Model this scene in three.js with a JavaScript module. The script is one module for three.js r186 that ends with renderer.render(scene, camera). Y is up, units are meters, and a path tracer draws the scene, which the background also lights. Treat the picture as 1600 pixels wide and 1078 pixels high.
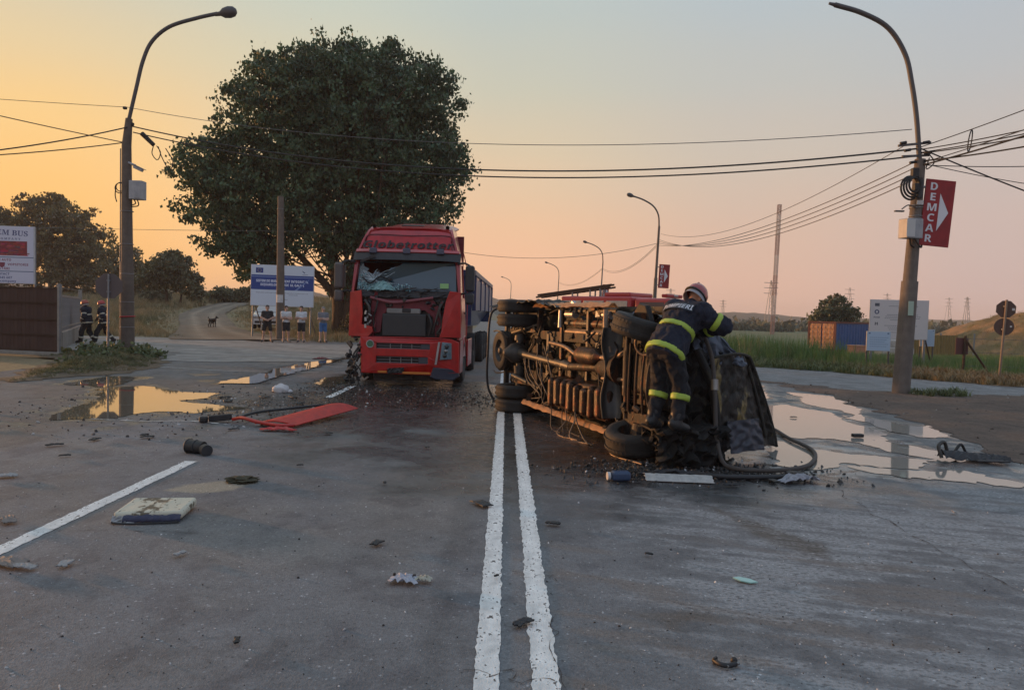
import * as THREE from 'three';
import { RoundedBoxGeometry } from 'three/addons/geometries/RoundedBoxGeometry.js';
import { mergeGeometries, mergeVertices, toCreasedNormals } from 'three/addons/utils/BufferGeometryUtils.js';
import { FontLoader } from 'three/addons/loaders/FontLoader.js';
import { TextGeometry } from 'three/addons/geometries/TextGeometry.js';
import { createNoise2D, createNoise3D } from 'simplex-noise';

const R = THREE.MathUtils.degToRad;
const scene = new THREE.Scene();

// ---------- camera ----------
const camera = new THREE.PerspectiveCamera(2 * Math.atan(539 / 1156) * 180 / Math.PI, 1600 / 1078, 0.1, 4000);
camera.rotation.order = 'YXZ';
camera.position.set(-0.08, 1.65, 0);
camera.rotation.set(R(-2.33), R(-0.5), R(1.5));

// ---------- sky: dusk gradient, warm towards the low sun on the left, lilac-blue away from it ----------
const lin = c => { c /= 255; return c <= 0.04045 ? c / 12.92 : Math.pow((c + 0.055) / 1.055, 2.4); };
const SUN_AZ = -60, SUN_EL = 3.2;
{
  const els = [0, 3, 7, 12, 17, 22, 40, 90];
  const cols = { // azimuth from straight ahead (left negative): sRGB at the elevations above
    '-60': [[252, 178, 98], [255, 188, 100], [255, 199, 114], [249, 206, 134], [234, 206, 158], [211, 201, 177], [190, 198, 202], [160, 182, 210]],
    '-33': [[250, 178, 104], [254, 188, 106], [253, 197, 120], [245, 203, 138], [225, 202, 160], [201, 197, 178], [184, 195, 202], [160, 182, 210]],
    '-14': [[252, 190, 134], [251, 196, 140], [246, 201, 150], [230, 202, 162], [210, 201, 173], [194, 199, 186], [178, 192, 203], [160, 182, 210]],
    '0': [[246, 192, 154], [243, 190, 153], [234, 191, 154], [214, 195, 166], [197, 194, 176], [184, 192, 187], [175, 190, 203], [160, 182, 210]],
    '19': [[220, 180, 160], [217, 179, 159], [210, 181, 162], [199, 186, 172], [187, 187, 182], [178, 187, 191], [170, 188, 205], [160, 182, 210]],
    '34': [[200, 174, 167], [198, 174, 167], [197, 177, 169], [190, 181, 175], [181, 183, 184], [173, 183, 192], [167, 186, 206], [160, 182, 210]],
    '100': [[180, 168, 180], [180, 170, 182], [180, 174, 186], [177, 177, 192], [172, 180, 200], [168, 182, 205], [164, 185, 209], [160, 182, 210]],
    '190': [[184, 174, 184], [184, 174, 186], [182, 176, 188], [178, 180, 195], [172, 182, 203], [168, 184, 206], [164, 185, 210], [160, 182, 210]],
    '240': [[222, 182, 160], [222, 184, 160], [218, 188, 164], [210, 192, 175], [200, 194, 188], [190, 194, 200], [174, 190, 207], [160, 182, 210]],
  };
  const keys = Object.keys(cols).map(Number).sort((a, b) => a - b);
  keys.push(keys[0] + 360); cols[keys[keys.length - 1]] = cols[keys[0]];
  const W = 1024, H = 512, data = new Float32Array(W * H * 4);
  const sm = t => t * t * (3 - 2 * t);
  const n2 = createNoise2D(mulberry(5));
  for (let j = 0; j < H; j++) for (let i = 0; i < W; i++) {
    const th = ((i + 0.5) / W - 0.5) * 2 * Math.PI, el = ((j + 0.5) / H - 0.5) * 180;
    const x = Math.cos(th), z = Math.sin(th);
    let az = Math.atan2(x, -z) * 180 / Math.PI;
    while (az < keys[0]) az += 360; while (az >= keys[0] + 360) az -= 360;
    let k = 0; while (az >= keys[k + 1]) k++;
    const ta = (az - keys[k]) / (keys[k + 1] - keys[k]);
    // faint long bands of thin haze
    const e = Math.max(0, el + (el > 1 && el < 60 ? 0.5 * n2(Math.cos(th) * 2, el * 0.16 + Math.sin(th) * 1.6) : 0));
    let m = 0; while (m < els.length - 2 && e >= els[m + 1]) m++;
    const te = Math.min(1, (e - els[m]) / (els[m + 1] - els[m]));
    for (let c = 0; c < 3; c++) {
      const A = cols[keys[k]], B = cols[keys[k + 1]];
      const a = lin(A[m][c]) * (1 - te) + lin(A[m + 1][c]) * te, b = lin(B[m][c]) * (1 - te) + lin(B[m + 1][c]) * te;
      data[(j * W + i) * 4 + c] = a + (b - a) * sm(ta);
    }
    data[(j * W + i) * 4 + 3] = 1;
  }
  const t = new THREE.DataTexture(data, W, H, THREE.RGBAFormat, THREE.FloatType);
  t.mapping = THREE.EquirectangularReflectionMapping; t.magFilter = THREE.LinearFilter; t.needsUpdate = true;
  scene.background = t; scene.environment = t;
}

// ---------- sun: low, warm, softened by haze ----------
const sun = new THREE.DirectionalLight(new THREE.Color().setRGB(1, 0.46, 0.17), 4.0);
sun.position.set(Math.sin(R(SUN_AZ)) * Math.cos(R(SUN_EL)) * 120, Math.sin(R(SUN_EL)) * 120, -Math.cos(R(SUN_AZ)) * Math.cos(R(SUN_EL)) * 120);
sun.castShadow = true; sun.shadow.radius = 5; sun.shadow.mapSize.set(4096, 4096);
Object.assign(sun.shadow.camera, { left: -60, right: 60, top: 60, bottom: -60, near: 1, far: 400 });
scene.add(sun, sun.target);

const EXPOSURE = 1.1;
scene.fog = new THREE.FogExp2(new THREE.Color().setRGB(0.92, 0.84, 0.78), 0.0005);

// ---------- helpers ----------
function mulberry(a) { return () => { a |= 0; a = a + 0x6D2B79F5 | 0; let t = Math.imul(a ^ a >>> 15, 1 | a); t = t + Math.imul(t ^ t >>> 7, 61 | t) ^ t; return ((t ^ t >>> 14) >>> 0) / 4294967296; }; }
const rnd = mulberry(20240);
const rr = (a, b) => a + (b - a) * rnd();
const N2 = createNoise2D(mulberry(11)), N3 = createNoise3D(mulberry(12));
const fbm = (x, y, o = 4) => { let s = 0, a = 0.5, f = 1; for (let i = 0; i < o; i++) { s += a * N2(x * f + i * 17.3, y * f - i * 9.1); a *= 0.5; f *= 2.03; } return s; };
const clamp = (v, a = 0, b = 1) => Math.min(b, Math.max(a, v));
const sstep = (a, b, x) => { const t = clamp((x - a) / (b - a)); return t * t * (3 - 2 * t); };
const mix = (a, b, t) => a + (b - a) * t;
const V = (x, y, z) => new THREE.Vector3(x, y, z);

const used = {};
function numbered(n) { if (!(n in used)) { used[n] = 0; return n; } used[n]++; return `${n}_${String(used[n]).padStart(3, '0')}`; }
function tag(o, label, category, group, kind) { if (label) o.userData.label = label; if (category) o.userData.category = category; if (group) o.userData.group = group; if (kind) o.userData.kind = kind; return o; }
function thing(name, label, category, [x, y, z] = [0, 0, 0], turn = 0, group) {
  const g = new THREE.Group(); g.name = numbered(name); g.position.set(x, y, z); g.rotation.y = turn; scene.add(g);
  return tag(g, label, category, group);
}
function copyOf(o, label) { const c = o.clone(); c.userData = { ...o.userData }; c.name = numbered(o.name.replace(/_\d{3}$/, '')); if (label) c.userData.label = label; scene.add(c); return c; }
// uv in metres by dominant normal direction
function boxUV(g, s = 1) {
  const p = g.attributes.position, n = g.attributes.normal, uv = new Float32Array(p.count * 2);
  for (let i = 0; i < p.count; i++) {
    const ax = Math.abs(n.getX(i)), ay = Math.abs(n.getY(i)), az = Math.abs(n.getZ(i)), x = p.getX(i), y = p.getY(i), z = p.getZ(i);
    let u, v; if (ax >= ay && ax >= az) { u = z; v = y; } else if (ay >= az) { u = x; v = z; } else { u = x; v = y; }
    uv[i * 2] = u * s; uv[i * 2 + 1] = v * s;
  }
  g.setAttribute('uv', new THREE.BufferAttribute(uv, 2)); return g;
}
function norm(g) { let q = g.index ? g.toNonIndexed() : g; for (const k of Object.keys(q.attributes)) if (!['position', 'normal', 'color'].includes(k)) q.deleteAttribute(k); return q; }
function join(gs) {
  gs = gs.flat(9).filter(Boolean).map(norm);
  if (gs.some(g => !g.attributes.color)) gs.forEach(g => g.deleteAttribute('color'));
  return boxUV(gs.length > 1 ? mergeGeometries(gs) : gs[0]);
}
function part(name, gs, mat, parent, keepUV) {
  const g = keepUV ? gs : join([gs]);
  const m = new THREE.Mesh(g, mat); m.castShadow = m.receiveShadow = true;
  if (parent) { m.name = name; parent.add(m); } else { m.name = numbered(name); scene.add(m); }
  return m;
}
const parts = (name, list, mat, parent) => list.map(g => part(name, g, mat, parent));
function solo(name, gs, mat, label, category, group) { return tag(part(name, gs, mat), label, category, group); }
function struct(name, gs, mat, keepUV) { const m = part(name, gs, mat, null, keepUV); m.userData.kind = 'structure'; return m; }
const at = (g, x = 0, y = 0, z = 0, rx = 0, ry = 0, rz = 0) => { g.applyMatrix4(new THREE.Matrix4().compose(V(x, y, z), new THREE.Quaternion().setFromEuler(new THREE.Euler(rx, ry, rz)), V(1, 1, 1))); return g; };
const box = (w, h, d, x, y, z, rx, ry, rz) => at(new THREE.BoxGeometry(w, h, d), x, y, z, rx, ry, rz);
const rbox = (w, h, d, x, y, z, r = 0.02, rx, ry, rz) => at(new RoundedBoxGeometry(w, h, d, 2, Math.min(r, w / 2.01, h / 2.01, d / 2.01)), x, y, z, rx, ry, rz);
function rod(a, b, r0, r1 = r0, seg = 10) { // tapered rod from a to b
  a = V(...a); b = V(...b); const d = b.clone().sub(a), L = d.length();
  const g = new THREE.CylinderGeometry(r1, r0, L, seg);
  g.applyMatrix4(new THREE.Matrix4().compose(a.clone().add(b).multiplyScalar(0.5), new THREE.Quaternion().setFromUnitVectors(V(0, 1, 0), d.normalize()), V(1, 1, 1)));
  return g;
}
function bar(a, b, w, h, roll = 0) { // square bar from a to b
  a = V(...a); b = V(...b); const d = b.clone().sub(a), L = d.length();
  const g = new THREE.BoxGeometry(w, L, h); g.rotateY(roll);
  g.applyMatrix4(new THREE.Matrix4().compose(a.clone().add(b).multiplyScalar(0.5), new THREE.Quaternion().setFromUnitVectors(V(0, 1, 0), d.normalize()), V(1, 1, 1)));
  return g;
}
const tube = (pts, r, n = 24, seg = 7, closed = false) => new THREE.TubeGeometry(new THREE.CatmullRomCurve3(pts.map(p => V(...p)), closed, 'centripetal'), n, r, seg, closed);
const lathe = (pts, seg = 28) => new THREE.LatheGeometry(pts.map(p => new THREE.Vector2(p[0], p[1])), seg);
function shape(pts, holes = []) { const s = new THREE.Shape(pts.map(p => new THREE.Vector2(p[0], p[1]))); for (const h of holes) s.holes.push(new THREE.Path(h.map(p => new THREE.Vector2(p[0], p[1])))); return s; }
const plate = (pts, depth, bevel = 0, holes) => new THREE.ExtrudeGeometry(shape(pts, holes), { depth, bevelEnabled: bevel > 0, bevelSize: bevel, bevelThickness: bevel, bevelSegments: 2, curveSegments: 6 });
const rrect = (x0, y0, x1, y1, r, n = 4) => { const p = []; for (const [cx, cy, a] of [[x1 - r, y1 - r, 0], [x0 + r, y1 - r, 90], [x0 + r, y0 + r, 180], [x1 - r, y0 + r, 270]]) for (let i = 0; i <= n; i++) { const t = R(a + 90 * i / n); p.push([cx + r * Math.cos(t), cy + r * Math.sin(t)]); } return p; };
const disc = (r, n = 24, cx = 0, cy = 0) => Array.from({ length: n }, (_, i) => [cx + r * Math.cos(i / n * 2 * Math.PI), cy + r * Math.sin(i / n * 2 * Math.PI)]);
function warp(g, f) { const p = g.attributes.position, v = V(0, 0, 0); for (let i = 0; i < p.count; i++) { v.fromBufferAttribute(p, i); f(v); p.setXYZ(i, v.x, v.y, v.z); } g.computeVertexNormals(); return g; }
// a bent sheet: grid over (u,v) with given point function and thickness
function sheet(f, nu, nv, th = 0.004) {
  const P = [], idx = [], q = (i, j) => f(i / nu, j / nv);
  for (const s of [0, 1]) for (let j = 0; j <= nv; j++) for (let i = 0; i <= nu; i++) {
    const p = q(i, j), a = q(Math.min(nu, i + 1), j), b = q(Math.max(0, i - 1), j), c = q(i, Math.min(nv, j + 1)), d = q(i, Math.max(0, j - 1));
    const n = V(a[0] - b[0], a[1] - b[1], a[2] - b[2]).cross(V(c[0] - d[0], c[1] - d[1], c[2] - d[2])).normalize().multiplyScalar(s ? -th : 0);
    P.push(p[0] + n.x, p[1] + n.y, p[2] + n.z);
  }
  const k = (nu + 1) * (nv + 1), w = nu + 1;
  for (let j = 0; j < nv; j++) for (let i = 0; i < nu; i++) { const a = j * w + i, b = a + 1, c = a + w, d = c + 1; idx.push(a, b, d, a, d, c, a + k, d + k, b + k, a + k, c + k, d + k); }
  const edge = (a, b) => idx.push(a, a + k, b + k, a, b + k, b);
  for (let i = 0; i < nu; i++) { edge(i, i + 1); edge(nv * w + i + 1, nv * w + i); }
  for (let j = 0; j < nv; j++) { edge((j + 1) * w, j * w); edge(j * w + nu, (j + 1) * w + nu); }
  const g = new THREE.BufferGeometry(); g.setAttribute('position', new THREE.Float32BufferAttribute(P, 3)); g.setIndex(idx);
  return toCreasedNormals(g, 0.7);
}
// a flat sheet over the region where f(x,z) > 0 (marching squares), at height hgt(x,z)
function fieldSheet(f, x0, x1, z0, z1, st, hgt) {
  const nx = Math.round((x1 - x0) / st), nz = Math.round((z1 - z0) / st), val = [], P = [];
  const X = i => x0 + i * st, Z = j => z0 + j * st, hh = typeof hgt === 'number' ? () => hgt : hgt;
  for (let j = 0; j <= nz; j++) for (let i = 0; i <= nx; i++) val.push(f(X(i), Z(j)));
  for (let j = 0; j < nz; j++) for (let i = 0; i < nx; i++) {
    const c = [[i, j], [i, j + 1], [i + 1, j + 1], [i + 1, j]], v = c.map(([a, b]) => val[b * (nx + 1) + a]);
    if (v.every(q => q <= 0)) continue;
    const poly = [];
    for (let k = 0; k < 4; k++) {
      const k2 = (k + 1) % 4, [a, b] = c[k], [a2, b2] = c[k2];
      if (v[k] > 0) poly.push([X(a), Z(b)]);
      if ((v[k] > 0) !== (v[k2] > 0)) { const t = v[k] / (v[k] - v[k2]); poly.push([X(a) + (X(a2) - X(a)) * t, Z(b) + (Z(b2) - Z(b)) * t]); }
    }
    for (let k = 1; k + 1 < poly.length; k++) for (const p of [poly[0], poly[k], poly[k + 1]]) P.push(p[0], hh(p[0], p[1]), p[1]);
  }
  const g = new THREE.BufferGeometry(); g.setAttribute('position', new THREE.Float32BufferAttribute(P, 3)); g.computeVertexNormals();
  const n = g.attributes.normal; if (typeof hgt === 'number') for (let i = 0; i < n.count; i++) n.setXYZ(i, 0, 1, 0);
  return g;
}
// signed distance to a polygon, positive inside
function sdPoly(p, x, y) {
  let d = 1e9, s = 1;
  for (let i = 0, j = p.length - 1; i < p.length; j = i++) {
    const ex = p[j][0] - p[i][0], ey = p[j][1] - p[i][1], wx = x - p[i][0], wy = y - p[i][1], t = clamp((wx * ex + wy * ey) / (ex * ex + ey * ey));
    d = Math.min(d, (wx - ex * t) ** 2 + (wy - ey * t) ** 2);
    const c1 = y >= p[i][1], c2 = y < p[j][1], c3 = ex * wy > ey * wx;
    if ((c1 && c2 && c3) || (!c1 && !c2 && !c3)) s = -s;
  }
  return -s * Math.sqrt(d);
}
// ---------- textures ----------
function dataTex(n, f, srgb = true, m = n) {
  const d = new Uint8Array(n * m * 4);
  for (let j = 0; j < m; j++) for (let i = 0; i < n; i++) { const c = f(i / n, j / m, i, j); for (let k = 0; k < 3; k++) d[(j * n + i) * 4 + k] = clamp(c[k], 0, 255); d[(j * n + i) * 4 + 3] = 255; }
  const t = new THREE.DataTexture(d, n, m, THREE.RGBAFormat); t.magFilter = THREE.LinearFilter; t.minFilter = THREE.LinearMipmapLinearFilter; t.generateMipmaps = true;
  t.wrapS = t.wrapT = THREE.RepeatWrapping; if (srgb) t.colorSpace = THREE.SRGBColorSpace; t.needsUpdate = true; return t;
}
// seamless noise on a torus of texture space
const N4 = (u, v, f, o = 0) => { const a = u * 2 * Math.PI, b = v * 2 * Math.PI, r = f / (2 * Math.PI); return 0.5 * (N3(Math.cos(a) * r + o, Math.sin(a) * r, Math.cos(b) * r + 7.7) + N3(Math.sin(b) * r + o, Math.cos(a) * r + 31, Math.sin(a) * r * 0.9 + 3)); };
const tfbm = (u, v, f, o = 0, oct = 4) => { let s = 0, a = 0.55; for (let i = 0; i < oct; i++) { s += a * N4(u, v, f, o + i * 13.7); a *= 0.55; f *= 2; } return s; };
function canvasTex(w, h, draw) {
  const c = document.createElement('canvas'); c.width = w; c.height = h; draw(c.getContext('2d'), w, h);
  const t = new THREE.CanvasTexture(c); t.colorSpace = THREE.SRGBColorSpace; t.anisotropy = 8; return t;
}
const rep = (t, s) => { const c = t.clone(); c.repeat.set(s, s); c.needsUpdate = true; return c; };
const lrgb = (r, g, b) => new THREE.Color().setRGB(r, g, b);
const std = (c, rough = 0.7, o = {}) => new THREE.MeshStandardMaterial({ color: Array.isArray(c) ? lrgb(...c) : c, roughness: rough, ...o });
const phys = (c, rough = 0.5, o = {}) => new THREE.MeshPhysicalMaterial({ color: Array.isArray(c) ? lrgb(...c) : c, roughness: rough, ...o });
// ---------- shared textures and materials ----------
const T = {};
{
  const g = mulberry(77);
  const speck = Float32Array.from({ length: 512 * 512 }, () => g());
  // fine stone grain: light and dark aggregate with tar between
  T.asphalt = dataTex(512, (u, v, i, j) => {
    const s = speck[j * 512 + i], s2 = speck[((j >> 1) * 256 + (i >> 1)) * 2 % speck.length];
    let k = 196 + 26 * tfbm(u, v, 40, 1, 3) + 24 * tfbm(u, v, 7, 4, 3) + (s - 0.5) * 60 + (s2 - 0.5) * 60;
    if (s2 > 0.975) k += 46; if (s < 0.05) k -= 46;
    return [k, k * 0.985, k * 0.965];
  });
  T.asphaltBump = dataTex(512, (u, v, i, j) => { const s = speck[((j >> 1) * 256 + (i >> 1)) * 2 % speck.length]; const k = 120 + (s - 0.5) * 130 + 60 * tfbm(u, v, 60, 2, 2); return [k, k, k]; }, false);
  T.dirt = dataTex(512, (u, v, i, j) => { const s = speck[j * 512 + i]; const k = 190 + 46 * tfbm(u, v, 14, 9, 4) + 30 * tfbm(u, v, 60, 3, 2) + (s - 0.5) * 44; return [k, k * 0.97, k * 0.93]; });
  T.grunge = dataTex(512, (u, v) => { const a = tfbm(u, v, 5, 2, 5), b = tfbm(u, v, 22, 6, 4); const k = 224 + 34 * a + 30 * Math.min(0, b + 0.1); return [k, k * (0.995 - 0.02 * Math.max(0, a)), k * (0.985 - 0.05 * Math.max(0, a))]; });
  T.burnt = dataTex(512, (u, v) => { // soot, scorched steel, rust blooms
    const a = tfbm(u, v, 4, 21, 5), b = tfbm(u, v, 13, 33, 4), c = tfbm(u, v, 30, 45, 3);
    let r = 62 + 30 * b, gg = 58 + 28 * b, bl = 55 + 26 * b;
    const rust = sstep(0.06, 0.3, a + 0.3 * c); r = mix(r, 128 + 50 * c, rust); gg = mix(gg, 80 + 34 * c, rust); bl = mix(bl, 50 + 20 * c, rust);
    const ash = sstep(0.28, 0.42, b - 0.4 * a); r = mix(r, 150, ash); gg = mix(gg, 145, ash); bl = mix(bl, 138, ash);
    return [r, gg, bl];
  });
  T.soot = dataTex(512, (u, v) => { const a = tfbm(u, v, 5, 51, 5), b = tfbm(u, v, 24, 53, 4); const p = sstep(0.12, 0.35, a + 0.25 * b); return [30 + 22 * b + 84 * p, 29 + 20 * b + 74 * p, 28 + 18 * b + 46 * p]; });
  T.bumpy = dataTex(256, (u, v) => { const k = 128 + 90 * tfbm(u, v, 8, 61, 5); return [k, k, k]; }, false);
  T.bark = dataTex(256, (u, v) => { const a = tfbm(u * 1, v, 10, 71, 4), r = Math.abs(Math.sin((u * 16 + a * 1.3) * Math.PI)); const k = 120 + 70 * r + 50 * a; return [k, k * 0.9, k * 0.8]; });
  T.concrete = dataTex(512, (u, v, i, j) => { const s = speck[j * 512 + i]; const k = 205 + 34 * tfbm(u, v, 6, 81, 5) + (s - 0.5) * 28; return [k, k * 0.98, k * 0.95]; });
  T.cloth = dataTex(128, (u, v, i, j) => { const k = 214 + ((i + j) % 4 < 2 ? 14 : -14) + (speck[j * 512 + i] - 0.5) * 40; return [k, k, k]; });
  T.fabricBump = dataTex(256, (u, v) => { const k = 128 + 100 * tfbm(u, v, 5, 91, 4); return [k, k, k]; }, false);
}
const M = {
  redPaint: phys([0.5, 0.012, 0.018], 0.32, { clearcoat: 0.7, clearcoatRoughness: 0.12, map: rep(T.grunge, 0.4) }),
  redPlastic: phys([0.58, 0.016, 0.012], 0.42, { map: rep(T.grunge, 0.9), clearcoat: 0.2 }),
  redDull: std([0.2, 0.014, 0.025], 0.55, { map: rep(T.grunge, 0.8) }),
  black: std([0.022, 0.022, 0.024], 0.55, { map: rep(T.grunge, 1) }),
  blackGloss: phys([0.02, 0.02, 0.022], 0.3, { clearcoat: 0.3 }),
  darkPlastic: std([0.035, 0.036, 0.04], 0.6, { map: rep(T.grunge, 1.2) }),
  rubber: std([0.028, 0.027, 0.027], 0.82, { map: rep(T.grunge, 2), bumpMap: T.bumpy, bumpScale: 0.004 }),
  steel: std([0.33, 0.33, 0.32], 0.42, { metalness: 0.85, map: rep(T.grunge, 1.3) }),
  greySteel: std([0.09, 0.085, 0.08], 0.55, { metalness: 0.5, map: rep(T.grunge, 1.3) }),
  burnt: std([0.5, 0.46, 0.43], 0.6, { metalness: 0.35, map: rep(T.burnt, 0.9), bumpMap: T.bumpy, bumpScale: 0.006 }),
  burnt2: std([0.28, 0.25, 0.23], 0.7, { metalness: 0.25, map: rep(T.burnt, 1.7), bumpMap: T.bumpy, bumpScale: 0.006 }),
  soot: std([0.75, 0.75, 0.72], 0.72, { map: rep(T.soot, 0.7), bumpMap: T.bumpy, bumpScale: 0.008 }),
  sootDark: std([0.16, 0.16, 0.16], 0.75, { map: rep(T.soot, 1.1), bumpMap: T.bumpy, bumpScale: 0.01 }),
  rustPale: std([0.26, 0.19, 0.14], 0.5, { metalness: 0.5, map: rep(T.grunge, 2), bumpMap: T.bumpy, bumpScale: 0.004 }),
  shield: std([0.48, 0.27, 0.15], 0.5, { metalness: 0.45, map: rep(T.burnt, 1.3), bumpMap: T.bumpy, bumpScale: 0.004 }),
  alu: std([0.5, 0.5, 0.5], 0.4, { metalness: 0.8, map: rep(T.grunge, 2) }),
  pole: std([0.2, 0.165, 0.14], 0.85, { map: rep(T.concrete, 0.8), bumpMap: T.bumpy, bumpScale: 0.01 }),
  poleGrey: std([0.24, 0.21, 0.19], 0.85, { map: rep(T.concrete, 0.8), bumpMap: T.bumpy, bumpScale: 0.01 }),
  wood: std([0.17, 0.11, 0.075], 0.85, { map: rep(T.bark, 1.4) }),
  lampMetal: std([0.09, 0.085, 0.085], 0.55, { metalness: 0.3 }),
  galv: std([0.3, 0.31, 0.32], 0.5, { metalness: 0.5, map: rep(T.grunge, 1) }),
  white: std([0.7, 0.7, 0.7], 0.55, { map: rep(T.grunge, 1) }),
  boxGrey: std([0.42, 0.44, 0.47], 0.5, { map: rep(T.grunge, 1) }),
  cable: std([0.02, 0.02, 0.02], 0.7),
  wire: std([0.1, 0.1, 0.1], 0.6),
  signRed: std([0.36, 0.01, 0.015], 0.5, { map: rep(T.grunge, 0.8) }),
  letter: std([0.66, 0.67, 0.7], 0.5),
  concrete: std([0.4, 0.39, 0.37], 0.9, { map: rep(T.concrete, 0.5), bumpMap: T.bumpy, bumpScale: 0.01 }),
  glass: phys([0.85, 0.95, 1], 0.03, { transmission: 1, thickness: 0, ior: 1.5 }),
  glassDark: phys([0.25, 0.33, 0.38], 0.05, { transmission: 0.9, thickness: 0, ior: 1.5 }),
};
const font = await new FontLoader().loadAsync('fonts/droid/droid_sans_bold.typeface.json');
function text(str, size, depth = 0.006, shear = 0, sx = 1) {
  const g = new TextGeometry(str, { font, size, depth, curveSegments: 4, bevelEnabled: false });
  g.computeBoundingBox(); const b = g.boundingBox; g.translate(-(b.min.x + b.max.x) / 2, -(b.min.y + b.max.y) / 2, 0);
  g.applyMatrix4(new THREE.Matrix4().set(sx, shear, 0, 0, 0, 1, 0, 0, 0, 0, 1, 0, 0, 0, 0, 1)); return g;
}
// ================= GROUND =================
const terr = (x, z) => {
  const d = -z;
  let h = 3.3 * sstep(40, 118, d) * sstep(-5, -15, x) + 5 * sstep(110, 420, d) * sstep(-5, -60, x);
  h -= 0.85 * sstep(26, 56, d) * sstep(8, 17, x);
  h += 0.1 * fbm(x * 0.08, z * 0.08, 3) * sstep(30, 60, d) * sstep(7, 14, Math.abs(x - 1));
  return h;
};
const D2 = (x, z, a, b) => Math.hypot(x - a, z - b);
const pudL = [[-6.4, -10.45], [-6.65, -11.23], [-6.96, -12.48], [-7.14, -13.01], [-7.88, -14.15], [-7.96, -14.75], [-7.17, -15.09], [-6.32, -14.06], [-5.72, -14.09], [-5.47, -13.39], [-5.98, -12.9], [-5.34, -12.5], [-4.31, -12.1], [-4.98, -11.62], [-5.65, -11.34], [-5.87, -10.67]];
const pudT = [[-8.96, -15.16], [-9.17, -15.99], [-9.16, -16.99], [-8.43, -16.86], [-8.27, -16.25], [-8.16, -15.38], [-8.01, -14.7]];
const pudM = [[-6.24, -15.9], [-6.11, -16.87], [-6.2, -20], [-6.16, -22.03], [-5.75, -24.37], [-5.58, -25.51], [-5.6, -20.17], [-5.49, -16.11]];
const pudD = [[-4.32, -16.42], [-4.29, -18.11], [-4.15, -18.92], [-3.75, -16.55], [-3.95, -15.91]];
const pudR1 = [[6.6, -17.2], [7.34, -16.64], [6.7, -14.11], [6.32, -13.6], [6.1, -14.87]];
const pudR2 = [[6.45, -13.9], [6.34, -12.99], [6.5, -12.02], [6.84, -11.95], [6.55, -10.9], [6.1, -10.85], [6.0, -11.78], [6.08, -12.84]];
const pudR3 = [[4.6, -13.9], [5.53, -14.6], [5.86, -13.07], [5.64, -11.42], [5.4, -10.34], [5.66, -9.42], [5.5, -8.91], [5.14, -9.29], [4.9, -10.2], [4.5, -10.4], [3.97, -10.6], [4.3, -12]];
const pudR4 = [[3.7, -10.05], [3.92, -9.6], [4.3, -9.2], [5.33, -9.0], [4.65, -8.51], [4.03, -8.62], [3.24, -8.2], [3.15, -8.4]];
const pudR5 = [[3.96, -8.32], [4.48, -8.25], [5.06, -8.24], [5.42, -7.66], [5.08, -7.57], [4.48, -7.82]];
const pudN = [[5.6, -15.8], [6.0, -17.5], [6.6, -19.6], [6.0, -19.4], [5.2, -17], [5.1, -15.6]];
const puddles = [pudL, pudT, pudM, pudD, pudR1, pudR2, pudR3, pudR4, pudR5, pudN];
const dirtR = [[7.0, -20.6], [8.6, -18.3], [10.4, -17.6], [12.5, -17.9], [17, -18.3], [17, 2], [9, -2], [7.6, -5.2], [6.3, -7.2], [6.1, -8.6], [6.3, -9.7], [6.75, -10.75], [6.95, -12.42], [7.1, -14.5], [7.2, -17]];
const weedsL = [[-10.2, -14.6], [-11.83, -18.2], [-13.2, -21.9], [-14.6, -22.6], [-13.9, -25.4], [-12.2, -25.8], [-9.94, -21.6], [-9.22, -19.2], [-9.3, -17.3], [-9.9, -16.0]];
const concreteL = [[-60, -40], [-60, -29.2], [-26, -27.2], [-19, -26.6], [-14.4, -26.2], [-11.6, -26.2], [-10.42, -22.2], [-8.63, -22.2], [-6.2, -23.2], [-5.2, -30], [-5.6, -35.2], [-10.4, -35.4], [-15, -38.5], [-22, -38]];
const vergeR = [[3.8, -60], [4.3, -40], [6.2, -30.2], [8.33, -27], [9.27, -26.3], [10.89, -24.8], [12.18, -23.1], [14.32, -20.4], [17, -19.8], [40, -19], [40, -60]];

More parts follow.
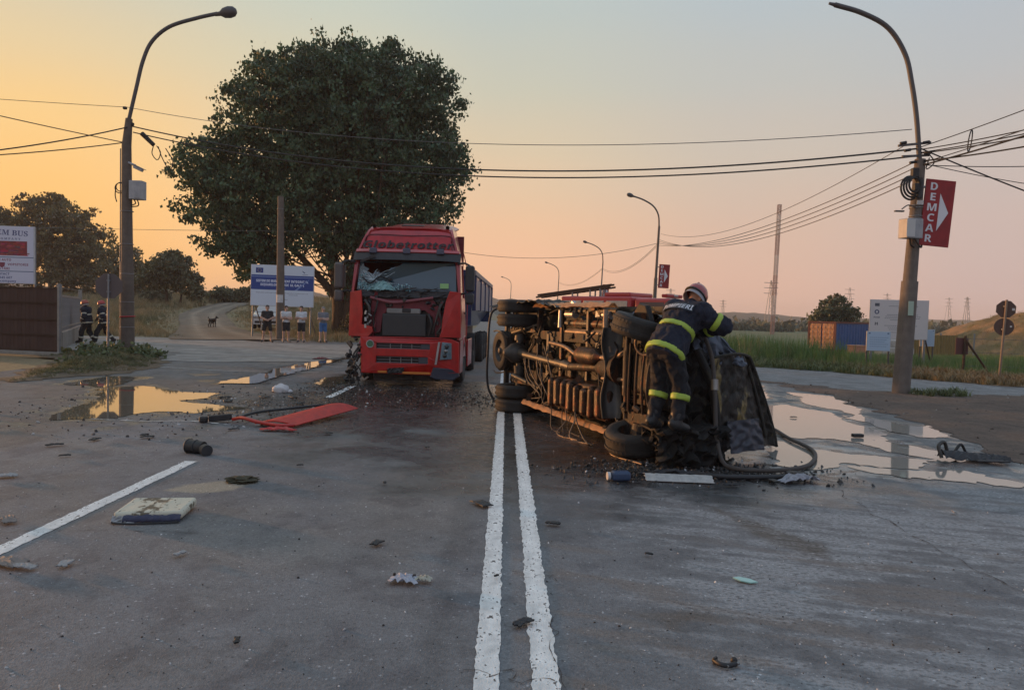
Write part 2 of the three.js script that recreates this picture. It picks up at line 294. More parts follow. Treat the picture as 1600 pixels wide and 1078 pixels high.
const residue = (x, z) => { // dried extinguishing powder and foam on the right lane
  const t = fbm(x * 0.45 + 3, z * 0.5, 4), s = fbm((x * 0.96 + z * 0.28) * 0.55, (z * 0.96 - x * 0.28) * 4.6, 4), f = fbm(x * 3.6, z * 3.6, 4);
  return sstep(0.05, 0.8, sstep(0.0, 1.4, x + 0.4 * t) * sstep(-9.5, -6.8, z + 0.8 * t) * (0.42 + 0.75 * t + 1.1 * s + 0.6 * f));
};
const wetness = (x, z) => {
  const n = fbm(x * 0.7, z * 0.7, 4), m = fbm(x * 2.3 + 9, z * 1.4, 3);
  let w = 0;
  w = Math.max(w, sstep(3.1, 1.4, Math.hypot((x - 1.3) / 1.6, (z + 9.0) / 1.15) + 1.0 * n));
  w = Math.max(w, sstep(3.4, 1.8, Math.hypot((x + 1.5) / 1.25, (z + 13.6) / 1.75) + 1.2 * n));
  w = Math.max(w, 0.75 * sstep(2.4, 1.0, Math.hypot((x - 0.6) / 0.9, (z + 9.4) / 2.0) + 0.7 * n));
  for (const p of puddles) w = Math.max(w, sstep(-0.55, 0.1, sdPoly(p, x, z) + 0.35 * n + 0.1 * m));
  w = Math.max(w, 0.85 * sstep(0.0, 0.4, m + 0.45 * n + 0.1) * sstep(2.8, 3.8, x) * sstep(7.4, 6.2, x) * sstep(-7.2, -8.6, z) * sstep(-22, -17, z));
  w = Math.max(w, 0.7 * sstep(0.1, 0.45, n + 0.4 * m) * sstep(-4.4, -5.4, x) * sstep(-9, -7.5, x) * sstep(-8.8, -10, z) * sstep(-26, -20, z));
  return clamp(w);
};
const roadCol = (x, z) => {
  const n1 = fbm(x * 0.22, z * 0.16, 4), n2 = fbm(x * 1.1 + 40, z * 0.8, 4), n3 = fbm(x * 5, z * 5, 2);
  let k = 0.275 * (1 + 0.2 * n1 + 0.2 * n2 + 0.13 * n3), r = k * 0.95, g = k * 1.0, b = k * 1.04;
  const warm = sstep(-0.15, 0.4, fbm(x * 0.35 - 8, z * 0.3 + 5, 3)) * sstep(0.3, -0.6, x); r *= 1 + 0.07 * warm; b *= 1 - 0.08 * warm;
  // wheel paths polished and oily between them
  const lane = sstep(0.28, 0, Math.abs(Math.abs(x + 1.75) - 0.85) - 0.12) * (x < 0 ? 1 : 0); r *= 1 - 0.06 * lane; g *= 1 - 0.06 * lane; b *= 1 - 0.06 * lane;
  const dn = sstep(0.18, 0.5, fbm(x * 1.6 - 21, z * 1.1 + 13, 4) + 0.35 * n1); r *= 1 - 0.22 * dn; g *= 1 - 0.22 * dn; b *= 1 - 0.2 * dn;
  // seam of the resurfaced strip beside the centre line
  if (x < -0.25 && x > -0.6) { const s = sstep(0.13, 0.02, Math.abs(x + 0.4 + 0.05 * fbm(3, z * 1.2, 3))) * 0.18; r *= 1 - s; g *= 1 - s; b *= 1 - s; }
  const q = residue(x, z); r = mix(r, 0.46, q * 0.85); g = mix(g, 0.49, q * 0.85); b = mix(b, 0.505, q * 0.85);
  // brown mud smears over the residue
  if (x > 0) { const s = sstep(0.16, 0.45, fbm((x * 0.96 + z * 0.28) * 0.5 + 5, (z * 0.96 - x * 0.28) * 2.2, 4)) * sstep(-6, -4.8, z); r = mix(r, 0.29, s * 0.65); g = mix(g, 0.255, s * 0.65); b = mix(b, 0.225, s * 0.65); }
  const st = sstep(-0.02, 0.14, sdPoly([[1.7, -6.6], [2.12, -6.03], [2.34, -5.44], [2.26, -5.0], [2.04, -5.2], [1.8, -5.82]], x, z) + 0.1 * n2 + 0.05 * n3); r = mix(r, 0.17, st * 0.9); g = mix(g, 0.15, st * 0.9); b = mix(b, 0.125, st * 0.9);
  const st2 = sstep(0, 0.12, sdPoly([[0.55, -4.1], [1.1, -4.25], [1.3, -4.0], [0.8, -3.75]], x, z) + 0.12 * n2 + 0.05 * n3); r = mix(r, 0.19, st2 * 0.8); g = mix(g, 0.165, st2 * 0.8); b = mix(b, 0.14, st2 * 0.8);
  // spilled sand on the left lane
  const sc = sstep(-0.02, 0.07, sdPoly([[-3.12, -6.58], [-3.01, -6.85], [-2.64, -7.1], [-2.36, -6.98], [-2.5, -6.62], [-2.75, -6.5]], x, z) + 0.05 * n2 + 0.03 * n3); r = mix(r, 0.56, sc * 0.8); g = mix(g, 0.49, sc * 0.8); b = mix(b, 0.36, sc * 0.8);
  // left forecourt: older, browner surface
  const lf = sstep(-4.6, -6.6, x + 0.8 * n1); r *= 1 - 0.1 * lf; g *= 1 - 0.14 * lf; b *= 1 - 0.18 * lf;
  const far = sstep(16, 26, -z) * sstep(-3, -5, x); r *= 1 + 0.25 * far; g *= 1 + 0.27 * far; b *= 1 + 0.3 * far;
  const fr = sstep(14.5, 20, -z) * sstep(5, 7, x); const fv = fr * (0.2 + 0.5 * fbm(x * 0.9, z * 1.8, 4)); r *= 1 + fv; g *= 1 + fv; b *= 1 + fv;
  // soot and burnt soil between lorry and van
  const so = sstep(2.2, 0.9, Math.hypot((x + 1.0) / 1.5, (z + 14.6) / 1.35) + 1.0 * n2 + 0.3 * n3); r = mix(r, 0.085, so * 0.9); g = mix(g, 0.07, so * 0.9); b = mix(b, 0.062, so * 0.9);
  const so2 = sstep(2.1, 0.8, Math.hypot((x - 1.9) / 1.35, (z + 8.5) / 0.85) + 0.8 * n2 + 0.3 * n3); r = mix(r, 0.07, so2 * 0.92); g = mix(g, 0.068, so2 * 0.92); b = mix(b, 0.068, so2 * 0.92);
  // skid and rubber marks
  for (const [a, zb, w, l] of [[-1.6, -11.2, 0.5, 1.1], [-0.9, -9.6, 0.6, 0.5], [-2.3, -8.9, 0.7, 0.4]]) { const s = sstep(1, 0.1, Math.hypot((x - a) / w, (z - zb) / l) + 0.8 * n2 + 0.3 * n3) * 0.35; r *= 1 - s; g *= 1 - s; b *= 1 - s; }
  const w = wetness(x, z); const wd = 1 - 0.6 * w; r *= wd; g *= wd; b *= wd;
  // foam left drying between the puddles beside the wreck
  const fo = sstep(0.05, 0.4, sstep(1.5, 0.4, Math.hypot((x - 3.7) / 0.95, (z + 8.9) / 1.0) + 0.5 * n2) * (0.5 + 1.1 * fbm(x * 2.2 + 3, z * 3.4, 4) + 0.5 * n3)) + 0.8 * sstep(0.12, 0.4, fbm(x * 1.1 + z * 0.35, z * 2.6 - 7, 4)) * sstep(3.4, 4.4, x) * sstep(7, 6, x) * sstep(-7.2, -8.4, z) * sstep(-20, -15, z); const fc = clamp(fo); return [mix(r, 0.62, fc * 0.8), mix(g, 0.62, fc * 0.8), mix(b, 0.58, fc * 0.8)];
};
{
  const X0 = -12, X1 = 17, NX0 = -5.6, NX1 = 5.6, NZ0 = -10.6, NZ1 = -2.4; // near patch carries its own fine colour map
  const rough = dataTex(1024, (u, v) => { const x = X0 + u * (X1 - X0), zz = -41 + v * 45, w = wetness(x, zz); const k = 255 * clamp(mix(0.8 + 0.14 * fbm(x * 1.5, zz * 1.5, 3), 0.26 + 0.18 * fbm(x * 3, zz * 3, 2), sstep(0.15, 0.9, w))); return [k, k, k]; }, false);
  rough.wrapS = rough.wrapT = THREE.ClampToEdgeWrapping; rough.channel = 1;
  const cuts = (list, add) => [...new Set([...list, ...add].map(v => +v.toFixed(4)))].sort((a, b) => a - b);
  let xs = [], zs = []; for (let x = X0; x <= X1 + 1e-6; x += 0.06) xs.push(x); let z = 4; while (z > -41) { zs.push(z); z -= z > -3 ? 0.3 : clamp(0.0095 * -z, 0.03, 0.3); } zs.push(-41);
  xs = cuts(xs.filter(x => x < NX0 - 0.02 || x > NX1 + 0.02 || Math.abs(x % 0.12) < 9), [NX0, NX1]); zs = cuts(zs.filter(v => Math.abs(v - NZ0) > 0.02 && Math.abs(v - NZ1) > 0.02), [NZ0, NZ1]).reverse();
  const nx = xs.length, nz = zs.length, P = new Float32Array(nx * nz * 3), C = new Float32Array(nx * nz * 3), U = new Float32Array(nx * nz * 2), U1 = new Float32Array(nx * nz * 2), idx = [];
  for (let j = 0; j < nz; j++) for (let i = 0; i < nx; i++) {
    const k = j * nx + i, x = xs[i], zz = zs[j], inside = x > NX0 + 1e-3 && x < NX1 - 1e-3 && zz > NZ0 + 1e-3 && zz < NZ1 - 1e-3;
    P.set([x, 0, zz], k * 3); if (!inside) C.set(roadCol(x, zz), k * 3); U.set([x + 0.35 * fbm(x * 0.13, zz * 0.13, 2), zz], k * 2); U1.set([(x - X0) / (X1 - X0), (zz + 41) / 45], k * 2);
    if (i < nx - 1 && j < nz - 1) { const cx = (x + xs[i + 1]) / 2, cz = (zz + zs[j + 1]) / 2; if (!(cx > NX0 && cx < NX1 && cz > NZ0 && cz < NZ1)) idx.push(k, k + 1, k + nx, k + 1, k + nx + 1, k + nx); }
  }
  const g = new THREE.BufferGeometry();
  g.setAttribute('position', new THREE.BufferAttribute(P, 3)); g.setAttribute('color', new THREE.BufferAttribute(C, 3)); g.setAttribute('uv', new THREE.BufferAttribute(U, 2)); g.setAttribute('uv1', new THREE.BufferAttribute(U1, 2)); g.setIndex(idx); g.computeVertexNormals();
  struct('road', g, std([1, 1, 1], 1, { vertexColors: true, map: rep(T.asphalt, 0.9), bumpMap: rep(T.asphaltBump, 0.9), bumpScale: 0.0035, roughnessMap: rough }), true);
  // near patch
  const mw = 560, mh = 410, mac = new Float32Array(mw * mh * 4);
  for (let j = 0; j < mh; j++) for (let i = 0; i < mw; i++) { const x = mix(NX0, NX1, i / (mw - 1)), zz = mix(NZ0, NZ1, j / (mh - 1)); mac.set([...roadCol(x, zz), residue(x, zz)], (j * mw + i) * 4); }
  const gr = mulberry(616), TW = 2048, TH = 1500, spk = new Float32Array(TW * TH); for (let k = 0; k < TW * TH; k++) spk[k] = gr();
  const stone = new Float32Array(TW * TH); // single pale and dark stones in the surface
  for (let k = 0; k < 30000; k++) { const x = gr() * TW | 0, y = gr() * TH | 0, r = gr() < 0.75 ? 0 : 1, v = gr() < 0.42 ? 0.7 + gr() * 0.9 : -0.25 - gr() * 0.4; for (let b = -r; b <= r; b++) for (let a = -r; a <= r; a++) { const q = (y + b) * TW + x + a; if (x + a >= 0 && x + a < TW && y + b >= 0 && y + b < TH && Math.abs(a) + Math.abs(b) <= r) stone[q] = v; } }
  const enc = c => { c = clamp(c); return 255 * (c <= 0.0031308 ? c * 12.92 : 1.055 * Math.pow(c, 1 / 2.4) - 0.055); };
  const near = dataTex(TW, (u, v, i, j) => {
    const x = mix(NX0, NX1, u), zz = mix(NZ0, NZ1, v), fx = u * (mw - 1), fy = v * (mh - 1), ix = Math.min(mw - 2, fx | 0), iy = Math.min(mh - 2, fy | 0), tx = fx - ix, ty = fy - iy, o = (iy * mw + ix) * 4;
    const s = [0, 1, 2, 3].map(k => mix(mix(mac[o + k], mac[o + 4 + k], tx), mix(mac[o + mw * 4 + k], mac[o + mw * 4 + 4 + k], tx), ty));
    const al = x * 0.96 + zz * 0.28, ac = zz * 0.96 - x * 0.28, q = s[3];
    const g1 = N2(x * 22, zz * 22), g2 = N2(x * 55 + 9, zz * 55), st = N2(al * 1.4, ac * 26) + 0.7 * N2(al * 3, ac * 60 + 7);
    let k = 0.56 * (1 + 0.13 * g1 + 0.15 * g2 + 0.34 * (spk[j * TW + i] - 0.5));
    const worn = sstep(0.2, 0.75, N2(x * 0.9 + 3, zz * 0.8) * 0.6 + N2(x * 7, zz * 7) * 0.5); k *= 1 - 0.2 * worn * (0.4 + 0.9 * sstep(-0.1, 0.6, g2));
    let c = [s[0] * k, s[1] * k, s[2] * k];
    const sk = clamp(q * 0.5 * (st * 0.9 + 0.5 * g1 + 0.15)); c = c.map((w, n) => mix(w, [0.3, 0.31, 0.32][n], sk));
    const pit = q * sstep(0.35, 0.7, N2(x * 16 + 50, zz * 26) + 0.3 * g2) * 0.5; c = c.map(w => w * (1 - pit));
    const t = stone[j * TW + i]; if (t) c = c.map(w => Math.max(0.01, w * (1 + t)));
    return c.map(enc);
  }, true, TH);
  near.wrapS = near.wrapT = THREE.ClampToEdgeWrapping; near.channel = 2;
  const q = new THREE.PlaneGeometry(NX1 - NX0, NZ1 - NZ0, 24, 18); q.rotateX(-Math.PI / 2); q.translate((NX0 + NX1) / 2, 0, (NZ0 + NZ1) / 2);
  const qp = q.attributes.position, a0 = [], a1 = [], a2 = []; for (let i = 0; i < qp.count; i++) { const x = qp.getX(i), zz = qp.getZ(i); a0.push(x, zz); a1.push((x - X0) / (X1 - X0), (zz + 41) / 45); a2.push((x - NX0) / (NX1 - NX0), (zz - NZ0) / (NZ1 - NZ0)); }
  q.setAttribute('uv', new THREE.Float32BufferAttribute(a0, 2)); q.setAttribute('uv1', new THREE.Float32BufferAttribute(a1, 2)); q.setAttribute('uv2', new THREE.Float32BufferAttribute(a2, 2));
  struct('road', q, std([1, 1, 1], 1, { map: near, bumpMap: rep(T.asphaltBump, 0.9), bumpScale: 0.0035, roughnessMap: rough }), true);
}
// the road goes on beyond the junction
struct('road', (() => { const P = [], n = 60; const g = new THREE.PlaneGeometry(1, 1, 1, n); const p = g.attributes.position; for (let i = 0; i < p.count; i++) { const t = 0.5 - p.getY(i), s = p.getX(i); const d = 40.9 + t * 260; p.setXYZ(i, s * 7.6 + 0.1 - 9.5 * sstep(80, 260, d), -0.008 + 0, -d); } g.computeVertexNormals(); if (g.attributes.normal.getY(0) < 0) { const id = Array.from(g.index.array); g.setIndex(id.map((v, k) => id[k - k % 3 + [0, 2, 1][k % 3]])); g.computeVertexNormals(); } return g; })(), std([0.32, 0.31, 0.3], 0.85, { map: rep(T.asphalt, 0.9) }));
// open land: one sheet out to the horizon
{
  const xs = [], zs = [];
  for (let t = -1; t <= 1.0001; t += 0.0105) xs.push(Math.sign(t) * (70 * Math.abs(t) + 1430 * Math.abs(t) ** 5));
  for (let t = 0; t <= 1.0001; t += 0.0072) zs.push(30 - 150 * t - 1500 * t ** 4);
  const nx = xs.length, nz = zs.length, P = [], C = [], idx = [];
  for (let j = 0; j < nz; j++) for (let i = 0; i < nx; i++) {
    const x = xs[i], z = zs[j], k = j * nx + i, n = fbm(x * 0.05, z * 0.05, 4), m = fbm(x * 0.4, z * 0.4, 3);
    P.push(x, terr(x, z) - 0.05, z);
    let c = [0.27, 0.215, 0.125], gr = [0.115, 0.15, 0.06]; const right = sstep(3, 10, x), t = clamp(right * 0.85 + 0.6 * n + 0.35 * m + (x < 3 ? 0.12 : 0));
    C.push(...c.map((v, q) => mix(v, gr[q], t) * (1 + 0.25 * m)));
    if (i < nx - 1 && j < nz - 1) idx.push(k, k + 1, k + nx, k + 1, k + nx + 1, k + nx);
  }
  const g = new THREE.BufferGeometry(); g.setAttribute('position', new THREE.Float32BufferAttribute(P, 3)); g.setAttribute('color', new THREE.Float32BufferAttribute(C, 3)); g.setIndex(idx); g.computeVertexNormals();
  const uv = []; for (let i = 0; i < P.length; i += 3) uv.push(P[i] * 0.4, P[i + 2] * 0.4); g.setAttribute('uv', new THREE.Float32BufferAttribute(uv, 2));
  struct('ground', g, std([1.6, 1.6, 1.6], 0.95, { vertexColors: true, map: T.dirt }), true);
}
const coloured = (g, f) => { const p = g.attributes.position, c = new Float32Array(p.count * 3); for (let i = 0; i < p.count; i++) c.set(f(p.getX(i), p.getZ(i), p.getY(i)), i * 3); g.setAttribute('color', new THREE.BufferAttribute(c, 3)); return g; };
const rag = (poly, amp = 0.3, f = 0.8) => (x, z) => sdPoly(poly, x, z) + amp * fbm(x * f, z * f, 4);
// bare earth shoulder on the right
struct('dirt_shoulder', coloured(fieldSheet(rag(dirtR, 0.5, 0.9), 5, 17, -21.5, 2.5, 0.12, (x, z) => 0.006 + 0.02 * clamp(sdPoly(dirtR, x, z)) * (1 + fbm(x * 1.5, z * 1.5, 3))), (x, z) => { const n = fbm(x * 0.5, z * 0.5, 4), m = fbm(x * 2.4, z * 2.4, 3), s = 1 + 0.35 * n + 0.3 * m, red = sstep(-0.1, 0.4, n); return [0.185 * s * (1 + 0.16 * red), 0.145 * s, 0.122 * s * (1 - 0.1 * red)]; }), std([1.25, 1.25, 1.25], 0.95, { vertexColors: true, map: rep(T.dirt, 0.9), bumpMap: rep(T.asphaltBump, 0.7), bumpScale: 0.012 }));
// soil of the weed patch round the lamp post
const weedH = (x, z) => 0.01 + 0.09 * sstep(0, 1.2, sdPoly(weedsL, x, z)) * (1 + 0.6 * fbm(x, z, 3));
struct('dirt_verge', coloured(fieldSheet(rag(weedsL, 0.4, 1), -16, -8, -27, -13.5, 0.12, weedH), (x, z) => { const s = 1 + 0.4 * fbm(x * 1.4, z * 1.4, 4); return [0.24 * s, 0.19 * s, 0.13 * s]; }), std([1.2, 1.2, 1.2], 0.95, { vertexColors: true, map: T.dirt, bumpMap: T.asphaltBump, bumpScale: 0.012 }));
// pale concrete side road
struct('side_road', coloured(fieldSheet(rag(concreteL, 0.22, 0.7), -60, -4, -41, -20, 0.2, 0.012), (x, z) => { const s = 0.88 + 0.42 * fbm(x * 0.5, z * 0.9, 4) + 0.16 * fbm(x * 3, z * 3, 2), j = Math.min(Math.abs(((x + 80) % 5) - 2.5) < 0.06 ? 0.6 : 1, Math.abs(z + 30.6) < 0.05 ? 0.6 : 1); return [0.47 * s * j, 0.46 * s * j, 0.44 * s * j]; }), std([1, 1, 1], 0.85, { vertexColors: true, map: rep(T.concrete, 0.5), bumpMap: rep(T.asphaltBump, 0.7), bumpScale: 0.004 }));
// grassy verge beyond the right forecourt
const vrH = (x, z) => terr(x, z) + 0.012 + 0.1 * sstep(0, 2, sdPoly(vergeR, x, z));
struct('grass_verge', coloured(fieldSheet(rag(vergeR, 0.5, 0.6), 3, 40, -60, -18.6, 0.3, vrH), (x, z) => { const n = fbm(x * 0.7, z * 0.7, 4), e = sstep(1.6, 0.2, sdPoly(vergeR, x, z)) * sstep(11, 13, x); const a = [0.12 + 0.03 * n, 0.15 + 0.03 * n, 0.06], b = [0.34, 0.22, 0.13]; const t = clamp(e * (0.7 + n)); return a.map((v, i) => mix(v, b[i], t) * (1 + 0.3 * n)); }), std([1.3, 1.3, 1.3], 0.95, { vertexColors: true, map: T.dirt }));
// dirt track climbing away on the left
{
  const c = [[-13.5, -37.5], [-16.5, -43], [-20, -50], [-24, -59], [-28.5, -70], [-31, -82], [-31.5, -96], [-28, -112], [-31, -135]];
  const cv = new THREE.CatmullRomCurve3(c.map(p => V(p[0], 0, p[1]))), nu = 14, nv = 120, P = [], C = [], idx = [];
  for (let j = 0; j <= nv; j++) { const t = j / nv, p = cv.getPoint(t), tg = cv.getTangent(t), w = mix(3.2, 1.9, sstep(0, 0.3, t)); for (let i = 0; i <= nu; i++) { const s = (i / nu - 0.5) * 2, x = p.x - tg.z * s * w + 0.25 * (Math.abs(s) > 0.9 ? fbm(j, i, 2) : 0), z = p.z + tg.x * s * w; P.push(x, Math.max(terr(x, z), j < 9 ? 0.016 : -9) + 0.03, z); const rut = sstep(0.22, 0.05, Math.abs(Math.abs(s) - 0.42)), n = fbm(x * 0.9, z * 0.9, 4), k = (1 + 0.45 * n) * (0.7 + 0.5 * rut); C.push(0.36 * k, 0.32 * k, 0.26 * k); if (i < nu && j < nv) { const a = j * (nu + 1) + i; idx.push(a, a + nu + 1, a + 1, a + 1, a + nu + 1, a + nu + 2); } } }
  const g = new THREE.BufferGeometry(); g.setAttribute('position', new THREE.Float32BufferAttribute(P, 3)); g.setAttribute('color', new THREE.Float32BufferAttribute(C, 3)); g.setIndex(idx); g.computeVertexNormals(); if (g.attributes.normal.getY(0) < 0) { g.setIndex(idx.map((v, k) => idx[k - k % 3 + [0, 2, 1][k % 3]])); g.computeVertexNormals(); }
  struct('dirt_track', g, std([1.1, 1.1, 1.1], 0.95, { vertexColors: true, map: T.dirt }));
}
// standing water
{
  const water = phys([0.13, 0.115, 0.085], 0.025, { ior: 1.85, specularIntensity: 1 });
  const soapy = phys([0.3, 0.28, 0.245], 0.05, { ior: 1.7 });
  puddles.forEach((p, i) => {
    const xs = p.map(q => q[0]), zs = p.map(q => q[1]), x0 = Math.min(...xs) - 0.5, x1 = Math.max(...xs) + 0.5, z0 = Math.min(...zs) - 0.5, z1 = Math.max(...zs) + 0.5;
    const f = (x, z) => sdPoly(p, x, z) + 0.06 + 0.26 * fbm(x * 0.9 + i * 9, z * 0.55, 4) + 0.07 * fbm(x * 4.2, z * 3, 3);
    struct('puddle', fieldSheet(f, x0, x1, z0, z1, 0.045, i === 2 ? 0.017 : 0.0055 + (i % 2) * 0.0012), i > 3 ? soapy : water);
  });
}
// painted lines, chipped along the edges
const paintMap = dataTex(512, (u, v) => { const a = tfbm(u, v, 26, 3, 4), b = tfbm(u, v, 9, 7, 4), chip = sstep(0.3, 0.42, a + 0.35 * b), dirt = 0.92 + 0.16 * b; return [246, 247, 243].map((c, k) => mix(c * dirt, [96, 93, 90][k], chip)); });
const paint = std([0.9, 0.92, 0.92], 0.75, { map: rep(paintMap, 1.1), bumpMap: rep(T.asphaltBump, 0.9), bumpScale: 0.003 });
function ribbon(pts, w, y, jag = 0.008, seed = 0, step = 0.04) { // pts: [x,z]
  const cv = pts.length > 2 ? new THREE.CatmullRomCurve3(pts.map(p => V(p[0], 0, p[1]))) : new THREE.LineCurve3(V(pts[0][0], 0, pts[0][1]), V(pts[1][0], 0, pts[1][1]));
  const n = Math.max(2, Math.round(cv.getLength() / step)), P = [], idx = [];
  for (let i = 0; i <= n; i++) { const p = cv.getPointAt(i / n), t = cv.getTangentAt(i / n), ww = typeof w === 'function' ? w(i / n) : w; for (const s of [-1, 1]) { const o = s * (ww / 2 + jag * N2(i * 0.9 + seed * 31, s * 7 + seed) + jag * 0.7 * N2(i * 0.23, s * 3 + seed)); P.push(p.x - t.z * o, y, p.z + t.x * o); } if (i < n) { const a = i * 2; idx.push(a, a + 2, a + 1, a + 1, a + 2, a + 3); } }
  const g = new THREE.BufferGeometry(); g.setAttribute('position', new THREE.Float32BufferAttribute(P, 3)); g.setIndex(idx); g.computeVertexNormals();
  if (g.attributes.normal.getY(0) < 0) { g.setIndex(idx.map((v, k) => idx[k - k % 3 + [0, 2, 1][k % 3]])); g.computeVertexNormals(); } return g;
}
struct('road_marking', ribbon([[-0.128, 2], [-0.128, -40.5]], 0.118, 0.004, 0.007, 1), paint);
struct('road_marking', ribbon([[0.142, 2], [0.142, -40.5]], 0.128, 0.004, 0.009, 2), paint);
for (const [z0, z1] of [[-2.6, -7.85], [-13.9, -16.2], [-21, -24], [-28, -31], [-35, -38]]) struct('road_marking', ribbon([[-3.4, z0], [-3.4, z1]], 0.13, 0.004, 0.007, z0), paint);
struct('road_marking', ribbon([[-5.0, -19.5], [-7.2, -19.2], [-9.6, -20.1]], 0.1, 0.005, 0.02, 9), std([0.5, 0.5, 0.48], 0.85, { map: rep(paintMap, 1.1) }));
// cracks in the asphalt
const crackMat = std([0.045, 0.043, 0.042], 0.95);
function crack(pts, w, seed) { const q = []; for (let i = 0; i + 1 < pts.length; i++) for (let k = 0; k < 6; k++) { const t = k / 6; q.push([mix(pts[i][0], pts[i + 1][0], t) + 0.05 * N2(i * 6 + k, seed), mix(pts[i][1], pts[i + 1][1], t) + 0.05 * N2(i * 6 + k, seed + 50)]); } struct('asphalt_crack', ribbon(q, t => w * (0.55 + 0.6 * N2(t * 19, seed)), 0.0065, w * 0.4, seed, 0.03), crackMat); }
crack([[3.3, -7.6], [3.18, -6.75], [3.15, -5.5], [3.2, -4.4], [3.1, -3]], 0.009, 1);
crack([[-0.24, -3.36], [-0.1, -3.32], [0.0, -3.38], [-0.02, -3.26], [0.22, -3.3]], 0.007, 3);
crack([[-2.2, -5.35], [-3.2, -5.35], [-4.2, -5.15], [-5, -5.3]], 0.008, 5);
crack([[-3.75, -9.6], [-3.72, -12], [-3.8, -14.5]], 0.012, 6);
crack([[0.22, -2.9], [0.2, -3.6], [0.235, -4.1]], 0.007, 7);
crack([[0.06, -4.6], [0.2, -4.62], [0.3, -4.56]], 0.005, 8);
// white trickle of foam across the left lane
struct('foam_trail', ribbon([[-6.0, -10.6], [-5.2, -10.5], [-4.6, -10.62], [-3.9, -10.35]], t => 0.05 * (0.6 + 0.4 * N2(t * 9, 4)), 0.006, 0.02, 3), std([0.6, 0.6, 0.56], 0.6));
// far ridges in the haze
function ridge(name, x0, x1, z, h, seed, depth, col, seedf = 0.006) {
  const nu = 110, nv = 10, g = new THREE.PlaneGeometry(1, 1, nu, nv), p = g.attributes.position;
  for (let i = 0; i < p.count; i++) { const u = p.getX(i) + 0.5, v = 0.5 - p.getY(i), x = mix(x0, x1, u); const prof = Math.sin(Math.PI * v) ** 0.7; const hh = h * (0.75 + 0.4 * fbm(x * seedf + seed, v, 4) + 0.12 * fbm(x * seedf * 9 + seed, v * 4, 3)) * sstep(0, 0.06, u) * sstep(1, 0.94, u); p.setXYZ(i, x, -1.5 + hh * prof, z + (0.5 - v) * depth); }
  g.computeVertexNormals(); if (g.attributes.normal.getY(Math.floor(p.count / 2)) < 0) { g.scale(1, 1, 1); const id = Array.from(g.index.array); g.setIndex(id.map((v, k) => id[k - k % 3 + [0, 2, 1][k % 3]])); g.computeVertexNormals(); }
  return struct(name, g, std(col, 0.95, { map: rep(T.dirt, 0.02) }));
}
ridge('hill', 20, 900, -820, 13, 3, 200, [0.075, 0.1, 0.06]);
ridge('hill', -700, 60, -780, 26, 8, 240, [0.1, 0.11, 0.07]);
ridge('hill', -160, -22, -250, 9.5, 12, 70, [0.17, 0.16, 0.08], 0.02);
// ================= POLES, SIGNS, CABLES =================
const TIE = {}; // points that cables hang from
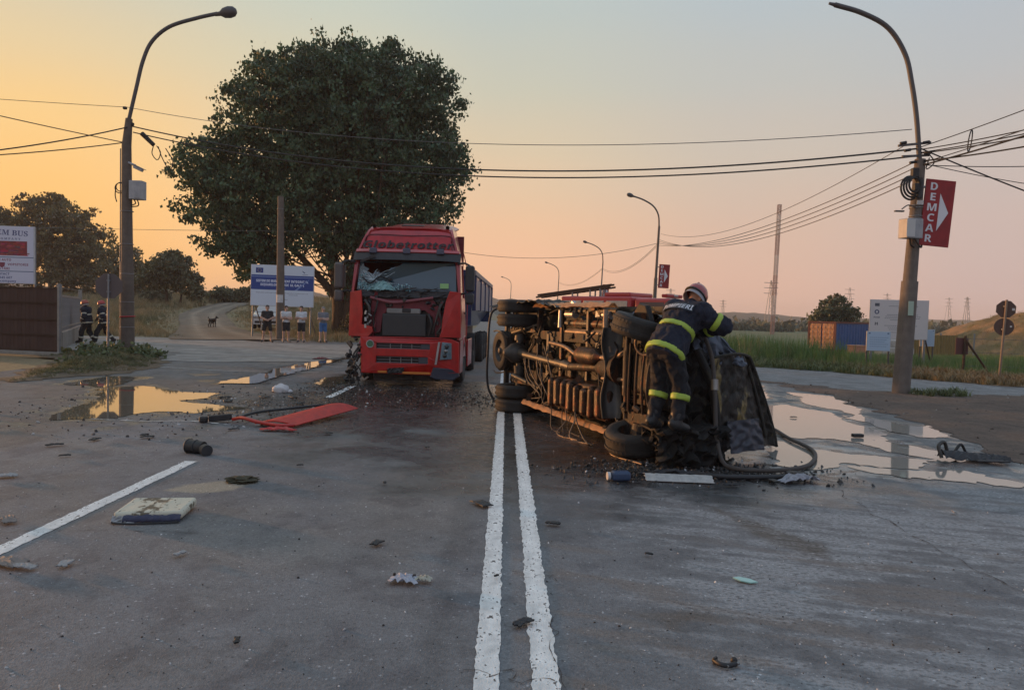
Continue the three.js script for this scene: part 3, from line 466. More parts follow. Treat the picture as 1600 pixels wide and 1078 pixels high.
// left lamp post: concrete shaft, steel arm curving over the road
{
  const t = thing('street_lamp', 'tall brown concrete street lamp with grey cabinet rising from the weed patch', 'street lamp', [-12.96, 0, -25.25]);
  part('shaft', [rod([0, 0, 0], [-0.02, 3.1, 0], 0.23, 0.2, 18), rod([-0.02, 3.1, 0], [-0.06, 7.0, 0], 0.185, 0.15, 18), rod([-0.06, 7.0, 0], [0.02, 7.9, 0], 0.15, 0.11, 16)], M.pole, t);
  part('arm', tube([[0.0, 7.8, 0], [0.25, 8.9, 0], [0.48, 9.85, 0], [0.75, 10.45, 0], [1.3, 10.95, 0], [2.3, 11.3, 0], [2.95, 11.46, 0]], 0.062, 40, 10), M.lampMetal, t);
  part('lamp_head', at(lathe([[0, 0], [0.06, 0.02], [0.075, 0.2], [0.16, 0.32], [0.19, 0.5], [0.16, 0.66], [0.08, 0.74], [0, 0.76]], 18), 2.85, 11.42, 0, 0, 0, R(-79)), M.lampMetal, t);
  const b = part('cabinet', rbox(0.44, 0.62, 0.34, 0.36, 5.5, 0.08, 0.02), M.boxGrey, t);
  part('cabinet_door', rbox(0.2, 0.54, 0.012, 0.42, 5.5, 0.256, 0.004), M.boxGrey, b);
  parts('conduit', [tube([[0.25, 5.2, 0.1], [0.3, 5.06, 0.1], [0.16, 5.0, 0.1]], 0.02, 12), tube([[0.36, 5.2, 0.1], [0.4, 5.0, 0.1], [0.16, 4.95, 0.08]], 0.02, 12)], M.cable, t);
  const cam = part('security_camera', [rbox(0.34, 0.1, 0.12, 0.4, 6.22, 0.12, 0.03, 0, 0, R(-24)), rod([0.05, 6.42, 0.08], [0.3, 6.32, 0.12], 0.04)], M.boxGrey, t);
  part('camera_hood', rbox(0.42, 0.02, 0.15, 0.44, 6.27, 0.12, 0.008, 0, 0, R(-24)), M.galv, cam);
  part('cable_coil', [at(new THREE.TorusGeometry(0.15, 0.016, 6, 24), -0.2, 5.6, 0.1), at(new THREE.TorusGeometry(0.17, 0.016, 6, 24), -0.21, 5.56, 0.12), tube([[-0.36, 5.6, 0.1], [-0.38, 5.3, 0.1], [-0.33, 5.1, 0.1]], 0.018)], M.cable, t);
  part('downpipe', [rod([-0.25, 0.1, 0], [-0.26, 6.9, 0], 0.025, 0.02, 8)], M.galv, t);
  for (const y of [0.9, 1.75, 2.7, 3.7, 4.8]) part('steel_strap', at(new THREE.TorusGeometry(0.222 - y * 0.006, 0.012, 6, 24), -0.006 * y, y, 0, Math.PI / 2), M.galv, t);
  part('red_ribbon', at(new THREE.TorusGeometry(0.232, 0.022, 6, 24), 0, 1.25, 0, Math.PI / 2, 0.06), std([0.4, 0.02, 0.03], 0.7), t);
  parts('cable_clamp', [rbox(0.16, 0.1, 0.1, 0.1, 7.72, 0, 0.02), rbox(0.12, 0.09, 0.1, -0.12, 8.25, 0, 0.02), rod([0.45, 7.42, 0], [0.85, 7.05, 0], 0.08, 0.07, 10)], M.cable, t);
  parts('cable_loop', [tube([[0.85, 7.05, 0], [0.8, 6.75, 0], [0.98, 6.55, 0], [1.08, 6.8, 0], [0.95, 7.02, 0]], 0.016), tube([[1.0, 7.0, 0], [1.15, 6.6, 0], [1.4, 6.22, 0], [1.5, 6.5, 0], [1.25, 6.95, 0]], 0.016)], M.cable, t);
  TIE.L = [-12.85, 7.65, -25.25]; TIE.Ltop = [-13.0, 8.28, -25.25]; TIE.Lmid = [-13.1, 7.1, -25.25];
}
// right lamp post, leaning, loaded with cables
{
  const t = thing('street_lamp', 'leaning concrete street lamp crowded with cable coils beside the big red arrow sign', 'street lamp', [9.48, 0, -17.69]);
  part('shaft', [rod([0, 0, 0], [0.09, 2.7, 0], 0.2, 0.185, 18), rod([0.09, 2.7, 0], [0.2, 5.6, 0], 0.155, 0.12, 18)], M.poleGrey, t);
  part('arm', tube([[0.19, 5.5, 0], [0.06, 6.6, 0], [-0.09, 7.38, 0], [-0.28, 8.05, 0], [-0.72, 8.66, 0], [-1.35, 8.98, 0], [-2.0, 9.15, 0]], 0.058, 40, 10), M.lampMetal, t);
  part('lamp_stub', rod([-2.0, 9.15, 0], [-2.14, 9.18, 0], 0.045, 0.03), M.lampMetal, t);
  const b = part('cabinet', rbox(0.44, 0.46, 0.3, -0.08, 3.92, 0.24, 0.02, 0, 0.25), M.boxGrey, t);
  part('cabinet_door', rbox(0.24, 0.4, 0.012, -0.17, 3.92, 0.42, 0.004, 0, 0.25), std([0.5, 0.5, 0.48], 0.5), b);
  parts('conduit', [tube([[-0.1, 3.7, 0.25], [-0.05, 3.55, 0.22], [0.06, 3.5, 0.15]], 0.022), tube([[0.0, 3.7, 0.25], [0.2, 3.5, 0.2], [0.3, 3.6, 0.05], [0.28, 3.8, 0.02]], 0.022)], M.cable, t);
  part('cable_coil', [0, 1, 2, 3].map(i => at(new THREE.TorusGeometry(0.27 - i * 0.035, 0.024, 7, 28), -0.12 + i * 0.02, 4.88 + i * 0.02, 0.2 + i * 0.03, 0, 0.3)), M.cable, t);
  parts('splice_box', [rod([0.1, 4.65, 0.2], [0.12, 5.12, 0.2], 0.075, 0.06, 10), rbox(0.16, 0.24, 0.14, 0.0, 5.24, 0.16, 0.03), rbox(0.12, 0.18, 0.14, 0.02, 4.9, 0.2, 0.03)], M.black, t);
  part('bracket_arm', [tube([[0.1, 4.42, 0.16], [-0.14, 4.48, 0.2], [-0.3, 4.38, 0.22]], 0.014), rbox(0.22, 0.035, 0.08, -0.36, 4.33, 0.22, 0.01)], M.lampMetal, t);
  parts('steel_strap', [4.5, 4.45, 4.25, 4.2].map(y => at(new THREE.TorusGeometry(0.145, 0.014, 6, 22), 0.155, y, 0, Math.PI / 2)), M.galv, t);
  part('white_tag', rbox(0.16, 0.1, 0.01, 0.16, 4.56, 0.16, 0.003), M.white, t);
  part('small_notice', rbox(0.13, 0.34, 0.01, 0.03, 2.05, 0.215, 0.003), std([0.35, 0.45, 0.36], 0.6), t);
  parts('insulator', [[-0.25, 5.95], [0.3, 5.98], [-0.14, 5.78], [0.34, 5.72], [0.0, 5.5]].map(([x, y]) => rod([x - 0.07, y, 0.05], [x + 0.07, y + 0.03, 0.05], 0.035)), M.black, t);
  parts('crossarm', [bar([-0.35, 5.9, 0.02], [0.42, 6.0, 0.02], 0.05, 0.05), bar([-0.25, 5.65, 0.02], [0.4, 5.7, 0.02], 0.05, 0.05)], M.lampMetal, t);
  parts('cable_loop', [at(new THREE.TorusGeometry(0.24, 0.014, 6, 30), 1.0, 5.92, 0.6, 0.2, 0.9, 0.5), tube([[0.3, 5.8, 0.05], [0.45, 5.5, 0.15], [0.3, 5.35, 0.1], [0.36, 5.62, 0.1]], 0.014)], M.cable, t);
  TIE.R = [9.6, 5.85, -17.69]; TIE.Rtop = [9.45, 6.3, -17.69]; TIE.R2 = [9.62, 5.65, -17.69];
}
// red arrow signs
function arrowSign(label, pos, s, ry, group) {
  const t = thing('arrow_sign', label, 'sign', pos, ry, group);
  part('board', rbox(0.72 * s, 1.6 * s, 0.04, 0.36 * s, -0.8 * s, 0, 0.006), M.signRed, t);
  [...'DEMCAR'].forEach((c, i) => part('letter', at(text(c, 0.18 * s, 0.006, 0, 1.22), 0.2 * s, (-0.17 - i * 0.25) * s, 0.021), M.letter, t));
  part('arrow', at(plate([[0, 0.45 * s], [0, -0.45 * s], [0.24 * s, 0]], 0.006), 0.37 * s, -0.78 * s, 0.021), M.letter, t);
  parts('bracket', [rbox(0.14, 0.05, 0.05, -0.05, -0.2 * s, -0.02, 0.01), rbox(0.14, 0.05, 0.05, -0.05, -1.4 * s, -0.02, 0.01)], M.galv, t);
  return t;
}
{ const s = arrowSign('large red sign reading DEMCAR downwards with white arrow on the cable-laden lamp post', [9.79, 5.13, -17.58], 0.98, 0); s.rotation.z = R(-4.2); }
arrowSign('small red DEMCAR arrow sign on the slim lamp post behind the bending firefighter', [9.33, 5.03, -45.9], 0.92, 0).rotation.z = R(-2);
arrowSign('tiny red DEMCAR arrow sign on the lamp post above the fire engine roof', [9.6, 4.98, -74.9], 0.9, 0).rotation.z = R(-2);
// slim lamp posts along the right side of the road
const lampLabels = ['slim grey lamp post carrying the small red arrow sign', 'slim lamp post rising above the red fire engine cab', 'slim lamp post rising above the ladder of the fire engine', 'most distant slim lamp post, seen between lorry trailer and ladder'];
[[9.05, -46, 0], [9.35, -75, 0], [7.1, -106, 0], [0.55, -150, 0]].forEach(([x, z], i) => {
  const t = thing('street_lamp', lampLabels[i], 'street lamp', [x, Math.min(0, terr(x, z)), z], 0, 'lamp posts along the road');
  part('shaft', [rod([0, 0, 0], [0.1, 4.2, 0], 0.13, 0.11, 12), rod([0.1, 4.2, 0], [0.2, 7.4, 0], 0.085, 0.07, 12)], i ? M.galv : M.poleGrey, t);
  part('arm', tube([[0.2, 7.3, 0], [0.12, 8.1, 0], [-0.18, 8.6, 0], [-0.8, 8.98, 0], [-1.45, 9.2, 0]], 0.05, 24, 8), M.lampMetal, t);
  part('lamp_head', at(lathe([[0, 0], [0.05, 0.02], [0.06, 0.12], [0.12, 0.24], [0.13, 0.4], [0.08, 0.52], [0, 0.54]], 14), -1.35, 9.16, 0, 0, 0, R(73)), M.lampMetal, t);
});
// plain pole in front of the blue and white billboard
{
  const t = thing('utility_pole', 'bare brown utility pole standing in front of the blue and white billboard', 'pole', [-12.1, 0.03, -39.5]);
  part('shaft', rod([0, -0.1, 0], [-0.08, 7.55, 0], 0.24, 0.16, 18), M.pole, t);
  parts('steel_strap', [at(new THREE.TorusGeometry(0.215, 0.012, 6, 22), -0.02, 2.35, 0, Math.PI / 2), at(new THREE.TorusGeometry(0.17, 0.014, 6, 22), -0.075, 6.9, 0, Math.PI / 2)], M.galv, t);
  part('paper_notice', sheet((u, v) => { const a = mix(-0.9, 0.9, u); return [0.222 * Math.sin(a) - 0.02, 1.95 + 0.42 * v, 0.222 * Math.cos(a)]; }, 8, 2, 0.003), M.white, t);
  TIE.W = [-12.18, 7.0, -39.5];
}
// overhead cables
function cable(label, a, b, sag, r, group, mat = M.cable) {
  const P = [], n = 40; for (let i = 0; i <= n; i++) { const t = i / n; P.push([mix(a[0], b[0], t), mix(a[1], b[1], t) - sag * 4 * t * (1 - t), mix(a[2], b[2], t)]); }
  const m = solo('overhead_cable', tube(P, r, 60, 5), mat, label, 'cable', group); return m;
}
const G1 = 'cables strung between the two big lamp posts';
cable('thick sagging cable strung across the road between the two big lamp posts', TIE.L, TIE.R, 0.95, 0.022, G1);
cable('thick sagging cable strung across the road between the two big lamp posts', [-12.8, 7.45, -25.25], [9.62, 5.68, -17.69], 0.95, 0.02, G1);
cable('thin straight wire high across the road between the two big lamp posts', TIE.Ltop, TIE.Rtop, 0.75, 0.01, null, M.wire);
const G2 = 'cables leaving the weed patch lamp post beside the shop sign';
for (const [a, b, s, r] of [[TIE.L, [-30, 6.4, -6], 2.6, 0.022], [TIE.Lmid, [-36, 12.3, -16], 0.6, 0.016], [TIE.Lmid, [-30, 5.6, -8], 1.6, 0.018], [TIE.Ltop, [-40, 8.8, -18], 0.4, 0.009]]) cable('cable running from the weed patch lamp post over the shop sign', a, b, s, r, G2);
cable('thin wire running low behind the big tree over the brown fence', [-40, 5.3, -36], [-10, 6.3, -44], 0.15, 0.012, null, M.wire);
const G3 = 'bundle of cables receding along the road';
const hop = [[9.62, 5.3, -17.69], [9.25, 6.35, -46], [9.5, 6.6, -75], [7.3, 6.5, -106]];
for (let k = 0; k < 4; k++) { cable('one of the cables following the row of slim lamp posts beside the mast', [hop[0][0], hop[0][1] + 0.14 * k - 0.15, hop[0][2]], [hop[1][0], hop[1][1] - 0.12 * k + 0.2, hop[1][2]], 0.95 - 0.1 * k, 0.013, G3, M.wire); }
for (let k = 0; k < 2; k++) for (let i = 1; i < 3; i++) cable('one of the cables following the row of slim lamp posts beside the mast', [hop[i][0], hop[i][1] - 0.1 * k, hop[i][2]], [hop[i + 1][0], hop[i + 1][1] - 0.12 * k, hop[i + 1][2]], 0.9, 0.014, G3, M.wire);
cable('thin wire from behind the lorry to the slim lamp post with small red sign', [-9, 7.0, -48], [9.3, 6.35, -46], 1.4, 0.014, null, M.wire);
const G4 = 'cables fanning out from the cable-laden lamp post';
for (const [b, s, r] of [[[13.4, 7.7, -8.5], 0.2, 0.011], [[13.4, 7.35, -8.5], 0.25, 0.011], [[13.4, 7.0, -8.8], 0.25, 0.02], [[13.6, 6.55, -9], 0.3, 0.013], [[13.6, 6.45, -9.1], 0.3, 0.013], [[13.6, 6.3, -9.2], 0.32, 0.014], [[13.6, 6.15, -9.2], 0.35, 0.018], [[18, 6.1, -16], 0.3, 0.011], [[17.5, 3.1, -17], 0.15, 0.018], [[19, 5.5, -21], 0.2, 0.01]]) cable('cable fanning out from the cable-laden lamp post above the red arrow sign', [9.65, 5.6 + rr(-0.25, 0.3), -17.69], b, s, r, G4);
cable('long thin wire rising from the slim posts to the cable-laden lamp post', [9.3, 5.92, -17.69], [9.4, 6.9, -46], 0.9, 0.01, null, M.wire);

// ---------- billboards ----------
function flatPanel(w, h, tex, x, y, z) { const g = new THREE.PlaneGeometry(w, h); g.translate(x, y, z); return [g, new THREE.MeshStandardMaterial({ map: tex, roughness: 0.6 })]; }
const printed = (name, parent, w, h, tex, x, y, z, rx = 0) => { const [g, m] = flatPanel(w, h, tex, 0, 0, 0); at(g, x, y, z, rx); return part(name, g, m, parent, true); };
{
  const tex = canvasTex(1440, 940, (c, w, h) => {
    c.fillStyle = '#c6d0dc'; c.fillRect(0, 0, w, h);
    c.fillStyle = '#1e3f86'; c.fillRect(0, 225, w, 345);
    c.fillStyle = '#a9bfe0'; c.fillRect(0, 262, w, 8);
    c.fillStyle = '#20387e'; c.fillRect(105, 62, 170, 118);
    c.fillStyle = '#d8c24a'; for (let i = 0; i < 12; i++) { const a = i * Math.PI / 6; c.fillRect(190 + 40 * Math.cos(a) - 5, 121 + 40 * Math.sin(a) - 5, 10, 10); }
    c.fillStyle = '#31486f'; c.beginPath(); c.moveTo(1170, 100); c.lineTo(1250, 150); c.lineTo(1225, 160); c.lineTo(1190, 135); c.fill(); c.fillRect(1180, 190, 130, 8);
    c.fillStyle = '#33548c'; c.beginPath(); c.arc(655, 118, 44, 0, 7); c.fill();
    c.fillStyle = '#e6edf7'; c.textAlign = 'center'; c.font = 'bold 78px sans-serif';
    c.fillText('SISTEM DE MANAGEMENT INTEGRAT AL', w / 2, 390, 1210); c.fillText('DEȘEURILOR ÎN JUDEȚUL GALAȚI', w / 2, 478, 1010);
    c.font = '30px sans-serif'; c.fillText('Cod proiect', w / 2, 535);
    c.fillStyle = '#6f87b8'; c.beginPath(); c.moveTo(1000, 570); c.lineTo(1330, 310); c.lineTo(1350, 310); c.lineTo(1060, 570); c.fill();
    c.fillStyle = '#3c4656'; c.font = '30px sans-serif'; c.fillText('Proiect cofinanțat din Fondul European de Dezvoltare Regională prin Programul Operațional', w / 2, 650, 1200); c.fillText('Sectorial Mediu', w / 2 + 260, 690, 500);
    c.font = 'bold 30px sans-serif'; c.fillText('www.posmediu.ro', w / 2, 800);
  });
  const t = thing('billboard', 'large white billboard with wide blue band of lettering on thin posts behind the bystanders', 'billboard', [-12.9, 0.05, -42.2], R(-3));
  part('panel', rbox(3.66, 2.34, 0.06, 0, 2.9, -0.035, 0.01), M.white, t);
  printed('print', t, 3.6, 2.28, tex, 0, 2.9, 0.003);
  for (const [x, z] of [[-1.7, -0.1], [1.65, -0.1]]) part('post', rod([x, -0.2, z], [x, 4.05, z], 0.045, 0.045), M.galv, t);
  for (const x of [-1.55, 1.5]) part('brace', bar([x, 1.72, -0.08], [x + 0.28, -0.1, -0.9], 0.05, 0.05), M.lampMetal, t);
  t.rotation.z = R(-0.8);
}
{
  const tex = canvasTex(720, 520, (c, w, h) => {
    c.fillStyle = '#c9c2c0'; c.fillRect(0, 0, w, h); c.fillStyle = '#54565e'; c.textAlign = 'center';
    c.fillRect(52, 42, 58, 42); c.fillStyle = '#454c6a'; c.beginPath(); c.arc(80, 160, 30, 0, 7); c.fill(); c.fillStyle = '#c9c2c0'; c.beginPath(); c.arc(80, 160, 16, 0, 7); c.fill();
    c.fillStyle = '#54565e'; c.font = 'bold 30px sans-serif'; c.fillText('POIM', 80, 245); c.fillRect(60, 300, 12, 40); c.fillRect(86, 300, 12, 40); c.fillRect(66, 312, 26, 10);
    c.font = '20px sans-serif'; const rows = [[390, 52, 60], [410, 76, 360], [390, 98, 100], [390, 170, 60], [400, 192, 380], [400, 216, 420], [400, 240, 440], [400, 264, 300], [380, 340, 400], [390, 366, 330], [370, 392, 260], [380, 430, 300]];
    for (const [x, y, ww] of rows) { for (let k = x - ww / 2; k < x + ww / 2; k += 26) c.fillRect(k, y, 20, 6); }
  });
  const t = thing('information_board', 'large off-white information board with small print and round emblem beyond the leaning post', 'sign', [14.85, terr(14.85, -28), -28], R(-6));
  const y0 = 1.9 - terr(14.85, -28);
  part('panel', rbox(2.14, 1.5, 0.05, 0, y0 - 0.05, -0.03, 0.008), M.white, t);
  printed('print', t, 2.1, 1.46, tex, 0, y0 - 0.05, 0.002);
  for (const x of [-0.95, 0.98]) part('post', rod([x, -0.2, -0.09], [x, y0 + 0.6, -0.09], 0.05), M.galv, t);
  part('brace', bar([0.98, 1.3, -0.1], [1.5, 0, -0.5], 0.05, 0.05), M.wood, t);
}
function smallBoard(label, x, z, y, w, h, col, lines) {
  const tex = canvasTex(320, Math.round(320 * h / w), (c, W, H) => { c.fillStyle = col; c.fillRect(0, 0, W, H); c.fillStyle = '#5d6f8d'; c.fillRect(18, 14, 26, 20); c.fillRect(W - 44, 14, 26, 20); for (let i = 0; i < lines; i++) { const yy = 0.3 * H + i * 0.58 * H / lines; for (let k = 40; k < W - 40 - (i % 3) * 24; k += 26) c.fillRect(k, yy, 19, 6); } });
  const t = thing('notice_board', label, 'sign', [x, terr(x, z), z], R(-5)), yy = y - terr(x, z);
  part('panel', rbox(w, h, 0.04, 0, yy, -0.025, 0.006), M.white, t); printed('print', t, w - 0.03, h - 0.03, tex, 0, yy, 0.002);
  for (const s of [-1, 1]) part('post', rod([s * (w / 2 - 0.03), -0.2, -0.07], [s * (w / 2 - 0.03), yy + h / 2, -0.07], 0.03), M.lampMetal, t);
}
smallBoard('small pale blue notice board in front of the blue container', 13.1, -26, 1.06, 0.82, 0.7, '#a9bdd0', 5);
smallBoard('narrow blank pale blue board beside the large off-white information board', 16.2, -28.4, 1.18, 0.54, 0.66, '#a5b6c8', 0);
// shop sign above the brown fence
{
  const tex = canvasTex(520, 500, (c, w, h) => {
    c.fillStyle = '#c3c4d2'; c.fillRect(0, 0, w, h); c.textAlign = 'center';
    c.fillStyle = '#7a1d2c'; c.fillRect(60, 22, 110, 62);
    c.fillStyle = '#4a4f74'; c.font = 'bold 64px serif'; c.save(); c.translate(330, 66); c.rotate(0.05); c.fillText('GEM BUS', 0, 10); c.restore();
    c.font = 'bold 26px serif'; c.fillText('C O M P A N Y', 330, 116);
    c.fillStyle = '#7d2f33'; c.fillRect(20, 128, 450, 128);
    const g = mulberry(3); for (let i = 0; i < 260; i++) { c.fillStyle = `rgba(${70 + g() * 130 | 0},${30 + g() * 70 | 0},${40 + g() * 60 | 0},0.6)`; c.fillRect(20 + g() * 430, 128 + g() * 120, 10 + g() * 40, 3 + g() * 10); }
    c.fillStyle = '#5a6a80'; c.fillRect(0, 268, w, 7); c.fillRect(0, 392, w, 7);
    c.fillStyle = '#7c3a4a'; c.font = 'bold 28px sans-serif'; c.fillText('PIESE AUTO', 270, 305); c.fillText('SERVICE ITP', 150, 345); c.fillText('VOPSITORIE', 400, 345); c.fillText('TRACTĂRI', 270, 382);
    c.beginPath(); c.moveTo(250, 318); c.lineTo(300, 318); c.lineTo(296, 350); c.lineTo(275, 364); c.lineTo(254, 350); c.fill();
    c.fillStyle = '#4a4f74'; c.font = 'bold 28px sans-serif'; c.fillText('CONTACT', 270, 430); c.fillText('0744 345 607', 270, 462); c.fillText('gembuscompany', 270, 492);
  });
  const t = thing('shop_sign', 'white shop sign with dark photo strip standing above the brown fence', 'sign', [-16.35, 0, -23.9], R(4));
  part('panel', rbox(2.1, 1.84, 0.06, 0, 3.15, -0.035, 0.01), M.white, t); printed('print', t, 2.06, 1.8, tex, 0, 3.15, 0.003);
  for (const x of [-1.0, 1.02]) part('post', rod([x, 0, -0.1], [x, 4.07, -0.1], 0.035), M.galv, t);
}
// brown screen fence
{
  const t = thing('screen_fence', 'brown screened mesh fence with grey end post under the shop sign', 'fence', [-13.98, 0, -23.1], R(-14));
  const dark = std([0.1, 0.052, 0.04], 0.85, { map: rep(T.cloth, 6) });
  for (let k = 0; k < 3; k++) {
    const x1 = -0.05 - k * 2.45, x0 = x1 - 2.4;
    part('screen_panel', sheet((u, v) => [mix(x0, x1, u), mix(0.08, 2.12, v), 0.012 * Math.sin(u * 40) + 0.02 * N2(u * 3 + k * 5, v * 4)], 40, 14, 0.006), dark, t);
    for (const y of [0.14, 0.62, 1.1, 1.62, 2.1]) part('mesh_ridge', [rod([x0, y, 0.03], [x1, y, 0.03], 0.012, 0.012, 6), rod([x0, y + 0.04, 0.045], [x1, y + 0.04, 0.045], 0.01, 0.01, 6)], M.wood, t);
    for (let i = 0; i <= 16; i++) part('mesh_wire', rod([mix(x0, x1, i / 16), 0.08, 0.032], [mix(x0, x1, i / 16), 2.13, 0.032], 0.004, 0.004, 5), M.wood, t);
    part('post', rbox(0.07, 2.2, 0.07, x0 - 0.025, 1.1, -0.02, 0.01), M.galv, t);
  }
  part('post', rbox(0.08, 2.24, 0.08, 0, 1.12, 0, 0.01), M.galv, t);
  part('kerb', rbox(7.6, 0.12, 0.16, -3.7, 0.06, 0.02, 0.02), M.concrete, t);
}
// bar fence on a low wall, running back from the brown fence
{
  const a = [-15.9, -26.3], b = [-20.5, -35.6], L = Math.hypot(b[0] - a[0], b[1] - a[1]);
  const t = thing('bar_fence', 'grey metal bar fence on a low white wall behind the brown fence', 'fence', [a[0], 0, a[1]], Math.atan2(-(b[1] - a[1]), b[0] - a[0]));
  part('low_wall', rbox(L, 0.62, 0.22, L / 2, 0.31, 0, 0.02), M.concrete, t);
  for (let i = 0; i * 0.24 < L; i++) part('bar', rod([0.1 + i * 0.24, 0.62, 0], [0.1 + i * 0.24, 1.95, 0], 0.022, 0.022, 8), M.galv, t);
  for (const y of [0.75, 1.9]) part('rail', rbox(L, 0.06, 0.05, L / 2, y, 0, 0.01), M.galv, t);
  for (const x of [0, L]) part('post', rbox(0.16, 2.3, 0.16, x, 1.15, 0, 0.02), M.concrete, t);
  part('top_wire', rod([0, 2.2, 0], [L, 2.25, 0], 0.012), M.wire, t);
}
// backs of road signs
{
  const t = thing('road_sign', 'grey octagonal road sign seen from behind beside the weed patch lamp post', 'sign', [-12.95, 0, -24.0]);
  part('post', rod([0, 0, 0], [0.01, 2.62, 0], 0.032, 0.032, 12), M.galv, t);
  part('plate', at(plate(disc(0.42, 8).map(([x, y]) => [x * Math.cos(0.39) - y * Math.sin(0.39), x * Math.sin(0.39) + y * Math.cos(0.39)]), 0.012, 0.004), 0, 2.24, -0.06, 0, 0.25), std([0.1, 0.075, 0.07], 0.6), t);
  parts('clamp', [rbox(0.12, 0.04, 0.05, 0, 2.42, -0.03, 0.006), rbox(0.12, 0.04, 0.05, 0, 2.06, -0.03, 0.006)], M.galv, t);
}
{
  const t = thing('road_sign', 'rusty octagonal and round road signs stacked back-on on one thin leaning post', 'sign', [14.95, 0, -22.3]); t.rotation.z = R(-2.6);
  part('post', rod([0, -0.2, 0], [0, 2.5, 0], 0.035, 0.035, 12), std([0.3, 0.22, 0.16], 0.7, { map: T.grunge }), t);
  const back = std([0.13, 0.075, 0.06], 0.7, { map: rep(T.grunge, 2) });
  part('octagon_plate', at(plate(disc(0.27, 8).map(([x, y]) => [x * Math.cos(0.39) - y * Math.sin(0.39), x * Math.sin(0.39) + y * Math.cos(0.39)]), 0.01, 0.003), 0.04, 2.22, -0.06, 0, -0.5), back, t);
  part('round_plate', at(plate(disc(0.26, 28), 0.01, 0.003), 0.03, 1.68, -0.06, 0, -0.5), back, t);
  parts('sticker', [box(0.07, 0.07, 0.004, 0.19, 2.22, 0.06, 0, -0.5), box(0.05, 0.05, 0.004, 0.17, 1.7, 0.05, 0, -0.5)], M.white, t);
  parts('clamp', [rbox(0.1, 0.04, 0.05, 0, 2.3, -0.03, 0.006), rbox(0.1, 0.04, 0.05, 0, 1.6, -0.03, 0.006)], M.galv, t);
}
// fence posts with wires on the right verge
{
  const t = thing('wire_fence', 'low wire fence with thin brown posts in the tall weeds below the mound', 'fence', [15.2, 0, -24.5]);
  const P = [[0, 0], [2.4, 0.4], [4.8, 0.6], [7.2, 0.6], [9.6, 0.4]];
  for (const [x, z] of P) part('post', rod([x, -0.2, z], [x + 0.04, 1.35, z], 0.045, 0.04, 8), M.wood, t);
  for (const y of [0.35, 0.8, 1.25]) part('strand', tube(P.map(([x, z]) => [x + 0.03 * y, y, z + 0.045]), 0.006, 40, 5), M.wire, t);
  part('brace', bar([0.05, 1.2, 0.02], [0.75, 0.05, 0.3], 0.06, 0.06), M.wood, t);
  part('rusty_plate', rbox(0.42, 0.55, 0.03, -0.02, 1.0, -0.08, 0.01), std([0.12, 0.045, 0.04], 0.8), t);
}
// yellow corrugated fence in the yard
{
  const t = thing('corrugated_fence', 'yellow corrugated sheet fence in the yard beyond the information board', 'fence', [29.2, terr(27, -46), -46], R(-4));
  for (let k = 0; k < 3; k++) part('sheet_panel', sheet((u, v) => [-4 + k * 1.02 + u, 1.75 * v, 0.03 * Math.sin(u * 6 * Math.PI * 2)], 48, 1, 0.006), std([0.34 + 0.04 * N2(k, 1), 0.23 + 0.03 * N2(k, 1), 0.075], 0.7, { map: T.grunge }), t);
  for (let k = 0; k < 3; k++) part('post', rbox(0.08, 1.9, 0.08, -4 + k * 2.04, 0.95, -0.1, 0.01), M.galv, t);
}
// shipping container
{
  const t = thing('shipping_container', 'blue shipping container with orange double doors standing in the field', 'container', [27.55, terr(27, -64), -64.4], R(-27 + 23.5));
  const blue = std([0.03, 0.1, 0.29], 0.5, { map: rep(T.grunge, 0.4) }), orange = std([0.85, 0.38, 0.17], 0.5, { map: rep(T.grunge, 0.8) });
  const w = 2.35, h = 2.6, L = 12; // local: door face at z=0 over x -w/2..w/2; body skewed back and right
  part('body', [box(w - 0.04, h - 0.1, L - 0.1, 0, h / 2, -L / 2), ...[-1, 1].map(s => sheet((u, v) => [s * (w / 2 - 0.01) + 0.022 * Math.sign(Math.sin(u * 44 * Math.PI)) * s, 0.18 + 2.2 * v, -0.15 - (L - 0.3) * u], 180, 1, 0.01))], blue, t);
  part('frame', [box(0.16, h, 0.16, w / 2, h / 2, 0), box(0.16, h, 0.16, -w / 2, h / 2, 0), box(w, 0.14, 0.17, 0, h - 0.07, 0.004), box(w, 0.16, 0.17, 0, 0.1, 0.004), box(0.12, 0.14, L, w / 2, h - 0.06, -L / 2), box(0.12, 0.16, L, w / 2, 0.09, -L / 2), box(0.12, 0.14, L, -w / 2, h - 0.06, -L / 2)], std([0.2, 0.06, 0.04], 0.6, { map: T.grunge }), t);
  for (const s of [-1, 1]) { const d = part('door', [sheet((u, v) => [s * 0.56 - 0.5 + u, 0.22 + 2.2 * v, 0.06 + 0.02 * Math.sign(Math.sin(v * 10 * Math.PI))], 1, 80, 0.02)], orange, t); for (const x of [-0.25, 0.2]) part('locking_bar', rod([s * 0.56 + x, 0.2, 0.11], [s * 0.56 + x, 2.45, 0.11], 0.02), M.galv, d); }
  t.rotation.y = R(-50);
}
solo('storage_crate', [rbox(1.0, 0.85, 1, 0, 0.42, 0, 0.04), rbox(1.06, 0.1, 1.06, 0, 0.85, 0, 0.02)], std([0.55, 0.24, 0.14], 0.6, { map: T.grunge }), 'small orange crate in the weeds beside the blue container', 'crate').position.set(26.2, terr(26, -55), -55);
solo('storage_crate', [rbox(2.0, 0.9, 1, 0, 0.45, 0, 0.1), rbox(1.3, 0.5, 0.9, 0.1, 1.1, 0, 0.12)], std([0.55, 0.5, 0.45], 0.6, { map: T.grunge }), 'low cream crate in the weeds behind the leaning lamp post', 'crate').position.set(23.7, terr(23.7, -46) + 0.05, -45);
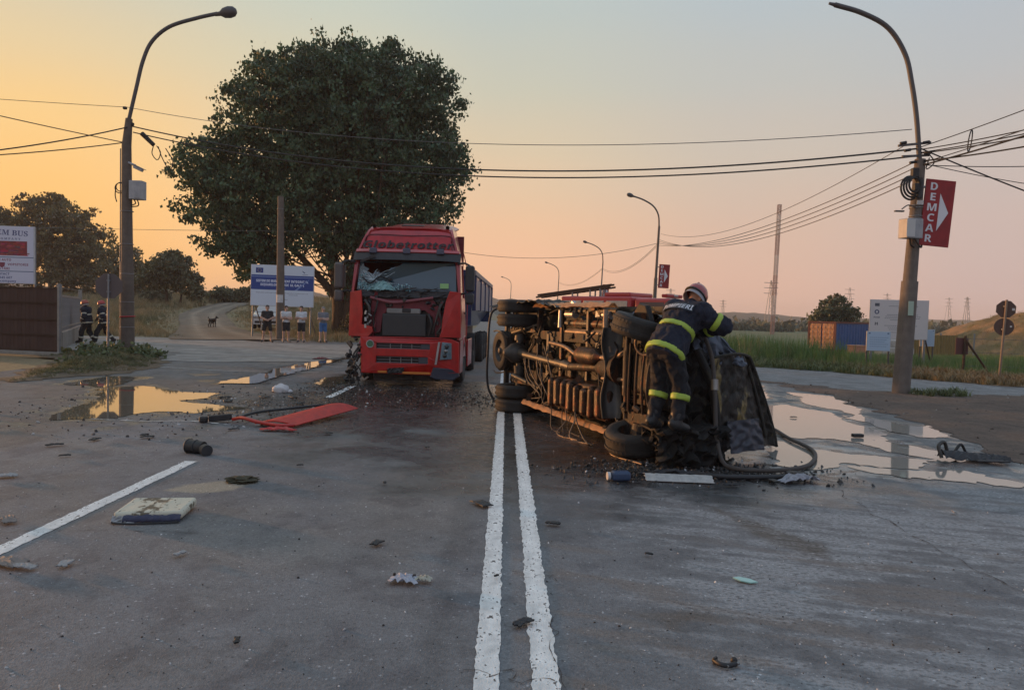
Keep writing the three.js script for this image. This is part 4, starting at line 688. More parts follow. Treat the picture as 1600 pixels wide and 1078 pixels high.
// lattice mast
{
  const t = thing('lattice_mast', 'tall slender red and white lattice mast rising from the field beyond the grass', 'mast', [54.1, -1.2, -150]); t.rotation.z = R(-1);
  const n = 26, H = 26.5, w = 0.3, red = std([0.3, 0.2, 0.18], 0.7), wh = std([0.42, 0.38, 0.36], 0.7);
  for (let k = 0; k < n; k++) { const y0 = k * H / n, y1 = (k + 1) * H / n, gs = []; for (const [x, z] of [[-1, -1], [1, -1], [1, 1], [-1, 1]]) gs.push(rod([x * w, y0, z * w], [x * w, y1, z * w], 0.06, 0.06, 5)); for (const s of [-1, 1]) { gs.push(rod([-w, y0, s * w], [w, y1, s * w], 0.04, 0.04, 4), rod([w, y0, s * w], [-w, y1, s * w], 0.04, 0.04, 4), rod([s * w, y0, -w], [s * w, y1, w], 0.04, 0.04, 4), rod([-w, y1, s * w], [w, y1, s * w], 0.04, 0.04, 4)); } part('lattice_section', gs, (k >> 2) % 2 ? wh : red, t); }
}
// far pylons
[[150, -420, 26], [260, -560, 30], [330, -640, 30], [115, -520, 24], [300, -480, 22], [205, -700, 22], [420, -700, 30]].forEach(([x, z, h], i) => {
  const t = thing('pylon', 'faint distant power pylon on the hazy horizon behind the boards', 'pylon', [x, -1, z], rr(0, 1), 'pylons on the horizon');
  const gs = []; for (const sx of [-1, 1]) for (const sz of [-1, 1]) gs.push(rod([sx * h * 0.09, 0, sz * h * 0.09], [sx * 0.25, h, sz * 0.25], 0.2, 0.13, 4)); for (let k = 0; k < 7; k++) { const y0 = k / 7 * h, y1 = (k + 1) / 7 * h, a = h * 0.09 * (1 - k / 7) + 0.2, b = h * 0.09 * (1 - (k + 1) / 7) + 0.2; gs.push(rod([-a, y0, a], [b, y1, b], 0.1, 0.1, 4), rod([a, y0, a], [-b, y1, b], 0.1, 0.1, 4)); }
  part('tower', gs, M.galv, t);
  parts('crossarm', [0.72, 0.84, 0.95].map(f => bar([-h * 0.16, h * f, 0], [h * 0.16, h * f, 0], 0.3, 0.3)), M.galv, t);
});
// ================= VEGETATION =================
const leafMat = (c, t = 0.35) => phys(c, 0.75, { transmission: t, thickness: 0, side: THREE.DoubleSide });
const leafGeo = (() => { const g = new THREE.BufferGeometry(); g.setAttribute('position', new THREE.Float32BufferAttribute([0, -0.5, 0, -0.42, -0.05, 0.1, 0, 0.55, -0.06, 0.42, -0.05, 0.1, 0, -0.05, -0.06], 3)); g.setIndex([0, 4, 1, 1, 4, 2, 0, 3, 4, 4, 3, 2]); g.computeVertexNormals(); return g; })();
const dummy = new THREE.Object3D();
function leaves(parent, name, pts, size, mat, tint, kind) { // pts: [x,y,z]
  const im = new THREE.InstancedMesh(leafGeo, mat, pts.length), c = new THREE.Color(); im.name = name; im.castShadow = im.receiveShadow = true;
  pts.forEach((p, i) => { dummy.position.set(p[0], p[1], p[2]); dummy.rotation.set(rr(-1.3, 1.3), rr(0, 6.28), rr(-1.3, 1.3)); const s = size * rr(0.65, 1.3); dummy.scale.set(s, s, s); dummy.updateMatrix(); im.setMatrixAt(i, dummy.matrix); tint(c, p, i); im.setColorAt(i, c); });
  if (kind) im.userData.kind = kind;
  parent.add(im); return im;
}
function bakedLeaves(parent, name, pts, size, mat, tint) { // one real mesh: every leaf with its own place, turn and tone
  const lp = leafGeo.attributes.position, li = leafGeo.index.array, nv = lp.count, n = pts.length, P = new Float32Array(n * nv * 3), C = new Float32Array(n * nv * 3), I = new Uint32Array(n * li.length), c = new THREE.Color(), v = V(0, 0, 0);
  pts.forEach((p, i) => { dummy.position.set(p[0], p[1], p[2]); dummy.rotation.set(rr(-1.3, 1.3), rr(0, 6.28), rr(-1.3, 1.3)); const s = size * rr(0.65, 1.3); dummy.scale.set(s, s, s); dummy.updateMatrix(); tint(c, p, i); for (let k = 0; k < nv; k++) { v.fromBufferAttribute(lp, k).applyMatrix4(dummy.matrix); const o = (i * nv + k) * 3; P[o] = v.x; P[o + 1] = v.y; P[o + 2] = v.z; C[o] = c.r; C[o + 1] = c.g; C[o + 2] = c.b; } for (let k = 0; k < li.length; k++) I[i * li.length + k] = li[k] + i * nv; });
  const g = new THREE.BufferGeometry(); g.setAttribute('position', new THREE.BufferAttribute(P, 3)); g.setAttribute('color', new THREE.BufferAttribute(C, 3)); g.setIndex(new THREE.BufferAttribute(I, 1)); g.computeVertexNormals();
  return part(name, g, mat, parent, true);
}
const gauss = () => (rnd() + rnd() + rnd() + rnd() - 2) * 0.9;
// lobes: [x,y,z,rx,ry,rz,clusters]; leaves gather in clumps towards the lobe's skin
function crownPts(lobes, perClump, clumpR, gap = 0.12, gf = 0.5) {
  const P = [], centres = [];
  for (const [x, y, z, a, b, c, n] of lobes) for (let k = 0; k < n; k++) {
    const th = rr(0, 6.283), u = rr(-1, 1), s = Math.sqrt(1 - u * u), rad = Math.pow(rnd(), 0.42) * (1 + 0.1 * N3(th, u * 2, x));
    const p = [x + a * rad * s * Math.cos(th), y + b * rad * u, z + c * rad * s * Math.sin(th)];
    if (N3(p[0] * gf, p[1] * gf, p[2] * gf) < -0.72 + gap * 2) continue;
    centres.push(p);
    const m = Math.round(perClump * rr(0.6, 1.4)), cr = clumpR * rr(0.7, 1.25), tilt = rr(0.5, 0.9);
    for (let i = 0; i < m; i++) P.push([p[0] + gauss() * cr, p[1] + gauss() * cr * tilt, p[2] + gauss() * cr]);
  }
  return [P, centres];
}
function limbs(trunks, centres, n, r0) { // trunks: polylines; thin limbs reach to clumps
  const gs = trunks.map(([pts, ra, rb]) => { const g = tube(pts, ra, 20, 9); const c = new THREE.CatmullRomCurve3(pts.map(p => V(...p)), false, 'centripetal'); const pos = g.attributes.position; for (let i = 0; i < pos.count; i++) { const t = Math.floor(i / 10) / 20, q = c.getPointAt(clamp(t)), k = mix(1, rb / ra, t) * (1 + 0.12 * N2(i * 0.7, ra * 99)); pos.setXYZ(i, q.x + (pos.getX(i) - q.x) * k, q.y + (pos.getY(i) - q.y) * k, q.z + (pos.getZ(i) - q.z) * k); } g.computeVertexNormals(); return g; });
  for (let k = 0; k < n; k++) { const e = centres[Math.floor(rnd() * centres.length)], [pts] = trunks[Math.floor(rnd() * trunks.length)], s = pts[1 + Math.floor(rnd() * (pts.length - 1))]; if (e[1] < s[1] - 0.5) continue; const m = [mix(s[0], e[0], 0.5), mix(s[1], e[1], 0.38), mix(s[2], e[2], 0.5)]; gs.push(tube([s, m, e], r0 * rr(0.4, 1), 8, 5)); }
  return gs;
}
const barkMat = std([0.16, 0.12, 0.09], 0.9, { map: rep(T.bark, 0.8), bumpMap: rep(T.bark, 0.8), bumpScale: 0.03 });
function tree(name, label, pos, lobes, trunks, o = {}) {
  const t = thing(name, label, o.cat || 'tree', pos, 0, o.group);
  const [P, C] = crownPts(lobes, o.per || 26, o.clump || 0.5, o.gap ?? 0.12, o.gf || 0.5);
  part('trunk', limbs(trunks, C, o.limbs ?? 30, o.limbR || 0.07), barkMat, t);
  const base = o.col || [0.05, 0.075, 0.028];
  bakedLeaves(t, 'crown', P, o.leaf || 0.2, Object.assign(leafMat([1, 1, 1], o.trans ?? 0.3), { vertexColors: true }), (c, p, i) => { const k = 1 + 0.35 * N3(p[0] * 0.4, p[1] * 0.4, p[2] * 0.4) + rr(-0.25, 0.25), w = rr(-0.1, 0.2); c.setRGB(base[0] * k * (1 + w), base[1] * k, base[2] * k * (1 - w * 0.5)); });
  return t;
}
const bigger = (f, name, label, pos, lobes, trunks, o) => tree(name, label, pos, lobes.map(l => l.map((v, i) => i < 6 ? v * f : v)), trunks.map(([p, a, b]) => [p.map(q => q.map(v => v * f)), a * f * 0.8, b * f]), { ...o, clump: o.clump * f * 0.9, leaf: o.leaf * 1.9, limbR: o.limbR * f });
// the great tree behind the billboard
tree('poplar_tree', 'huge round-crowned dark green tree towering behind the billboard and the red lorry', [-10.9, 0.1, -47.5], [
  [-1.0, 13.2, 0, 6.6, 4.9, 5.6, 900], [2.2, 12.6, 0.3, 5.6, 5.0, 5.2, 780], [0.8, 15.2, 0, 5.2, 3.5, 4.4, 420], [-3.6, 14.6, 0.2, 3.6, 3.2, 3.4, 240], [4.6, 14.8, 0, 3.4, 3.2, 3.2, 240],
  [-7.2, 10.6, 0, 3.5, 2.2, 3.2, 230], [-6.4, 8.0, 0.4, 3.7, 2.2, 3.2, 230], [5.3, 10.0, 0, 3.2, 3.3, 3.6, 270], [3.8, 7.0, 0.4, 3.4, 2.6, 3.4, 210],
  [-1.2, 8.6, 0.4, 4.6, 3.4, 4.4, 420], [-4.3, 6.0, 0.8, 2.9, 1.8, 2.6, 130], [-6.4, 5.9, 0.6, 2.2, 1.5, 2.0, 100], [-4.9, 4.3, 0.8, 2.1, 1.1, 1.8, 80], [1.4, 5.4, -0.4, 3.2, 2.4, 3.0, 190], [3.1, 17.6, 0, 0.9, 1.3, 0.9, 20], [-1.8, 17.3, 0, 1.4, 1.0, 1.2, 26], [-4.8, 16.6, 0, 1.0, 1.1, 1.0, 16], [0.8, 17.8, 0, 0.7, 1.0, 0.8, 14], [5.6, 16.4, 0, 0.8, 1.0, 0.8, 14], [7.0, 11.2, 0, 1.1, 1.6, 1.4, 34], [1.2, 3.2, -0.6, 2.0, 1.5, 2.0, 60]],
  [[[[0.2, -0.2, 0], [0.1, 2.5, 0], [-0.5, 5.5, 0.2], [-1.6, 9, 0.2], [-2.4, 13, 0]], 0.55, 0.12], [[[0.7, -0.2, 0.2], [0.95, 2.5, 0.2], [1.3, 6, 0], [2.0, 10, 0.3], [2.4, 14.5, 0.2]], 0.5, 0.1], [[[1.25, -0.2, -0.2], [1.7, 3, -0.2], [3, 6.5, 0], [4.6, 9.8, 0.2]], 0.36, 0.08], [[[-0.1, 2.4, 0], [-2.2, 4.8, 0.5], [-4.5, 7, 0.6], [-6.6, 9.2, 0.3]], 0.26, 0.06]],
  { per: 30, clump: 0.5, leaf: 0.24, limbs: 150, limbR: 0.06, gap: 0.09, gf: 0.42, col: [0.052, 0.102, 0.045], trans: 0.25 });
// trees behind the shop sign, against the glow
bigger(1.98, 'bushy_tree', 'broad leafy tree behind the brown fence and shop sign, against the glow', [-61.5, terr(-61.5, -100) - 1.5, -100], [[-0.6, 4.9, 0, 2.4, 2.4, 2.2, 260], [1.6, 4.6, 0.3, 2.0, 2.3, 2.0, 210], [0.3, 6.6, 0, 1.0, 1.0, 1.0, 40], [-1.4, 6.5, 0, 0.8, 1.1, 0.8, 30], [3.2, 3.6, 0.2, 1.5, 1.7, 1.4, 120], [0.5, 2.3, 0.5, 3.2, 1.7, 1.8, 260]], [[[[0, -0.2, 0], [0, 1.6, 0], [-0.4, 4, 0]], 0.2, 0.06], [[[0.4, -0.2, 0], [0.9, 2, 0], [1.8, 4, 0]], 0.16, 0.05]], { per: 26, clump: 0.36, leaf: 0.2, col: [0.15, 0.13, 0.045], trans: 0.45, limbs: 40, limbR: 0.035, gf: 0.9 });
bigger(1.95, 'bushy_tree', 'leafy tree left of the shop sign, half hidden by it', [-69.5, terr(-69.5, -100) - 1.5, -99], [[0, 4.2, 0, 2.4, 2.4, 2.2, 260], [1.2, 5.2, 0, 1.4, 1.4, 1.2, 90], [0, 2.0, 0.5, 2.6, 1.6, 1.6, 180]], [[[[0, -0.2, 0], [0, 1.6, 0], [0.4, 4, 0]], 0.2, 0.06]], { per: 26, clump: 0.36, leaf: 0.2, col: [0.15, 0.13, 0.045], trans: 0.45, limbs: 30, limbR: 0.035, gf: 0.9 });
bigger(2.1, 'bushy_tree', 'low dark leafy tree behind the octagonal road sign and the walking firefighters', [-50.5, terr(-50.5, -97) - 1.2, -97], [[0, 2.3, 0, 1.9, 1.6, 1.6, 170], [1.3, 1.5, 0.2, 1.3, 1.2, 1.2, 100], [-1.6, 1.3, 0, 1.6, 1.2, 1.3, 120]], [[[[0, -0.2, 0], [0, 1, 0], [0.2, 2.4, 0]], 0.14, 0.05]], { per: 26, clump: 0.34, leaf: 0.18, col: [0.14, 0.125, 0.045], trans: 0.45, limbs: 24, limbR: 0.03, gf: 0.9 });
tree('spreading_tree', 'lone spreading tree on the rise beside the dirt track', [-36.3, terr(-36, -80), -80], [[0, 4.0, 0, 2.6, 1.7, 2.2, 200], [-1.6, 2.9, 0, 2.1, 1.3, 1.8, 120], [1.6, 2.6, 0, 1.9, 1.2, 1.6, 110], [0.3, 5.0, 0, 1.3, 0.9, 1.2, 50], [2.8, 1.5, 0, 1.0, 0.8, 1.0, 40]], [[[[-0.4, -0.3, 0], [-0.4, 1.2, 0], [-0.8, 3, 0]], 0.2, 0.07], [[[1.0, -0.3, 0], [1.2, 1.2, 0], [1.6, 2.6, 0]], 0.14, 0.05]], { per: 24, clump: 0.42, leaf: 0.3, col: [0.12, 0.125, 0.055], trans: 0.4, limbs: 26, limbR: 0.04, gf: 0.7 });
[['scrubby bush beside the lone spreading tree on the rise', -33.6, -88, 2.5, 1.25], ['wide scrubby bush nearest the blue and white billboard on the rise', -30.8, -89, 3.2, 1.5], ['dusty bush between the octagonal road sign and the lone spreading tree', -40.6, -86, 2.2, 1.1]].forEach(([l, x, z, w, h]) => tree('scrub_bush', l, [x, terr(x, z), z], [[0, h * 0.6, 0, w * 0.62, h * 0.8, w * 0.5, 120], [w * 0.4, h * 0.4, 0, w * 0.4, h * 0.5, w * 0.4, 60], [-w * 0.4, h * 0.45, 0, w * 0.4, h * 0.55, w * 0.4, 60]], [[[[0, -0.2, 0], [0.1, h * 0.5, 0], [0, h, 0]], 0.08, 0.03]], { cat: 'bush', per: 22, clump: 0.36, leaf: 0.28, col: [0.12, 0.125, 0.06], limbs: 10, limbR: 0.03, group: 'bushes on the rise' }));
tree('field_tree', 'small airy tree behind the blue container', [37.9, terr(38, -85), -85], [[0, 4.1, 0, 2.3, 1.2, 1.9, 90], [-1.2, 3.5, 0, 1.5, 0.9, 1.4, 50], [1.3, 3.3, 0, 1.6, 0.9, 1.4, 55], [0.2, 5.2, 0, 1.2, 0.7, 1.0, 30], [-2.4, 3.0, 0, 0.8, 0.5, 0.7, 16], [2.4, 3.7, 0, 0.7, 0.6, 0.7, 16], [0, 2.4, 0, 2.0, 0.9, 1.5, 50]], [[[[0, -0.3, 0], [0, 1.4, 0], [0.1, 3, 0], [0.2, 5, 0]], 0.16, 0.05]], { per: 20, clump: 0.34, leaf: 0.3, col: [0.085, 0.1, 0.04], limbs: 40, limbR: 0.05, gap: 0.2, gf: 0.9 });
// undergrowth right of the great tree
[['leafy bush at the foot of the great tree beside the red lorry', -7.2, -45, 1.9, 1.3], ['bush behind the man in blue shorts', -9.4, -46.5, 1.7, 1.1], ['yellowing bush between great tree trunk and red lorry', -5.6, -43.5, 1.7, 0.9]].forEach(([l, x, z, w, h]) => tree('bush', l, [x, terr(x, z), z], [[0, h * 0.6, 0, w * 0.7, h * 0.9, w * 0.5, 90], [w * 0.4, h * 0.4, 0, w * 0.5, h * 0.5, w * 0.4, 50]], [[[[0, -0.2, 0], [0.1, h * 0.5, 0], [0, h, 0]], 0.06, 0.02]], { cat: 'bush', per: 24, clump: 0.28, leaf: 0.13, col: [0.1, 0.095, 0.035], limbs: 10, limbR: 0.02, group: 'bushes below the great tree' }));

// ---------- grass and weeds ----------
function tuftGeo(n, h, w, lean, seed) { const g = mulberry(seed), P = [], idx = []; for (let k = 0; k < n; k++) { const a = g() * 6.283, r = g() * w * 0.5, hh = h * (0.5 + 0.6 * g()), l = lean * (0.3 + g()), bw = 0.007 + 0.007 * g(), bx = Math.cos(a * 3) * r, bz = Math.sin(a * 3) * r, dx = Math.cos(a), dz = Math.sin(a), px = -dz, pz = dx, o = P.length / 3; for (const [t, ww] of [[0, 1], [0.55, 0.8], [1, 0.12]]) { const q = l * hh * t * t; P.push(bx + dx * q - px * bw * ww, hh * t * (1 - 0.12 * t * l), bz + dz * q - pz * bw * ww, bx + dx * q + px * bw * ww, hh * t * (1 - 0.12 * t * l), bz + dz * q + pz * bw * ww); } idx.push(o, o + 1, o + 2, o + 1, o + 3, o + 2, o + 2, o + 3, o + 4, o + 3, o + 5, o + 4); } const b = new THREE.BufferGeometry(); b.setAttribute('position', new THREE.Float32BufferAttribute(P, 3)); b.setIndex(idx); b.computeVertexNormals(); return b; }
function scatter(name, label, category, geo, pts, mat, tint) {
  const im = new THREE.InstancedMesh(geo, mat, pts.length), c = new THREE.Color(); im.name = numbered(name); im.castShadow = im.receiveShadow = true;
  pts.forEach(([x, y, z, s, sy], i) => { dummy.position.set(x, y, z); dummy.rotation.set(rr(-0.12, 0.12), rr(0, 6.28), rr(-0.12, 0.12)); dummy.scale.set(s, sy || s, s); dummy.updateMatrix(); im.setMatrixAt(i, dummy.matrix); tint(c, x, z); im.setColorAt(i, c); });
  tag(im, label, category, null, 'stuff'); scene.add(im); return im;
}
const blade = leafMat([1, 1, 1], 0.3);
const fill = (n, x0, x1, z0, z1, ok, hgt) => { const P = []; let guard = 0; while (P.length < n && guard++ < n * 14) { const x = rr(x0, x1), z = rr(z0, z1), s = ok(x, z); if (s > 0) P.push([x, hgt(x, z), z, s]); } return P; };
// tall green reeds on the right
scatter('reeds', 'dense tall green reeds and weeds covering the field edge beyond the right forecourt', 'grass', tuftGeo(16, 1.0, 0.5, 0.35, 5), [
  ...fill(9000, 4, 34, -46, -20, (x, z) => { const d = sdPoly(vergeR, x, z) - 0.9 + 0.6 * fbm(x * 0.5, z * 0.5, 3); return d > 0 ? clamp(0.25 + 0.34 * d, 0, 0.95) * rr(0.55, 1.1) * (x < 12.5 ? 1.05 : 0.45) : 0; }, vrH),
  ...fill(3000, 30, 70, -75, -30, () => rr(0.35, 0.7), (x, z) => terr(x, z))], blade, (c, x, z) => { const k = 1 + 0.35 * fbm(x * 0.5, z * 0.5, 3) + rr(-0.2, 0.2), d = rr(0, 1) < 0.14 ? 1 : 0; c.setRGB((d ? 0.28 : 0.11) * k, (d ? 0.24 : 0.19) * k, (d ? 0.11 : 0.045) * k); });
scatter('short_grass', 'short grass fringe along the edge of the right forecourt', 'grass', tuftGeo(12, 0.22, 0.3, 0.7, 6), fill(5000, 4, 26, -34, -19, (x, z) => { const d = sdPoly(vergeR, x, z) + 0.5 * fbm(x * 0.6, z * 0.6, 4); return d > 0.05 && d < 2.4 ? rr(0.5, 1.2) : 0; }, vrH), blade, (c, x, z) => { const k = rr(0.7, 1.2), d = clamp(sstep(11, 13.5, x) * 0.8 + 0.3 * fbm(x, z, 3)); c.setRGB(mix(0.11, 0.3, d) * k, mix(0.15, 0.2, d) * k, mix(0.045, 0.1, d) * k); });
scatter('grass_tuft', 'grass tuft growing at the foot of the leaning lamp post', 'grass', tuftGeo(14, 0.2, 0.25, 0.8, 7), fill(70, 9.5, 10.9, -17.9, -17.0, () => rr(0.5, 1.1), () => 0.02), blade, c => { const k = rr(0.7, 1.2); c.setRGB(0.12 * k, 0.15 * k, 0.05 * k); });
// dry grass on the rise to the left
const trackPts = [[-13.5, -37.5], [-16.5, -43], [-20, -50], [-24, -59], [-28.5, -70], [-31, -82], [-31.5, -96], [-28, -112], [-31, -135]];
const offTrack = (x, z) => { let d = 1e9; for (let i = 0; i + 1 < trackPts.length; i++) { const [ax, az] = trackPts[i], [bx, bz] = trackPts[i + 1], ex = bx - ax, ez = bz - az, t = clamp(((x - ax) * ex + (z - az) * ez) / (ex * ex + ez * ez)); d = Math.min(d, Math.hypot(x - ax - ex * t, z - az - ez * t)); } return d - 2.1; };
scatter('dry_grass', 'tall dry straw-coloured grass covering the rise on both sides of the dirt track', 'grass', tuftGeo(14, 0.62, 0.5, 0.5, 8), [
  ...fill(11000, -48, -4, -75, -37.5, (x, z) => { const d = Math.min(offTrack(x, z), sdPoly(concreteL, x, z) < -0.4 ? 9 : -1, D2(x, z, -17, -52) - 2.2); return d > 0 ? clamp(0.25 + 0.3 * d, 0, 1.05) * rr(0.5, 1.1) : 0; }, (x, z) => terr(x, z) - 0.05),
  ...fill(7000, -75, -6, -140, -75, (x, z) => offTrack(x, z) > 0 ? rr(0.9, 1.6) : 0, (x, z) => terr(x, z) - 0.05)], blade, (c, x, z) => { const g = sstep(0.0, 0.45, fbm(x * 0.22, z * 0.22, 4)), k = rr(0.7, 1.25); c.setRGB(mix(0.29, 0.12, g) * k, mix(0.225, 0.135, g) * k, mix(0.11, 0.055, g) * k); });
// weeds at the left lamp post
const weedPts = fill(2600, -16, -8.5, -26.5, -14, (x, z) => { const d = sdPoly(weedsL, x, z) - 0.35 + 0.5 * fbm(x * 0.8, z * 0.8, 3); return d > 0 ? clamp(0.4 + 0.5 * d, 0, 1) * rr(0.5, 1.1) * (0.6 + 0.5 * fbm(x * 0.9 + 7, z * 0.9, 2)) : 0; }, weedH);
scatter('weed_patch', 'low dusty weeds and grass round the foot of the brown lamp post', 'grass', tuftGeo(12, 0.3, 0.4, 0.8, 9), weedPts, blade, (c, x, z) => { const d = sstep(-0.1, 0.4, fbm(x * 0.7, z * 0.7, 3)), k = rr(0.7, 1.2); c.setRGB(mix(0.13, 0.26, d) * k, mix(0.135, 0.2, d) * k, mix(0.05, 0.09, d) * k); });
{ // broad-leaved weeds
  const P = []; for (let k = 0; k < 46; k++) { const t = rnd(), cx = k < 26 ? rr(-13.6, -11.3) : rr(-14.3, -10.2), cz = k < 26 ? rr(-25.5, -23.2) : rr(-25.2, -18), h = rr(0.08, 0.3); if (sdPoly(weedsL, cx, cz) < 0.1) continue; for (let i = 0; i < 46; i++) P.push([cx + gauss() * 0.28, weedH(cx, cz) + Math.abs(gauss()) * h + 0.04, cz + gauss() * 0.28]); }
  const im = leaves(scene, 'leafy_weeds', P, 0.12, blade, c => { const k = rr(0.6, 1.3); c.setRGB(0.1 * k, 0.13 * k, 0.045 * k); }, 'stuff'); tag(im, 'broad-leaved green weeds at the foot of the brown lamp post', 'weeds');
}
{ // far-off woods along the right horizon
  const P = []; for (let k = 0; k < 520; k++) { const x = rr(20, 330), z = -rr(190, 330), h = rr(2.5, 5.5) * (0.8 + 0.5 * fbm(x * 0.02, 1, 3)); for (let i = 0; i < 28; i++) P.push([x + gauss() * 3.2, -1.2 + Math.abs(gauss()) * h * 0.8, z + gauss() * 3]); }
  const im = leaves(scene, 'distant_wood', P, 2.0, leafMat([1, 1, 1], 0.1), c => { const k = rr(0.6, 1.2); c.setRGB(0.055 * k, 0.08 * k, 0.045 * k); }, 'stuff'); tag(im, 'hazy dark green belt of trees below the far hills', 'woods');
}
// grassy mound at the right
{
  const g = new THREE.PlaneGeometry(1, 1, 90, 50), p = g.attributes.position, C = [];
  for (let i = 0; i < p.count; i++) { const u = p.getX(i) + 0.5, v = 0.5 - p.getY(i), x = 36 + u * 40, z = -80 + v * 30; const k = sstep(0, 0.32, u) * Math.sin(Math.PI * v) ** 0.6; p.setXYZ(i, x, -1.2 + k * (4.5 + 0.7 * fbm(x * 0.16, z * 0.2, 4)) + 0.2 * fbm(x * 0.8, z * 0.8, 3) * k, z); const n = fbm(x * 0.3, z * 0.35, 4), m = fbm(x * 1.4, z * 1.1, 3), t = sstep(-0.15, 0.35, n + 0.4 * m); C.push(mix(0.3, 0.5, t) * (1 + 0.3 * m), mix(0.22, 0.29, t) * (1 + 0.3 * m), mix(0.08, 0.12, t) * (1 + 0.2 * m)); }
  g.setAttribute('color', new THREE.Float32BufferAttribute(C, 3)); g.computeVertexNormals(); if (g.attributes.normal.getY(2000) < 0) { const id = Array.from(g.index.array); g.setIndex(id.map((v, k) => id[k - k % 3 + [0, 2, 1][k % 3]])); g.computeVertexNormals(); }
  struct('mound', g, std([1, 1, 1], 0.95, { vertexColors: true, map: rep(T.dirt, 0.5) }));
  scatter('mound_grass', 'short yellow-green grass on the earth mound at the field edge', 'grass', tuftGeo(10, 0.4, 0.6, 0.6, 12), fill(2600, 36, 72, -70, -52, () => rr(0.5, 1), (x, z) => { const u = (x - 36) / 40, v = (z + 80) / 30, k = sstep(0, 0.32, u) * Math.sin(Math.PI * clamp(v)) ** 0.6; return -1.2 + k * (4.5 + 0.7 * fbm(x * 0.16, z * 0.2, 4)) + 0.2 * fbm(x * 0.8, z * 0.8, 3) * k - 0.06; }), blade, (c, x, z) => { const t = sstep(-0.2, 0.3, fbm(x * 0.3, z * 0.35, 4)), k = rr(0.7, 1.2); c.setRGB(mix(0.28, 0.46, t) * k, mix(0.23, 0.27, t) * k, mix(0.07, 0.1, t) * k); });
}
// ================= WHEELS =================
function wheel(parent, name, r, w, pos, axis, hub = M.greySteel, tyreMat = M.rubber) { // axis: euler turning local y (wheel axle) where it belongs
  const g = new THREE.Group(); g.name = name; g.position.set(...pos); g.rotation.set(...axis); parent.add(g);
  part('tyre', [lathe([[r * 0.58, -w * 0.42], [r * 0.75, -w * 0.5], [r * 0.93, -w * 0.48], [r * 0.985, -w * 0.36], [r, -w * 0.2], [r, w * 0.2], [r * 0.985, w * 0.36], [r * 0.93, w * 0.48], [r * 0.75, w * 0.5], [r * 0.58, w * 0.42]], 40),
    ...Array.from({ length: 44 }, (_, i) => [-1, 1].map(s => box(w * 0.4, 0.016, r * 0.09, 0, 0, 0, 0, 0, 0))).flat().map((b, i) => { const k = i >> 1, s = i % 2 ? 1 : -1, a = k / 44 * Math.PI * 2; b.rotateZ(Math.PI / 2); b.rotateX(Math.PI / 2); b.translate(0, s * w * 0.21, 0); b.rotateX(0); const m = new THREE.Matrix4().makeRotationY(a).multiply(new THREE.Matrix4().makeTranslation(r + 0.004, 0, 0)); b.applyMatrix4(m); return b; })], tyreMat, g);
  part('rim', [lathe([[r * 0.58, -w * 0.42], [r * 0.55, -w * 0.3], [r * 0.5, w * 0.1], [r * 0.3, w * 0.16], [r * 0.2, w * 0.34], [0.001, w * 0.36]], 32), lathe([[r * 0.58, w * 0.42], [r * 0.55, w * 0.3], [r * 0.5, w * 0.1]], 32)], hub, g);
  part('hub', lathe([[r * 0.18, w * 0.3], [r * 0.17, w * 0.44], [r * 0.1, w * 0.48], [0.001, w * 0.48]], 20), hub, g);
  return g;
}
